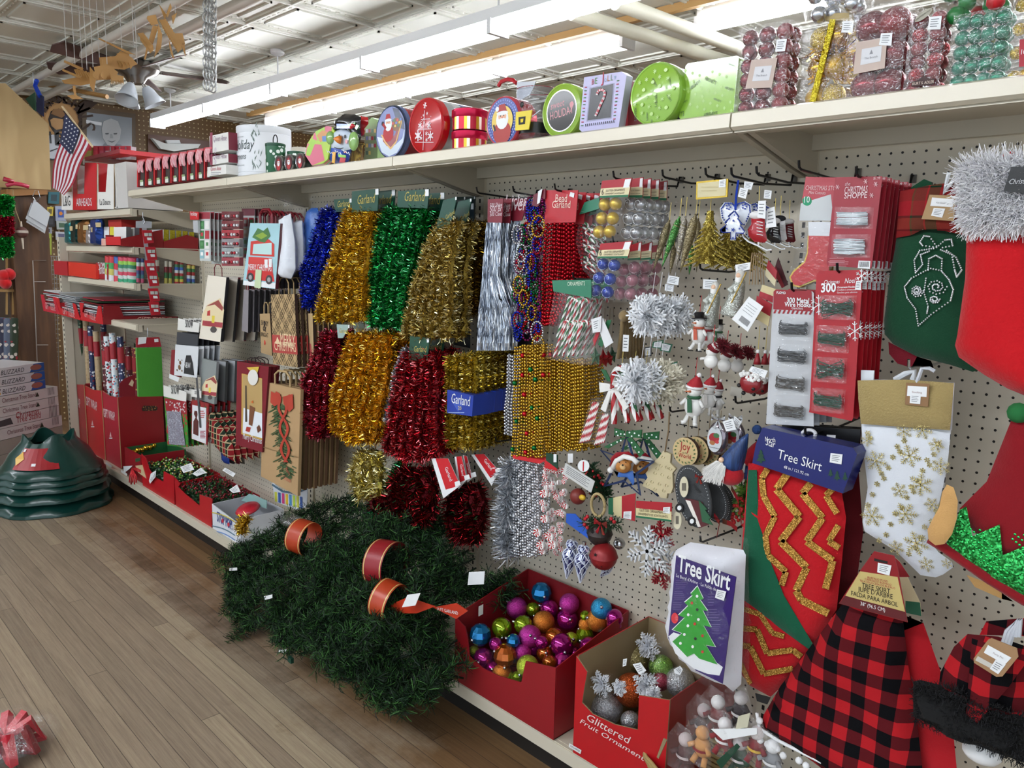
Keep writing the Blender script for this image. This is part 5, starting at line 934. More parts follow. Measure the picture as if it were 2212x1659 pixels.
def obox(label,fr,d,dep,balls,extras=None,nm='ornament_box',capm=None,hood=False):
 t=T(nm,label,'ornament box','clear ornament boxes on the top shelf');P=[at(p,d)for p in fr];x0=(P[0].x+P[3].x)/2;x1=(P[1].x+P[2].x)/2;z0=TOPZ+.001;z1=max(P[0].z,P[1].z);F_=film(.16,'ffffff',.05)
 for k,(n_,q)in enumerate((('front',(x0,x1,-d,-d+.0008,z0,z1)),('side',(x1-.0008,x1,-d,-d+dep,z0,z1)),('side',(x0,x0+.0008,-d,-d+dep,z0,z1)),('top',(x0,x1,-d,-d+dep,z1-.0008,z1)))):b=t.p('clear_'+n_);b.box(*q,F_)
 cols,rows,r,mats=balls;r=min(r,(z1-z0)/(1.85*rows),(x1-x0)/(1.85*cols))*1.1;deep=max(1,int(dep/(2*r)));k=0
 for j in range(rows):
  for i in range(cols):
   for l in range(min(deep,2)):
    if l and i<cols-1:continue
    m=mats[(k*5+j)%len(mats)];b=t.p('bauble',smooth=True);b.ball((x0+r*1.05+i*(x1-x0-2.1*r)/max(1,cols-1),-d+r*1.05+l*2.05*r,z0+r+j*(z1-z0-2*r)/max(1,rows-1)),r*.97,m,16);k+=1
 if extras:extras(t,d)
 return t.end()
def label_(t,pts,d,txt_=True,m=None):
 b=t.p('paper_label');b.slab(pts,d+.0025,.0008,m or M('c0aca0',.5));P=[V((p[0],p[1],0))for p in pts];ii=lambda u,v:P[0].lerp(P[1],u).lerp(P[3].lerp(P[2],u),v)[:2];b.patch([ii(.2,.25),ii(.85,.25),ii(.85,.75),ii(.2,.75)],d+.003,M('d8d8dc'));b.patch([ii(.52,.32),ii(.58,.46),ii(.46,.46)],d+.0034,M('8a8a90'));b.text('The Branch',ii(.32,.6),ii(.74,.6),d+.0034,M('8a8a90'))
def stick(t,pts,d):b=t.p('price_sticker');tagpatch(b,pts,d+.003)
RB,RBM,RG,GB,GBM,GG=M('70081a',.12,.5),M('7c0a18',.4,.3),glitter('7a0c14','e04048'),M('b88c14',.15,.8),M('c09a1c',.45,.6),glitter('a07c10','ffe868')
def ex1(t,d):label_(t,[(215,440),(405,422),(362,642),(170,650)],d);stick(t,[(400,290),(475,285),(460,375),(388,380)],d)
obox('clear box of small red baubles at the left of the ornament boxes',[(125,215),(505,150),(445,770),(80,820)],.345,.13,(3,6,.0215,[RB,RBM,RB]),ex1)
def ex2(t,d):
 b=t.p('glitter_ribbon');b.slab([(790,140),(832,142),(682,745),(640,745)],d+.004,.002,glitter('b8a010','fff060'));stick(t,[(885,155),(965,152),(955,240),(872,238)],d)
 b=t.p('tinsel_filling');b.strips([at((760,330),d-.04),at((830,400),d-.04),at((800,560),d-.04)],.05,420,.004,GOLD,1,4)
obox('clear box of gold baubles tied with glitter ribbon',[(600,190),(925,140),(860,700),(570,745)],.325,.12,(2,3,.034,[GBM,GB,GG]),ex2)
def ex3(t,d):label_(t,[(985,310),(1210,270),(1190,500),(960,545)],d);stick(t,[(1165,245),(1248,240),(1240,335),(1148,330)],d)
obox('clear box of large red baubles with kraft paper label',[(940,70),(1370,15),(1305,650),(870,705)],.345,.14,(2,3,.037,[RB,RBM,RB]),ex3)
def ex4(t,d):stick(t,[(1520,125),(1610,115),(1600,215),(1505,218)],d);b=t.p('emblem_label');b.patch([(1390,600),(1430,590),(1480,555),(1530,580),(1560,572),(1550,620),(1385,635)],d+.002,M('3a1a18'));b.text('KURT S. ADLER',(1395,625),(1552,608),d+.0026,M('e0c8b8'),1.3);b=t.p('oval_label');b.patch([(1475+75*cos(a*pi/8)*.85-12*sin(a*pi/8),110-62*cos(a*pi/8)*.75-22*sin(a*pi/8))for a in range(16)],d+.004,M('a8a494'));b.text('SHATTERPROOF',(1415,155),(1530,75),d+.0046,M('5a564c'),1)
obox('narrow box of small red glitter and plain baubles with oval label',[(1395,95),(1650,60),(1580,610),(1315,640)],.335,.1,(2,6,.0175,[RBM,RG,RB]),ex4)
TG=M('08785a',.35,.5)
def ex5(t,d):b=t.p('yellow_ribbon');b.slab([(1910,220),(1990,190),(2010,380),(1960,420)],d-.03,.003,M('d8dc30',.3));b.slab([(1750,380),(1930,300),(1950,420),(1800,500),(1730,480)],d-.05,.02,M('12302c',.4))
obox('clear box of teal green baubles with yellow ribbon',[(1720,110),(2130,40),(2060,560),(1625,600)],.345,.16,(4,5,.019,[TG,M('1a7a5c',.2,.6)]),ex5)
def ex6(t,d):b=t.p('red_label');b.slab([(2180,290),(2290,280),(2285,480),(2175,490)],d+.002,.001,M('a82030'));b.text('10',(2190,400),(2225,396),d+.003,WHITE,1.3)
obox('clear box of gold and green baubles cut off by the picture edge',[(2130,-10),(2400,-40),(2360,520),(2075,560)],.345,.14,(3,4,.03,[GG,M('1c8a3c',.2,.6),GBM]),ex6)
for(c_,w_,m,lb)in(((850,50),120,film(.4),'clear bag of silver bells resting on the gold bauble box'),((1850,-10),130,film(.3),'clear bag of green and red tinsel on the teal box')):
 t=T('clear_bag',lb,'bag');P=at(c_,.3);b=t.p('contents',smooth=True)
 for k in range(14):b.ball(P+V((rnd(-.045,.045),rnd(-.02,.04),rnd(-.03,.03))),.016,SILVER if 'silver' in lb else(GREENM if k%3 else RED),10)
 b=t.p('film',smooth=True);b.ball(P,.07,m,16,(1,.7,.7));t.end()
b=B();view('X3');b.slab([(755,100),(930,92),(935,150),(755,150)],.31,.03,M('b09a60',.5));one('kraft_label_box',b,'small gold kraft box above the gold bauble box','box')
view('X4');t=T('small_canister','small cream canister with pumpkin print behind the white canister','canister');b=t.p('body',smooth=40);P=at((1630,560),.12);b.lathe((P.x,P.y,TOPZ+.001),[(.04,0),(.04,.14),(.036,.145)],M('d8d0c0',.4),24);t.end()
# ornaments and hook cards on the pegboard
TREE=[(0,1),(.3,.55),(.14,.55),(.5,.1),(.25,.1),(.72,-.5),(.18,-.5),(.18,-.75),(-.18,-.75),(-.18,-.5),(-.72,-.5),(-.25,.1),(-.5,.1),(-.14,.55),(-.3,.55)]
def cane(b,P,r,c1,c2,n=10):
 """twisted two-colour sweet along a path"""
 P=[V(p)for p in P];L0=[0]
 for j in range(len(P)-1):L0.append(L0[-1]+(P[j+1]-P[j]).length)
 Q=[];N=max(8,int(L0[-1]/(r*1.1)))
 for k in range(N+1):
  s_=L0[-1]*k/N;i=0
  while i<len(P)-2 and L0[i+1]<s_:i+=1
  Q.append(P[i].lerp(P[i+1],(s_-L0[i])/max(1e-9,L0[i+1]-L0[i])))
 vs=[]
 for k,p in enumerate(Q):
  t_=(Q[min(k+1,N)]-Q[max(k-1,0)]).normalized();u=V((0,1,0));u=(u-t_*u.dot(t_)).normalized();w=t_.cross(u);vs+=[p+(u*cos(2*pi*(j+k*.55)/8)+w*sin(2*pi*(j+k*.55)/8))*r for j in range(8)]
 for m,js in((c1,(0,1,4,5)),(c2,(2,3,6,7))):b.add(vs,[(k*8+j,k*8+(j+1)%8,k*8+8+(j+1)%8,k*8+8+j)for k in range(N)for j in js],m)
def arc(c,r,a0,a1,n=8):return[V((c[0]+r*cos(a0+(a1-a0)*k/n),c[1],c[2]+r*sin(a0+(a1-a0)*k/n)))for k in range(n+1)]
def bow(b,c,s,m):
 for q in(-1,1):
  b.puffw([V((c.x,c.y,c.z)),V((c.x+q*s,c.y,c.z+s*.5)),V((c.x+q*s*1.05,c.y,c.z-s*.4))],s*.2,m,s*.3);b.prism([V((c.x,c.y,c.z-.1*s)),V((c.x+q*s*.35,c.y,c.z-s*1.5)),V((c.x+q*s*.75,c.y,c.z-s*1.3))],(0,.002,0),m)
 b.ball(c-V((0,s*.15,0)),s*.22,m,10)
def flake(b,c,r,m,w=.06,th=.004,rot=0,ax=(1,0,0),up=(0,0,1)):
 ax=V(ax);up=V(up);nn=ax.cross(up).normalized()
 def bar(p,q,w_):d=(q-p).normalized();s_=nn.cross(d)*w_/2;b.prism([p-s_,q-s_*.5,q+s_*.5,p+s_],nn*th,m)
 for k in range(6):
  a=rot+k*pi/3;D_=ax*cos(a)+up*sin(a);bar(c,c+D_*r,r*w)
  for f,l in((.35,.3),(.55,.32),(.75,.22)):
   for s_ in(-1,1):a2=a+s_*pi/3.2;bar(c+D_*r*f,c+D_*r*f+(ax*cos(a2)+up*sin(a2))*r*l,r*w*.8)
def string(b,p,q,m=None):b.cyl(p,q,.0008,n=5,m=m or M('d8c068',.4,.5))
def at3(x,y,d):return at((x,y),d)
def sticker(name,lab,pts,d,txt_=True):
 b=B();b.slab(pts,d,.0012,WHITE);tagpatch(b,pts,d+.0005,txt_);return one(name,b,lab,'tag')
view('Y1')
def canepack(lab,hdr,bagp,d,canes,hc='2f7a5c',back=None,n=2):
 t=T('candy_cane_pack',lab,'ornament pack','candy cane packs');b=t.p('header_card');b.slab(hdr,d+.02,.003,M(hc,.4));b.text('ORNAMENTS',(hdr[0][0]*.6+hdr[1][0]*.4,hdr[3][1]*.5+hdr[0][1]*.5),(hdr[0][0]*.15+hdr[1][0]*.85,hdr[3][1]*.45+hdr[0][1]*.55),d+.021,M('dcebd8'),1.5)
 b=t.p('candy_canes',smooth=True);rr=random.Random(len(bagp)+int(d*1000))
 for(x,y,x2,y2,c,sg)in canes:
  p=at((x,y),d);q=at((x2,y2),d);r=.012;cane(b,[q,p]+arc((p.x+sg*r,p.y,p.z),r,pi if sg>0 else 0,(0 if sg>0 else pi)+(.0),8)[1:],.0036,M(('2a7a44','b4202c')[c],.3),M('efeeea',.3))
 b=t.p('clear_bag');b.slab(bagp,d+.012,.024,FILM);t.end()
 if n:rowback(t,n,.04,back,back)
CL=[(1060+k*24,1060+12*(k%3),960+k*33+8*(k%2),1380+18*(k%4),k%2,1)for k in range(6)]+[(1020+k*38,1270+10*(k%2),935+k*40,1545-12*(k%3),(k+1)%2,1)for k in range(5)]
canepack('pack of green, red and white twisted candy canes with green header, lower one',[(918,892),(1250,885),(1252,1042),(930,985)],[(935,985),(1250,1040),(1230,1500),(1180,1620),(870,1560),(900,1200)],.29,CL,n=2,back='candy cane pack hanging behind the lower one')
canepack('oval pack of striped candy canes beside the red bead garland',[(1150,330),(1195,225),(1320,185),(1318,280)],[(1150,340),(1310,250),(1320,840),(1270,900),(1180,800),(1120,560)],.22,[(1170+k%3*35,440+k*48,1290,470+k*50,k%2,1)for k in range(8)],n=1,back='candy cane pack behind the oval one')
def sixpack(lab,hdr,cs,r,d,mat_,n=0,back=None,swirl=None,gap=.035):
 t=T('ornament_six_pack',lab,'ornament pack','six-packs of glitter ornaments');b=t.p('header_card');P=[V((p[0],p[1],0))for p in hdr];ii=lambda u,v:P[0].lerp(P[1],u).lerp(P[3].lerp(P[2],u),v)[:2]
 b.slab(hdr,d+.02,.003,M('a81c28',.4));b.patch([ii(0,.45),ii(1,.45),ii(1,.88),ii(0,.88)],d+.0204,M('dcd0a8'));b.patch([ii(0,.88),ii(1,.88),ii(1,1),ii(0,1)],d+.0205,M('1f6a48'));b.text('6',ii(.06,.82),ii(.13,.82),d+.0208,M('3a2a20'),1.3);b.text('GLITTER ORNAMENTS',ii(.2,.66),ii(.85,.66),d+.0208,M('3a2a20'),1.2);b.text('ORNEMENTS SCINTILLANT',ii(.2,.82),ii(.85,.82),d+.0208,M('3a2a20'),1.2)
 q=t.p('price_sticker');q.slab([ii(.78,.05),ii(.98,.05),ii(.96,.5),ii(.76,.5)],d+.021,.0006,WHITE)
 b2=B()
 for(x,y)in cs:
  P_=at((x,y),d);q=t.p('bauble',smooth=True);R=r*px2m((x,y),d);q.ball(P_,R,mat_,18)
  if swirl:q.tube([P_+V((R*1.01*sin(.25+.13*k)*cos(k*.75-.6)*1.0,0,0))+V((0,-R*1.01*cos(.25+.13*k)-.0,R*1.01*sin(.25+.13*k)*sin(k*.75-.6)))for k in range(9)],R*.07,swirl,5)
 b=t.p('clear_bag');xs=[c[0]for c in cs];ys=[c[1]for c in cs];b.slab([(hdr[3][0],hdr[3][1]),(hdr[2][0],hdr[2][1]),(max(xs)+r*1.2,ys[0]),(max(xs)+r*.6,max(ys)+r*1.3),(min(xs)-r*1.3,max(ys)+r*1.3)],d+.028,.05,FILM);t.end()
 if n:rowback(t,n,gap,back,back)
 return t
sixpack('six-pack of gold balls at the front of the top hook',[(1345,42),(1600,15),(1568,180),(1322,188)],[(1370,245),(1462,238),(1345,362),(1437,362),(1322,478),(1412,475)],56,.30,M('c8a838',.3,.55),0)
sixpack('six-pack of silver balls with white swirls behind the gold ones',[(1580,30),(1695,10),(1690,185),(1560,185)],[(1597,240),(1680,245),(1582,362),(1662,365),(1563,482),(1640,485)],58,.25,M('a8a8ac',.25,.7),3,'six-pack of silver balls at the back of the top hook',WHITE)
sixpack('six-pack of blue balls with pale swirls at the front',[(1332,578),(1602,553),(1562,702),(1303,702)],[(1358,752),(1452,762),(1322,870),(1416,880),(1292,978),(1396,992)],52,.28,M('1f3a98',.25,.3),0,None,M('a8b8e8',.4))
sixpack('six-pack of dusty pink striped balls behind the blue ones',[(1590,590),(1680,560),(1670,715),(1560,720)],[(1535,800),(1622,780),(1510,900),(1605,890),(1500,1005),(1590,1010)],52,.23,M('a86a78',.3,.3),2,'six-pack of dusty pink balls at the back of the lower hook',M('d8b0b8',.4),.05)
b=B();b.slab([(1668,605),(1785,602),(1778,755),(1665,745)],.12,.003,M('9c1c28'));b.patch([(1668,665),(1783,665),(1780,725),(1666,720)],.1206,M('d8cca0'));b.patch([(1666,722),(1780,727),(1778,755),(1665,745)],.1207,M('1f6a48'));b.patch([(1705,640),(1770,645),(1765,720),(1700,715)],.121,WHITE);b.text('SCINTILLANT',(1668,740),(1740,742),.1212,WHITE);one('header_card',b,'rearmost red, cream and green ornament header card','card')
view('Y3')
BRZ,GRG=glitter('6e6248','c8bc98'),glitter('2a6a2c','90d880');SLB=glitter('8a8478','dcd4c8')
for k,(x0,y0,x1,y1,w,m,d,lb)in enumerate([(540,385,410,868,46,BRZ,.27,'front bronze glitter'),(455,400,378,835,36,SLB,.25,'silvery taupe glitter'),(410,405,262,822,36,GRG,.23,'bright green glitter'),(325,435,190,850,38,BRZ,.21,'leftmost dark bronze glitter'),(365,640,328,880,26,BRZ,.17,'small lower bronze glitter'),(512,640,485,882,26,GRG,.17,'small lower green glitter'),(560,420,545,860,28,BRZ,.13,'rearmost bronze glitter')]):
 t=T('finial_ornament',lb+' finial ornament with long pointed tip','ornament','pointed finial ornaments');p=at((x0,y0),d);q=at((x1,y1),d);L_=(q-p).length;R=w*px2m((x0,y0),d);b=t.p('glass_drop',smooth=True);ax=q-p;b.lathe(p,[(.1*R,0),(.3*R,.01*L_),(.25*R,.04*L_),(.7*R,.1*L_),(.95*R,.3*L_),(.8*R,.5*L_),(.5*R,.72*L_),(.2*R,.92*L_),(.03*R,L_)],m,18,ax)
 for j in range(5):f=.15+.13*j;b.tube([p.lerp(q,f+.03*i)+V((R*(1.0-.1*j)*sin(i*1.3-.9),-R*(.95-.12*j)*cos(i*1.3-.9)-.001,0))for i in range(3)],.0012,M('b8a880',.3,.6),4)
 b=t.p('gold_thread');string(b,p,p+V((.002,0,.045)));t.end()
t=T('glitter_tree_ornament','gold glitter tree ornament with drooping branches','ornament');GT_=glitter('8c7420','f0e080',700);b=t.p('branches',smooth=False);top=at((658,360),.27);sc_=px2m((650,600),.27);rr=random.Random(3)
for lv in range(9):
 z=top.z-.008-lv*.0125;rad=.010+lv*.0068
 for k in range(9):
  a=k*2*pi/9+lv*.4;p=V((top.x+.004*lv*.1,top.y,z));u=V((cos(a),sin(a)*.8,0));q=p+u*rad+V((0,0,-.012-.0016*lv));b.tube([p,p.lerp(q,.5)+V((0,0,.002)),q],lambda s_:.0045*(1-s_)+.0012,GT_,6)
b=t.p('trunk');b.cyl(top,top-V((0,0,.125)),.008,.018,8,GT_);b=t.p('gold_thread');string(b,top,top+V((0,0,.03)));t.end();t.copy((.028,.05,-.004),'second gold glitter tree ornament behind the front one','gold glitter trees');t.copy((.05,.1,-.006),'rearmost gold glitter tree ornament on the same hook','gold glitter trees')
t=T('gold_header_card','shiny gold cream header card above the glitter tree','card');b=t.p('card');b.slab([(545,122),(802,98),(795,248),(540,268)],.29,.004,M('c8a840',.25,.6));b.patch([(555,135),(730,118),(785,150),(782,235),(552,252)],.2906,M('cfc49a',.4));lines(b,580,165,760,225,2,.2912,M('a8945a'),.1);b=t.p('price_sticker');tagpatch(b,[(730,108),(785,100),(780,165),(726,170)],.2915);t.end()
CW=M('e6ebf4',.2,coat=.5);CB=M('2a3f98',.25)
t=T('ceramic_tree_ornament','white ceramic tree ornament with blue folk pattern on blue ribbon','ornament');b=t.p('tree',smooth=True);TP=[(855,350),(895,405),(882,415),(925,470),(905,480),(945,530),(935,550),(868,545),(865,600),(820,600),(822,540),(745,540),(730,515),(785,470),(770,455),(815,410),(800,400)];b.puff(TP,.31,.006,CW,.012,.006)
b=t.p('blue_pattern');F=[at(p,.3175)for p in TP];c=sum((V(p)for p in F),V())/len(F);b.tube([p.lerp(c,.09)for p in F]+[F[0].lerp(c,.09)],.0014,CB,4)
for x,y,s in((842,515,14),(790,505,8),(895,505,8),(845,440,9),(855,395,7),(842,580,8)):b.patch([(x+s*(1+.4*cos(5*a*pi/8))*cos(a*pi/8),y+s*(1+.4*cos(5*a*pi/8))*sin(a*pi/8))for a in range(16)],.3178,CB)
b=t.p('ribbon');b.tube([at((862,350),.305),at((868,240),.28),at((885,115),.26)],.003,M('2344b8',.4),5);t.end()
t=T('ceramic_heart_ornament','white ceramic heart ornament with blue flowers behind the ceramic tree','ornament');HP=[(865,330),(885,295),(940,280),(990,310),(995,370),(960,450),(880,580),(800,500),(745,420),(735,340),(770,290),(830,290)];b=t.p('heart',smooth=True);b.puff(HP,.285,.006,CW,.012,.006);b=t.p('blue_pattern');F=[at(p,.2925)for p in HP];c=sum((V(p)for p in F),V())/len(F)
for k in range(len(F)):
 for j in range(4):p=F[k].lerp(F[(k+1)%len(F)],j/4).lerp(c,.1);b.ball(p,.0022,CB,6)
for x,y in((805,330),(935,325)):
 for k in range(5):b.patch([(x+16*cos(k*1.26)+9*cos(a*pi/4),y+18*sin(k*1.26)+7*sin(a*pi/4))for a in range(8)],.2928,CB)
t.end();t.copy((.012,.03,-.002),'second ceramic heart just behind the flowered one','ceramic hearts behind the first');t.copy((.02,.055,-.004),'third ceramic heart at the back of the hook','ceramic hearts behind the first')
def skate(lab,c,s,d,boot,cuff,dx=0):
 view('Y3');t=T('ice_skate_ornament',lab,'ornament','ice skate ornaments');b=t.p('boot',smooth=True);x,y=c;b.puff([(x-20*s,y-90*s),(x+90*s,y-80*s),(x+95*s,y+20*s),(x+110*s,y+110*s),(x+90*s,y+130*s),(x+10*s,y+125*s),(x-40*s,y+80*s),(x-50*s,y+20*s),(x-20*s,y-20*s)],d,.012,boot,.01,.015)
 b=t.p('cuff',smooth=True);P=at((x+32*s,y-95*s),d);b.ball(P,.017*s,cuff,14,(1.15,.8,.6));b=t.p('blade');b.tube([at(p,d)for p in[(x-88*s,y+62*s),(x-80*s,y+85*s),(x-40*s,y+120*s),(x+30*s,y+150*s),(x+110*s,y+190*s),(x+150*s,y+185*s)]],.0024*s,M('e8eaec',.2,.6),5);b.tube([at((x+40*s,y+125*s),d),at((x+40*s,y+155*s),d)],.002,WHITE,5)
 b=t.p('laces');
 for k in range(5):b.tube([at((x+25*s,y-45*s+k*26*s),d+.013),at((x+75*s,y-35*s+k*26*s),d+.012)],.0009,WHITE,4)
 b=t.p('gold_thread');string(b,at((x+40*s,y-110*s),d),at((x+50*s,y-330*s),d));t.end()
skate('red ice skate ornament with white cuff, front of its hook',(1010,490),1,.30,M('a81c28',.25,coat=.5),M('eceaea',.8));skate('black ice skate ornament right behind the red skate',(1150,520),.8,.24,M('17171b',.25,coat=.5),M('eceaea',.8));skate('white and black ice skate ornament third on the hook',(1195,500),.8,.19,M('e4e4e6',.3),M('26262a',.8));skate('dark red ice skate ornament at the back of the hook',(1270,520),.75,.14,M('6a1420',.3),M('dad8d8',.8))
for k,(pts,d,lb)in enumerate([([(1048,280),(1110,275),(1105,425),(1040,415)],.315,'upright white tag on the red skate'),([(1120,345),(1180,325),(1195,490),(1110,500)],.30,'slanted white tag right of the red skate'),([(900,170),(965,185),(945,262),(882,245)],.3,'small rounded price tag on the blue ribbon'),([(935,118),(1008,130),(990,190),(930,175)],.285,'green backed price tag above the ceramic heart'),([(1098,190),(1158,195),(1150,265),(1092,258)],.26,'small price tag left of the T hook'),([(318,885),(405,900),(395,965),(300,950)],.2,'pair of price tags above the crystal snowflake, upper one'),([(290,955),(362,965),(355,1020),(285,1008)],.19,'pair of price tags above the crystal snowflake, lower one'),([(860,800),(985,778),(990,835),(865,862)],.27,'slanted barcode tag under the red skate'),([(600,915),(712,925),(705,1000),(596,995)],.22,'barcode sticker behind the snowman strings')]):sticker('price_tag',lb,pts,d)
view('Y3');t=T('hang_tag','large white hang tag with barcode in the middle of the ornaments','tag');b=t.p('tag');Q=[(972,1058),(1088,1140),(962,1345),(832,1242)];b.slab(Q,.32,.0012,WHITE);P=[V((p[0],p[1],0))for p in Q]
for k in range(16):u=.3+k*.035;A_=P[3].lerp(P[2],u);C_=P[0].lerp(P[1],u);a,c=A_.lerp(C_,.12),A_.lerp(C_,.32);b.patch([a[:2],(a+(P[2]-P[3])*.016)[:2],(c+(P[2]-P[3])*.016)[:2],c[:2]],.3206,M('55585c'))
for k in range(4):a=P[3].lerp(P[0],.5+.1*k).lerp(P[2].lerp(P[1],.5+.1*k),.15);c=P[3].lerp(P[0],.5+.1*k).lerp(P[2].lerp(P[1],.5+.1*k),.8);b.tube([at(a[:2],.3206),at(c[:2],.3206)],.0004,M('7a7d80'),3)
t.end()
for k,(pts,m,m2)in enumerate([([(1035,1050),(1160,1120),(1130,1300),(1015,1230)],'9c1c28','d8c898'),([(1080,960),(1200,1000),(1170,1110),(1050,1060)],'d8c898','a82430'),([(1130,760),(1200,850),(1185,980),(1100,880)],'a82430','e0d4b0'),([(1210,740),(1290,960),(1240,990),(1170,860)],'4a1a20','8c1c28')]):
 b=B();b.slab(pts,.29-.03*k,.0015,M(m,.4));P=[V((p[0],p[1],0))for p in pts];b.patch([P[3].lerp(P[0],.45)[:2],P[2].lerp(P[1],.45)[:2],P[2][:2],P[3][:2]],.2906-.03*k,M(m2));one('ornament_tag',b,'red and cream ornament tag '+('beside the large white hang tag','above the metal wire hooks card','slanting up towards the skates','darkest, nearest the stocking cutouts')[k],'tag','red and cream ornament tags')
b=B();[b.tube([at((1000+k*16,700),.28-.01*k),at((985+k*20,820),.28-.01*k),at((975+k*24,960),.28-.01*k)],.0013,M('a58a68',.8),5)for k in range(6)];one('twine_loops',b,'brown twine loops hanging under the red skate','twine')
def snowman(lab,c,s,d,hat,scarf,view_='Y3',cone=False):
 view(view_);t=T('snowman_ornament',lab,'ornament');P=at(c,d);k=s*px2m(c,d);b=t.p('body',smooth=True);b.ball(P,62*k,M('ecebe8',.3,coat=.4),18,(1,.8,1.15));b.ball(P+V((0,0,110*k)),48*k,M('ecebe8',.3,coat=.4),18)
 for sx_ in(-1,1):b.tube([P+V((sx_*50*k,-10*k,50*k)),P+V((sx_*85*k,-20*k,10*k))],12*k,M('ecebe8',.3),8);b.tube([P+V((sx_*25*k,-10*k,-50*k)),P+V((sx_*40*k,-35*k,-100*k)),P+V((sx_*52*k,-50*k,-105*k))],15*k,M('ecebe8',.3),8)
 b=t.p('nose',smooth=True);b.lathe(P+V((0,-45*k,108*k)),[(9*k,0),(1*k,38*k)],M('d8784a',.4),8,(-.7,-.7,0))
 b=t.p('eyes');[b.ball(P+V((e*16*k,-44*k,128*k)),5*k,BLK,8)for e in(-1,1)];[b.ball(P+V((0,-50*k,z*k)),5*k,BLK,8)for z in(30,5)]
 b=t.p('hat',smooth=True)
 if hat=='black':b.lathe(P+V((0,0,142*k)),[(62*k,0),(62*k,6*k),(38*k,10*k),(42*k,50*k),(30*k,55*k)],M('1a1a1e',.3),20,(-.1,0,1))
 else:
  m=M(hat,.7);b.lathe(P+V((0,0,128*k)),[(52*k,0),(55*k,15*k),(50*k,20*k),(38*k,45*k),(15*k,75*k),(4*k,90*k)],m,18,(.25,0,1));q=t.p('hat_trim',smooth=True);q.lathe(P+V((0,0,124*k)),[(54*k,0),(60*k,8*k),(54*k,18*k)],M('f0eeee',.8),18,(.1,0,1));q.ball(P+V((28*k,0,215*k)),16*k,M('f0eeee',.8),10)
 b=t.p('scarf',smooth=True);b.lathe(P+V((0,0,58*k)),[(40*k,0),(48*k,8*k),(42*k,18*k)],scarf,18);b.prism([P+V((-15*k,-58*k,60*k)),P+V((15*k,-58*k,60*k)),P+V((30*k,-62*k,-25*k)),P+V((-5*k,-62*k,-30*k))],(0,5*k,0),scarf)
 if s>.8:b=t.p('skates');[b.tube([P+V((sx_*40*k-25*k,-50*k,-118*k)),P+V((sx_*40*k+30*k,-50*k,-118*k))],4*k,M('1c1c20',.3,.5),6)for sx_ in(-1,1)]
 b=t.p('red_cord');string(b,P+V((0,0,190*k)),P+V((5*k,0,330*k)),M('b81c24',.5));t.end();return t
snowman('snowman ornament with wide black hat and orange plaid scarf',(560,1380),1,.29,'black',M('b8543c',.7));snowman('second black hatted snowman ornament partly behind the first',(640,1390),.85,.23,'black',M('a02c34',.7));snowman('third black hatted snowman ornament at the back',(720,1400),.8,.17,'black',M('3a6a44',.7))
snowman('snowman ornament with red santa hat and green scarf on skates',(440,445),1.05,.29,'a81c28',M('2a5a3c',.7),'Y4');snowman('second red hatted snowman ornament behind, looking right',(545,400),.8,.22,'a81c28',M('d8d4d0',.7),'Y4');snowman('third red hatted snowman ornament, mostly hidden',(600,420),.75,.16,'8c1a24',M('2a2a2e',.7),'Y4')
for k,(x,y,s,d)in enumerate(((665,1545,1,.31),(775,1580,.95,.25),(880,1590,.9,.2))):
 view('Y3');t=T('knit_hat_snowman',('leftmost','middle','rightmost')[k]+' white snowman ornament with maroon striped knit hat','ornament','knit hat snowmen');P=at((x,y),d);q=s*px2m((x,y),d);b=t.p('body',smooth=True);b.ball(P-V((0,0,40*q)),60*q,M('edece9',.35),16,(1,.8,1));b.ball(P+V((0,0,40*q)),46*q,M('edece9',.35),16);b.tube([P+V((-50*q,0,-20*q)),P+V((-95*q,-10*q,-30*q))],11*q,M('edece9',.35),8);b.ball(P+V((-8*q,-46*q,60*q)),6*q,M('d8763c',.5),8)
 b=t.p('knit_hat',smooth=True)
 for j in range(7):a=.14+j*.2;b.lathe(P+V((8*q+j*14*q,4*q,56*q+j*12*q-j*j*.9*q)),[((52-j*3)*q,0),((53-j*3.2)*q,13*q),((49-j*3.5)*q,22*q)],M(('6c0f1e','7a1220','d8cfcc')[1 if j%2 else(2 if j in(2,4)else 0)],.9),14,(.5,0,.8))
 b=t.p('pompom');b.strips([P+V((100*q,5*q,95*q)),P+V((101*q,5*q,96*q))],.022*s,500,.0016,[M('7a1424',.9),M('5c0e1a',.9)],1,k);b=t.p('red_cord');string(b,P+V((10*q,0,100*q)),P+V((15*q,0,260*q)),M('c02028',.5));t.end()
view('Y3');t=T('santa_ornament','slender white and silver santa figure ornament holding a staff','ornament');b=t.p('robe',smooth=True);p=at((905,900),.27);q=at((830,1210),.27);L_=(q-p).length;b.lathe(p,[(.006,0),(.013,.1*L_),(.017,.3*L_),(.019,.6*L_),(.026,.9*L_),(.028,L_)],glitter('b8bcb4','f0f4f0'),18,q-p);b=t.p('head',smooth=True);b.ball(p+V((0,-.002,.004)),.012,M('dcdad4',.5),14,(1,1,1.15));b.ball(p+V((0,-.009,.004)),.007,SKINP,10);b=t.p('beard',smooth=True);b.ball(p+V((-.001,-.009,-.006)),.009,M('f0f0ee',.8),10,(1,.6,1.2));b=t.p('arm',smooth=True);b.tube([p+V((-.008,-.01,-.02)),p+V((-.018,-.018,-.03)),p+V((-.006,-.022,-.034))],.005,M('c8ccc4',.4),8);b=t.p('staff');b.cyl(p+V((.02,-.012,.012)),p+V((-.008,-.02,-.06)),.0016,n=6,m=M('b89a4a',.3,.6));t.end();t.copy((-.075,.02,-.03),'second silver santa figure left, behind the snowman hats','silver santa figures')
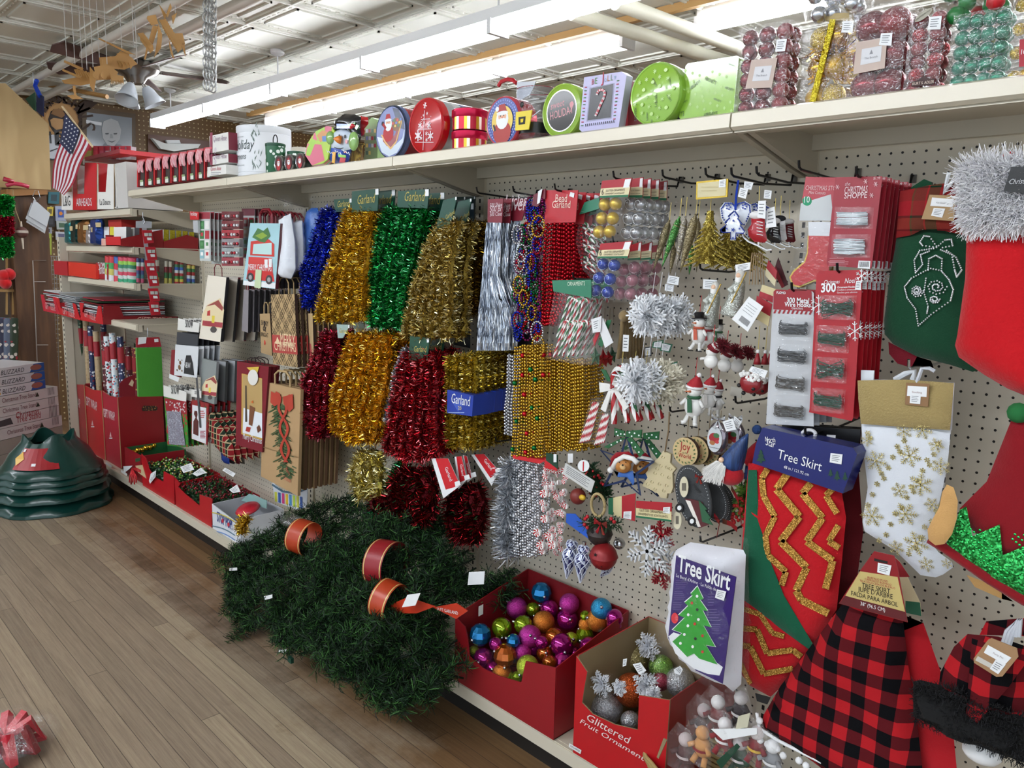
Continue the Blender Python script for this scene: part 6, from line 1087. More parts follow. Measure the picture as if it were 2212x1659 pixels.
for(vw,c,R,n,lb,d)in(('Y3',(270,1215),.062,26,'upper bunch of clear crystal snowflakes',.24),('Y2',(1430,270),.066,30,'lower bunch of iridescent crystal snowflakes',.27)):
 view(vw);P=at(c,d);rr=random.Random(n)
 for k in range(4):
  t=T('crystal_snowflake',lb+', '+('front flake','second flake','third flake','back flake')[k],'ornament',lb);b=t.p('crystal');m=M('f4f6fa' if vw=='Y3' else('f6f0dc' if k>1 else 'f4f6fa'),.15,.1,coat=.6)
  for j in range(3):flake(b,P+V((k*.011-.02,-.05+k*.03+j*.008,rr.uniform(-.004,.004))),R*rr.uniform(.8,1),m,.13,.006,rr.random()*2,V((1,rr.uniform(-.3,.3),0)).normalized(),V((0,rr.uniform(-.2,.2),1)).normalized())
  b.strips([P+V((k*.011-.02,-.05+k*.03,0)),P+V((k*.011-.019,-.049+k*.03,0))],R*.95,200,.004,[m],1,k*9+n);b=t.p('thread');string(b,P+V((0,-.05+k*.03,R)),P+V((.005,-.05+k*.03,R+.05)),M('d8d8dc'));t.end()
view('Y2')
for k,(pts,m)in enumerate([([(1445,0),(1500,-10),(1490,35),(1440,30)],'2a6a4c'),([(1500,5),(1560,18),(1545,60),(1495,50)],'2a6a4c'),([(1385,40),(1420,35),(1420,85),(1385,90)],'3a3a40'),([(1565,150),(1600,140),(1610,190),(1570,200)],'2a6a4c')]):
 b=B();P=[V((p[0],p[1],0))for p in pts];c=sum(P,V())/4;b.slab([(c+(p-c)*1.35)[:2]for p in P],.17,.0012,M(m,.4));tagpatch(b,pts,.1712);one('price_tag',b,'green edged price tag over the lower crystal snowflakes, '+('left','second','small dark','rightmost')[k]+' one','tag','green edged price tags')
def bigcane(lab,dy,dx,full=True):
 t=T('candy_cane_ornament',lab,'ornament','big candy cane ornaments');o=V((dx,dy,0));d=.31;b=t.p('cane',smooth=True);p=at((1165,235),d)+o;r=.026;cane(b,[at((1170,560),d)+o,at((1168,400),d)+o,p]+arc((p.x+r,p.y,p.z),r,pi,.15,10)[1:],.0085,M('a8141e',.3,coat=.4),M('efedea',.3,coat=.4))
 for q in((1270,545,1200,380),(1335,540,1260,380)):b=t.p('short_cane',smooth=True);cane(b,[at((q[0],q[1]),d-.01)+o,at((q[2],q[3]),d-.01)+o],.0075,M('a8141e',.3,coat=.4),M('efedea',.3,coat=.4))
 b=t.p('leaves');[b.prism([at(w,d-.006)+o for w in pts],(0,.003,0),M('1f5c34',.5))for pts in([(1075,180),(1110,190),(1150,270),(1120,265)],[(1180,270),(1200,220),(1250,180),(1240,250),(1200,290)],[(1240,270),(1280,280),(1330,480),(1290,430)])]
 b=t.p('bow',smooth=False);Wb=M('e8e6e2',.5);[b.prism([at(w,d+.006)+o for w in pts],(0,.004,0),Wb)for pts in([(1065,275),(1140,285),(1145,330),(1070,345)],[(1150,290),(1240,262),(1245,330),(1160,335)],[(1130,330),(1150,335),(1110,480),(1075,460)],[(1165,335),(1200,335),(1270,440),(1240,470)])];[b.ball(at(w,d+.014)+o,.0035,M('a01820',.3),8)for w in((1150,295),(1163,305),(1148,312))]
 b=t.p('thread');string(b,p+V((.026,0,.03)),p+V((.028,0,.07)));t.end()
bigcane('large red and white candy cane ornament with white bow',0,0);bigcane('second large candy cane ornament just behind the bowed one',.04,.012);bigcane('third large candy cane ornament deepest on the hook',.08,.02)
for k,(x,y,x2,y2,lb)in enumerate([(1040,410,960,690,'left'),(1110,490,1060,705,'right')]):
 t=T('candy_cane_bundle',lb+' small clear bag of red and white candy sticks','ornament pack','small candy stick bags');b=t.p('sticks',smooth=True)
 for j in range(6):cane(b,[at((x2-22+j*12,y2-j*3),.29),at((x-12+j*7,y+8*(j%2)),.28)],.003,M('b4202c',.3),M('efeeea',.3))
 b=t.p('clear_bag');b.slab([(x-30,y-30),(x+40,y-25),(x2+70,y2+10),(x2-40,y2+5)],.297,.02,FILM);t.end()
view('Y1')
for k,(x,y,s,m,d)in enumerate([(1285,1545,85,'6c8f7a',.27),(1350,1560,90,'96141e',.24),(1395,1560,75,'a81c24',.21),(1425,1530,80,'3f6a54',.17)]):
 t=T('tin_star_ornament',('sage green front','dark red second','red third','dark green rear')[k]+' metal star ornament with dangling tag','ornament','metal star ornaments');b=t.p('star');P=[(x+s*(1 if j%2==0 else .4)*sin(j*pi/5)*.62,y-s*(1 if j%2==0 else .4)*cos(j*pi/5))for j in range(10)];c=at((x,y),d+.012);Q=[at(p,d)for p in P];b.add([c,c+V((0,.02,0))]+Q,[(0,2+j,2+(j+1)%10)for j in range(10)]+[(1,2+(j+1)%10,2+j)for j in range(10)],M(m,.35,.4));b=t.p('twine');string(b,at((x,y-s),d),at((x+20,1130),d-.03),M('8a7450',.8));t.end()
for k,(pts,m)in enumerate([([(1250,1225),(1340,1195),(1330,1330),(1265,1340)],'e8e8ea'),([(1350,1210),(1440,1420),(1370,1470),(1310,1280)],'e4e4e6'),([(1265,1400),(1340,1240),(1345,1290),(1280,1450)],'b02430'),([(1385,1230),(1425,1230),(1345,1460),(1310,1440)],'2a6a44')]):
 b=B();b.slab(pts,.285-.006*k,.0012,M(m,.4));(tagpatch(b,[(pts[0][0]+8,pts[0][1]+8),(pts[1][0]-12,pts[1][1]+12),(pts[2][0]-14,pts[2][1]-14),(pts[3][0]+8,pts[3][1]-10)],.286)if k==0 else None);one('hang_tag',b,('white barcode','plain white slanting','red','green and cream')[k]+' hang tag above the metal stars','tag')
t=T('rope_bundle','bundle of natural jute rope loops knotted at the top','rope');JT=cloth('8a7450','a8926c',200,.8);b=t.p('rope_loops',smooth=True)
for k in range(8):b.tube([at((1480+k*30,1560-8*(k%3)),.23-.018*k),at((1505+k*24,1380),.23-.018*k),at((1520+k*16,1230),.23-.018*k),at((1535+k*12,1150),.23-.018*k)],.006,JT,7)
b=t.p('knot',smooth=True);b.ball(at((1535,1195),.24),.016,JT,12);b=t.p('barcode_tag');tagpatch(b,[(1525,1355),(1575,1358),(1570,1500),(1518,1498)],.245);t.end()
view('Y2');t=T('bear_star_ornament','blue wire star ornament with teddy bear in santa hat and dotted green bow','ornament');d=.28;b=t.p('star');S_=[(1255,640),(1300,800),(1440,815),(1320,900),(1345,1045),(1235,950),(1100,985),(1170,850),(1075,740),(1210,790)]
for j in range(3):b.tube([at((p[0]+j*4,p[1]+j*3),d+j*.003)for p in S_]+[at(S_[0],d)],.0022,M('2a3c66',.5),5)
b=t.p('head',smooth=True);c=at((1228,845),d+.018);k_=px2m((1228,845),d);TB=M('b87a3a',.6);b.ball(c,66*k_,TB,16,(1,.6,.8));b.ball(at((1280,810),d+.012),22*k_,TB,10);b=t.p('muzzle',smooth=True);b.ball(at((1228,858),d+.038),24*k_,M('d8b078',.6),12,(1,.5,.8));b.ball(at((1228,845),d+.05),7*k_,BLK,8);b=t.p('eyes');[b.ball(at(p,d+.036),5*k_,BLK,8)for p in((1205,825),(1250,825))]
b=t.p('santa_hat',smooth=True);b.puff([(1145,870),(1150,790),(1185,755),(1270,750),(1310,790),(1240,790),(1185,820),(1165,860)],d+.012,.016,cloth('8e1420','a01c28'),.008,.012);b=t.p('hat_trim',smooth=True);b.tube([at(p,d+.03)for p in((1160,865),(1185,815),(1240,785),(1300,800),(1330,830))],.007,M('eeecea',.9),8);b.ball(at((1145,878),d+.02),.009,M('eeecea',.9),10)
b=t.p('scarf',smooth=True);b.puff([(1165,880),(1200,895),(1300,885),(1310,960),(1300,985),(1260,930),(1190,925)],d+.014,.008,M('3a66b0',.6),.01,.01);b=t.p('bow');GD=M('1c5a30',.5)
for pts in([(1172,590),(1240,610),(1240,650),(1170,640)],[(1250,612),(1360,600),(1355,660),(1250,650)],[(1225,655),(1250,660),(1130,730),(1095,720)],[(1255,660),(1290,655),(1375,760),(1345,790)]):b.slab(pts,d+.02,.003,GD)
for k in range(14):x,y=((1185,615),(1215,630),(1195,640),(1275,620),(1310,625),(1340,640),(1290,645),(1190,685),(1150,705),(1215,675),(1290,690),(1315,720),(1340,755),(1240,632))[k];b.patch([(x+6*cos(a*pi/4),y+6*sin(a*pi/4))for a in range(8)],d+.0205,WHITE)
t.end();t.copy((.02,.05,-.008),'second wire star with bear almost hidden behind the first','wire star bears')
t=T('wooden_tree_ornament','cream embossed wooden tree ornament on brown twine','ornament');d=.27;CWd=M('cdbf98',.55);b=t.p('tree');b.slab([(1510,745),(1560,770),(1555,830),(1595,870),(1570,900),(1575,1000),(1560,1040),(1535,1040),(1530,1075),(1490,1070),(1470,1040),(1360,985),(1400,930),(1385,900),(1430,860),(1420,835),(1470,800)],d,.008,CWd)
for k in range(14):x,y=((1505,790),(1490,850),(1530,860),(1450,900),(1500,910),(1545,930),(1430,960),(1480,975),(1530,985),(1400,975),(1450,1010),(1510,1020),(1465,870),(1555,870))[k];b.tube([at((x+10*cos(a*.9),y+10*sin(a*.9)),d+.001)for a in range(6)],.0012,CWd,4)
b=t.p('twine');b.tube([at(p,d)for p in((1520,755),(1525,720),(1545,600),(1550,480))],.0022,M('7a6448',.8),5);t.end()
b=B();Q=[(835,828),(1036,955),(1010,1035),(815,905)];b.slab(Q,.29,.0015,M('c8c8c6'));P=[V((p[0],p[1],0))for p in Q]
for k in range(5):a=P[0].lerp(P[3],.2+.14*k).lerp(P[1].lerp(P[2],.2+.14*k),.08);c=P[0].lerp(P[3],.2+.14*k).lerp(P[1].lerp(P[2],.2+.14*k),.85-.1*(k%2));b.tube([at(a[:2],.2905),at(c[:2],.2905)],.0009,M('77777a'),3)
one('printed_tag',b,'grey newsprint style tag slanting above the bells','tag')
b=B();b.slab([(958+40*cos(a*pi/8),850+42*sin(a*pi/8))for a in range(16)],.285,.0015,WHITE);b.patch([(954,820),(962,820),(960,885),(952,885)],.2856,RED);one('round_tag',b,'round white tag with red line left of the bear star','tag')
for k,(x,y,R,m,d,lb)in enumerate([(920,1060,55,'7a2a24',.26,'brownish red ball ornament with small yellow bird')]):
 t=T('ball_ornament',lb,'ornament');b=t.p('ball',smooth=True);b.ball(at((x,y),d),R*px2m((x,y),d),M(m,.5),18);b=t.p('bird',smooth=True);b.ball(at((950,1068),d+.02),.012,M('d8b02c',.4),10,(1,.6,.7));t.end()
for k in range(4):
 b=B();P=at(((1010,860),(1060,930),(1030,980),(1085,985))[k],.2);b.strips([P,P+V((.02,0,-.03))],.03,120,.004,[M('2a4a2c',.6),M('1c3a20',.6)],1,k);[b.ball(P+V((rnd(-.015,.02),-.01,rnd(-.03,.01))),.0045,RED,8)for j in range(5)];one('pine_pick_ornament',b,'small pine and red berry pick '+('beside the round tag','over the newsprint tag','under the newsprint tag','left of the bear star')[k],'ornament')
def bell(lab,c,R,d,m,extras=None):
 t=T('jingle_bell',lab,'ornament','big jingle bells');P=at(c,d);r=R*px2m(c,d);b=t.p('bell',smooth=40);n=28;pr=[(sin(a)*r,-cos(a)*r)for a in[pi*k/14 for k in range(15)]];pr.insert(8,(r*1.06,.0));b.lathe(P,[(max(1e-4,q[0]),q[1])for q in pr],m,n,caps=False);b=t.p('cutouts')
 for(x,z)in((0,.35),):b.poly([P+V((r*(x+(.2 if j%2==0 else .08)*sin(j*pi/5)),-r*.97,r*(z+(.2 if j%2==0 else .08)*cos(j*pi/5))))for j in range(10)],M('0e0e10',.8))
 b.poly([P+V((r*x,-r*sqrt(max(0,1-x*x-z*z))-.001,r*z))for x,z in((-.5,-.42),(0,-.5),(.5,-.42),(.5,-.5),(0,-.58),(-.5,-.5))],M('0e0e10',.8));extras and extras(t,P,r);t.end()
def bx(t,P,r):
 b=t.p('rope_ring',smooth=True);c=at((1058,1120),.30);b.tube([c+V((.024*cos(a*pi/10),0,.032*sin(a*pi/10)))for a in range(21)],.0042,M('a89468',.8),8);b=t.p('pine_sprig');b.strips([at((965,1240),.30),at((1200,1250),.30)],.03,260,.0022,[M('2a4a2c',.6),M('1c3622',.6)],1,3);b=t.p('plaid_bow',smooth=False);bow(b,at((1075,1245),.325),.022,plaid('tartan'));[t.p('berry',smooth=True).ball(at(p,.33),.0055,M('b01824',.3),8)for p in((970,1215),(965,1255),(985,1275),(1150,1215),(1170,1235),(985,1200))]
bell('dark bronze jingle bell with rope ring, pine sprig and plaid bow',(1070,1315),84,.28,M('3c3230',.4,.5),bx);bell('weathered red jingle bell with star cutout below the bronze bell',(1097,1472),92,.29,M('8c1c20',.4,.2));bell('small silver jingle bell behind the red bell',(1205,1385),40,.2,SILVER)
t=T('blue_tag','bright blue slanting tag left of the bells','tag');b=t.p('card');b.slab([(840,1178),(900,1180),(1000,1290),(1003,1360),(838,1240)],.30,.002,M('2456b8',.4));t.end()
BP,BPW=M('2a2e66',.25,.2),M('b8c0dc',.2,.5)
for k,(b0,b1,tip,d,lb)in enumerate([((885,1360),(862,1450),(842,1625),.28,'left blue and silver plaid glass finial'),((962,1395),(958,1475),(935,1655),.31,'front blue and silver plaid glass finial'),((1110,1560),(1120,1575),(1135,1590),.2,'blue plaid glass finial tip showing under the red bell')]):
 t=T('plaid_finial',lb,'ornament','blue plaid glass finials');q=px2m(b1,d);b=t.p('glass',smooth=True);p0=at(b0,d);p1=at(b1,d);p2=at(tip,d);ax=p2-p0;L_=ax.length;R=56*q;prof=[(.15,0),(.6,.04),(.75,.12),(.5,.22),(.95,.34),(1.0,.42),(.8,.55),(.5,.75),(.05,1)]
 for j in range(len(prof)-1):
  for i in range(12):
   a0,a1=2*pi*i/12,2*pi*(i+1)/12;axn=ax.normalized();u=V((1,0,0));u=(u-axn*u.dot(axn)).normalized();w_=axn.cross(u);g=lambda r_,h,a:p0+axn*h*L_+(u*cos(a)+w_*sin(a))*r_*R;b.quad(g(*prof[j],a0),g(*prof[j],a1),g(*prof[j+1],a1),g(*prof[j+1],a0),BPW if(i+j)%2 else BP)
 b=t.p('lattice');[b.tube([p0+ax*prof[j][1]+(u*cos(s_*j*.5+i*1.05)+w_*sin(s_*j*.5+i*1.05))*prof[j][0]*R*1.02 for j in range(len(prof))],.0013,M('dfe4f4',.3),4)for i in range(6)for s_ in(-1,1)];b=t.p('cap');b.cyl(p0,p0-ax.normalized()*.01,.006,n=10,m=SILVER);t.end()
t=T('ornament_card','sideways glitter ornaments card with green and red ends','card');b=t.p('card');Q=[(1130,1075),(1318,1038),(1312,1232),(1130,1182)];b.slab(Q,.27,.002,M('d8cc9c'));b.patch([(1130,1075),(1162,1068),(1162,1190),(1130,1182)],.2705,M('1f6a48'));b.patch([(1222,1058),(1318,1038),(1312,1232),(1222,1208)],.2705,M('a81c28'));b=t.p('price_sticker');tagpatch(b,[(1235,1165),(1290,1162),(1287,1220),(1232,1210)],.271);t.end()
t=T('ornament_card','glitter ornaments card above the silver snowflake','card');b=t.p('card');b.slab([(1320,1090),(1567,1105),(1563,1235),(1320,1205)],.31,.002,M('a81c28'));b.patch([(1320,1140),(1565,1165),(1564,1222),(1320,1192)],.3105,M('d8cc9c'));b.patch([(1320,1192),(1564,1222),(1563,1235),(1320,1205)],.3106,M('1f6a48'));b.text('GLITTER ORNAMENTS',(1345,1162),(1525,1182),.311,M('3a2a20'),1.3);b.text('ORNEMENTS DE SCINTILLANTS',(1335,1186),(1540,1208),.311,M('3a2a20'),1.3);b=t.p('price_sticker');tagpatch(b,[(1508,1135),(1555,1132),(1553,1180),(1506,1172)],.3115);t.end()
for k,(c,R,m,d,lb)in enumerate([((1405,1435),185,M('e4e8ee',.35,.3),.30,'large silver glitter snowflake ornament'),((1500,1330),110,M('b0182a',.4,.3),.22,'red glitter snowflake ornament above right of the silver one'),((1500,1590),110,M('9c1426',.4,.3),.2,'red glitter snowflake ornament below the silver one'),((1490,1450),150,M('d4d8de',.35,.3),.25,'second silver snowflake ornament behind the front one')]):b=B();flake(b,at(c,d),R*px2m(c,d),m,.11,.006,.5+.2*k);one('snowflake_ornament',b,lb,'ornament','glitter snowflakes')
view('Y4')
def disc(b,c,R,d,th,m,ms=None,sx=1,n=28):P=at(c,d);r=R*px2m(c,d);b.prism([P+V((r*sx*cos(2*pi*k/n),0,r*sin(2*pi*k/n)))for k in range(n)],(0,th,0),m,ms);return P,r
t=T('wood_slice_ornament','round wood slice ornament lettered Joy to the World','ornament');b=t.p('slice');P,r=disc(b,(382,752),98,.30,.012,M('c4ac7c',.6),M('4a382a',.9));F=Face(b,P,r);F.tx('Joy',-.42,.1,.4,M('a82a2a'),1.3);F.tx('to the',-.2,-.12,.2,M('4a5a3c'));F.tx('World',-.5,-.45,.5,M('a82a2a'),1.2)
for k in range(18):a=k*pi/9;F.el(.78*cos(a),.78*sin(a),.09,.045,M('4a6a3c'),8,a+.6)
b=t.p('twine');string(b,P+V((0,.006,r)),P+V((.005,0,r+.07)),M('8a7450',.8));t.end()
for k in range(3):t.copy((.012+.012*k,.03*(k+1),-.003*k),'wood slice ornament stacked behind the front one','wood slices behind the front one')
t=T('glass_oval_ornament','oval glass ornament with silver bow and red basket picture','ornament');d=.28;b=t.p('glass',smooth=True);P=at((608,660),d);r=78*px2m((608,660),d);b.ball(P,r,M('9a8f98',.12,.8),24,(1,.5,1.5));b=t.p('picture');F=Face(b,P+V((0,-r*.5,0)),r);F.el(0,0,.72,1.15,M('c8ccd0',.3),24);F.el(-.05,.1,.5,.45,M('9c2028'),16);F.el(.15,.35,.3,.22,M('3c6a3c'),12);F.el(-.2,-.35,.28,.2,M('a86a3c'),12);F.el(.25,-.2,.2,.16,M('b83038'),10);[F.el(-.5+.1*k,-.75-.02*(k%2),.04,.04,BLK,6)for k in range(11)]
b=t.p('bow',smooth=False);bow(b,at((610,525),d+.02),.018,SILVER);t.end();t.copy((.02,.045,0),'second oval glass ornament behind the pictured one','oval glass ornaments')
sticker('price_tag','grey swing tag on the oval glass ornament',[(640,545),(710,522),(735,600),(665,612)],.31)
sticker('price_tag','white swing tag beside the oval glass ornament',[(722,505),(772,548),(748,592),(710,560)],.29)
def gnome(lab,c,s,d,hat,body):
 t=T('gnome_ornament',lab,'ornament','bearded gnome ornaments');P=at(c,d);k=s*px2m(c,d);b=t.p('body',smooth=True);b.ball(P,92*k,body,18,(1.1,.8,.85));b=t.p('hat',smooth=True);b.lathe(P+V((0,0,60*k)),[(75*k,0),(80*k,20*k),(68*k,80*k),(50*k,150*k),(26*k,215*k),(6*k,262*k)],hat,18,(.42,0,.9));b=t.p('nose',smooth=True);b.ball(P+V((-28*k,-75*k,105*k)),19*k,SKINP,10);b=t.p('beard')
 rr=random.Random(3)
 for j in range(420):a=rr.uniform(-.9,.9);p=P+V((-28*k+a*42*k,-72*k,92*k));q=p+V((-58*k+a*48*k+rr.gauss(0,9*k),-14*k,-rr.uniform(70,165)*k));w_=V((.0011,0,0));b.add([p-w_,p+w_,q+w_*.4,q-w_*.4],[(0,1,2,3)],M('e4e2de',.9)if j%2 else M('c8c6c2',.9))
 t.end()
gnome('gnome ornament with blue knit hat, white beard and red body',(690,905),1,.31,streaks('2c4c84','1c3460',200,6,.5),cloth('a01620','b82430'));gnome('second gnome ornament with red hat, behind the blue hatted one',(820,880),.85,.21,cloth('96141e','b02028'),cloth('2c4c84','1c3460'))
b=B();b.ball(at((878,600),.2),.012,M('2c4c84',.9),12);one('pompom',b,'blue knit pompom tip above the navy tree skirt header','ornament')
FG=cloth('3c3e40','4c4e50',200,.8)
def feltoval(lab,c,R,sx,d,rot,deco=False):
 t=T('felt_ornament',lab,'ornament','grey felt ovals');b=t.p('felt');P=at(c,d);r=R*px2m(c,d);n=30;pt=lambda u,v:P+V((r*(u*sx*cos(rot)-v*sin(rot)),0,r*(u*sx*sin(rot)+v*cos(rot))));b.prism([pt(cos(2*pi*k/n),sin(2*pi*k/n))for k in range(n)],(0,.006,0),FG);b=t.p('stitching');[b.ball(pt(.9*cos(a),.9*sin(a))-V((0,.001,0)),.0011,WHITE,6)for a in[2*pi*k/54 for k in range(54)]]
 if deco:
  e=lambda pts,m,o:b2.prism([at(p,d+o)for p in pts],(0,.002,0),m);b2=t.p('truck');e([(380,1075),(430,1080),(500,1100),(560,1250),(480,1280),(455,1230),(430,1180)],M('5a2428'),.004);e([(385,1085),(418,1092),(490,1270),(470,1270)],M('e8e2da'),.005);[e([(x+28*cos(a*pi/8),y+32*sin(a*pi/8))for a in range(16)],BLK,.006)or e([(x+14*cos(a*pi/8),y+16*sin(a*pi/8))for a in range(16)],WHITE,.008)for x,y in((342,1140),(428,1232))]
  b2=t.p('tree');e([(475,1085),(535,1150),(520,1155),(560,1210),(545,1215),(575,1260),(500,1235)],M('2a5a3c'),.007);b2=t.p('oval_tag');e([(374+30*cos(a*pi/8),995+72*sin(a*pi/8))for a in range(16)],M('d8d0b4'),.012);e([(360,970),(384,970),(384,1020),(360,1020)],M('6a6458'),.0145);b2=t.p('plaid_knot');bow(b2,at((480,925),d+.012),.012,plaid('tartan'));b2.text('Happy',(435,985),(485,1040),d+.002,BLK,1.4,.2)
 t.end()
feltoval('front grey felt oval ornament with red truck and tree',(435,1060),215,.62,.31,.32,True);feltoval('second grey felt oval ornament behind the truck one',(580,1090),150,.65,.26,.32);feltoval('third grey felt oval ornament',(610,1100),140,.65,.2,.32);feltoval('rearmost grey felt oval ornament',(640,1100),130,.65,.14,.32)
for k,pts in enumerate([((580,1190),(620,1240),(600,1340)),((640,1230),(700,1250),(740,1290)),((700,1000),(745,1080),(770,1250)),((620,870),(560,910),(520,880)),((330,980),(260,1000),(240,1060))]):b=B();P=[at(p,.29-.02*k)for p in pts];b.add([q+V((0,0,s_*.006))for q in P for s_ in(-1,1)]+[q+V((0,.001,s_*.006))for q in P for s_ in(-1,1)],[(0,1,3,2),(2,3,5,4),(6,7,9,8),(8,9,11,10)],plaid('tartan'));one('plaid_ribbon',b,'tartan ribbon end '+('hanging straight below the felt ovals','curling right below the felt ovals','falling beside the green holly','tied over the felt truck','beside the cream wooden tree')[k],'ribbon','tartan ribbon ends')
b=B();sl=[(328+30*cos(a*pi/8),1225+62*sin(a*pi/8))for a in range(16)];b.slab(sl,.30,.002,M('d8d0b4'));b.patch([(318,1195),(338,1195),(338,1250),(318,1250)],.3006,M('6a6458'));one('oval_tag',b,'lower cream oval barcode tag under the felt truck','tag')
for k,(x,y,s,d)in enumerate([(835,280,1,.3),(900,300,.85,.24)]):
 t=T('santa_face_ornament',('front','rear')[k]+' round red santa face ornament with curly white fringe','ornament','round santa face ornaments');P=at((x,y),d);q=s*px2m((x,y),d);b=t.p('body',smooth=True);b.ball(P,72*q,M('8e1822',.3,coat=.5),18,(1.1,.8,1));b=t.p('fringe',smooth=True);[b.ball(P+V((rnd(-70,75)*q,rnd(-50,-10)*q,rnd(25,75)*q)),14*q,M('efeeec',.6),8)for j in range(34)];b=t.p('feet',smooth=True);[b.ball(P+V((e*q,-35*q,z*q)),15*q,BLK,10)for e,z in((-68,-20),(-30,-70),(40,-30))];t.end()
sticker('price_tag','white slanted price tag over the round santa faces',[(842,162),(952,195),(930,245),(820,195)],.31)
for k,x in enumerate((878,930,965)):t=T('santa_hat_ornament',('left','middle','right')[k]+' tiny red santa hat figure above the round santa faces','ornament','tiny santa hats');b=t.p('hat',smooth=True);P=at((x,150),.27-.05*k);b.lathe(P,[(.009,0),(.007,.01),(.002,.028)],M('8e1822',.5),12);b=t.p('pompom',smooth=True);b.ball(P+V((0,0,.03)),.005,M('f0efee',.8),8);b=t.p('gold_thread');string(b,P+V((0,0,.03)),P+V((0,0,.09)));t.end()
t=T('holly_ornament','green holly spray with red berries behind the navy tree skirt','ornament');b=t.p('leaves');P=at((810,1080),.2);b.strips([P+V((0,0,.03)),P-V((0,0,.04))],.035,260,.007,[M('5a8a34',.5),M('3c6a28',.5),M('8aa84c',.5)],1,5);[t.p('berry',smooth=True).ball(P+V((rnd(-.03,.02),-.025,rnd(-.06,.01))),.005,M('c01c20',.3),8)for j in range(22)];t.end()
# cards of wire hooks
def blister(t,c4,d,wire_m,style,n=26,seed=0):
 q=t.p('blister');P=[at(p,d+.001)for p in c4];rr=random.Random(seed);q.prism([p-V((0,.013,0))for p in P],(0,.013,0),film(.22));b=t.p('wire_hooks',smooth=True);C_=sum(P,V())/4;w=(P[1]-P[0]).length*.42;h=(P[0]-P[3]).length*.36
 for k in range(n):
  z=rr.uniform(-h*.6,h*.6);tl=rr.uniform(-.12,.12)+(.0 if style=='flat' else rr.uniform(-.3,.5));o=V((rr.uniform(-.08,.08)*w,-.006-rr.random()*.005,z));a=V((cos(tl),0,sin(tl)));r=h*rr.uniform(.12,.3);up=V((-a.z,0,a.x));b.tube([C_+o-a*w+up*r,C_+o-a*w*1.05,C_+o-a*w*.9-up*r*.4,C_+o+a*w*.9-up*r*.2,C_+o+a*w*1.02+up*r*.4,C_+o+a*w*.88+up*r],.0007,wire_m,3)
GW,SW=M('0f4a34',.4),M('b8bec4',.25,.9)
view('Y3');vy=lambda p:((p[0]/3.19+1360-1360)*3.77,(p[1]/3.19+740-360)*3.77)
d=.3;t=T('wire_hooks_card','grey and red card lettered 300 Metal Wire Hooks','hook card');b=t.p('card');BR=vy((1268,578));BL=vy((940,560));Q=[(1190,1000),(1482,1012),(1500,1030),BR,BL,(1172,1020)];b.slab(Q,d,.002,M('c2c4c8',.4));b.patch([(1190,1000),(1482,1012),(1490,1180),(1170,1162),(1172,1018)],d+.0004,M('951722',.35));b.text('FLOMO',(1198,1035),(1272,1038),d+.001,WHITE,1.2,0,bold=.02);b.text('300 Metal',(1280,1108),(1462,1114),d+.001,WHITE,1.3,bold=.02);b.text('Wire Hooks',(1262,1138),(1476,1145),d+.001,WHITE,1.2,bold=.02);b.text('Ganchos',(1320,1160),(1412,1164),d+.001,WHITE)
for k in range(9):x=1172+k*36;b.patch([(x+12,1165+k*1.2),(x+28,1166+k*1.2),(x+14,1196+k*1.2),(x-2,1194+k*1.2)],d+.0005,WHITE if 0 else M('951722'))
for k in range(4):
 y=1215+k*224;o=-14*k;blister(t,[(1225+o,y),(1480+o*.8,y+10),(1476+o*.8,y+205),(1220+o,y+195)],d,M('5c5e62',.3,.9)if k<2 else M('6a6662',.35,.8),'flat',34,k)
t.end();rowback(t,3,.03,'metal wire hooks card behind the front grey one','metal hook cards behind the front one')
view('Y5');RC=M('a81622',.35)
t=T('ornament_hooks_card','red snowflake card of 300 green ornament hooks','hook card');d=.315;b=t.p('card');view('Y3');Q=[(1540,850),(1880,842),(1900,860),vy((1540,520)),vy((1530,540)),vy((1235,480)),vy((1240,460)),(1522,880)];b.slab(Q,d,.002,RC);b.text('Christmas',(1585,955),(1712,950),d+.001,WHITE,1.4,.3);b.text('Noel',(1752,950),(1842,946),d+.001,WHITE,1.4,.3);b.text('300',(1560,1022),(1682,1018),d+.001,WHITE,1.2,bold=.03);b.text('Ornament Hooks',(1692,990),(1835,985),d+.001,WHITE,1.1,bold=.02);b.text('Crochets à ornements',(1690,1010),(1845,1006),d+.001,WHITE,1.1);b.text('Ganchos para adornos',(1690,1032),(1855,1028),d+.001,WHITE,1.1)
for(x,y,R)in((1540,1125,80),(1835,1340,80),(1890,890,55)):
 for k in range(3):a=k*pi/3+.5;b.tube([at((x-R*cos(a)*.9,y-R*sin(a)),d+.0012),at((x+R*cos(a)*.9,y+R*sin(a)),d+.0012)],.001,WHITE,3)
 for k in range(6):a=k*pi/3+.5;[b.tube([at((x+R*.6*cos(a)*.9,y+R*.6*sin(a)),d+.0013),at((x+R*(.6*cos(a)+.33*cos(a+s_))*.9,y+R*(.6*sin(a)+.33*sin(a+s_))),d+.0013)],.0009,WHITE,3)for s_ in(-.9,.9)]
vb=[((1560,1045),(1850,1050),(1845,1250),(1552,1240)),((1545,1290),(1790,1298),(1785,1520),(1530,1500)),((1530,1545),(1775,1560),(1765,1765),(1515,1745)),((1512,1795),(1760,1815),(1745,2010),(1500,1985))]
for k,q in enumerate(vb):blister(t,q,d,GW,'flat' if k%2 else 'fan',42,9+k)
b=t.p('price_sticker');tagpatch(b,[(1845,930),(1885,928),(1885,1005),(1835,1002)],d+.002);t.end();rowback(t,5,.026,'red ornament hooks card behind the front one','ornament hook cards behind the front one')
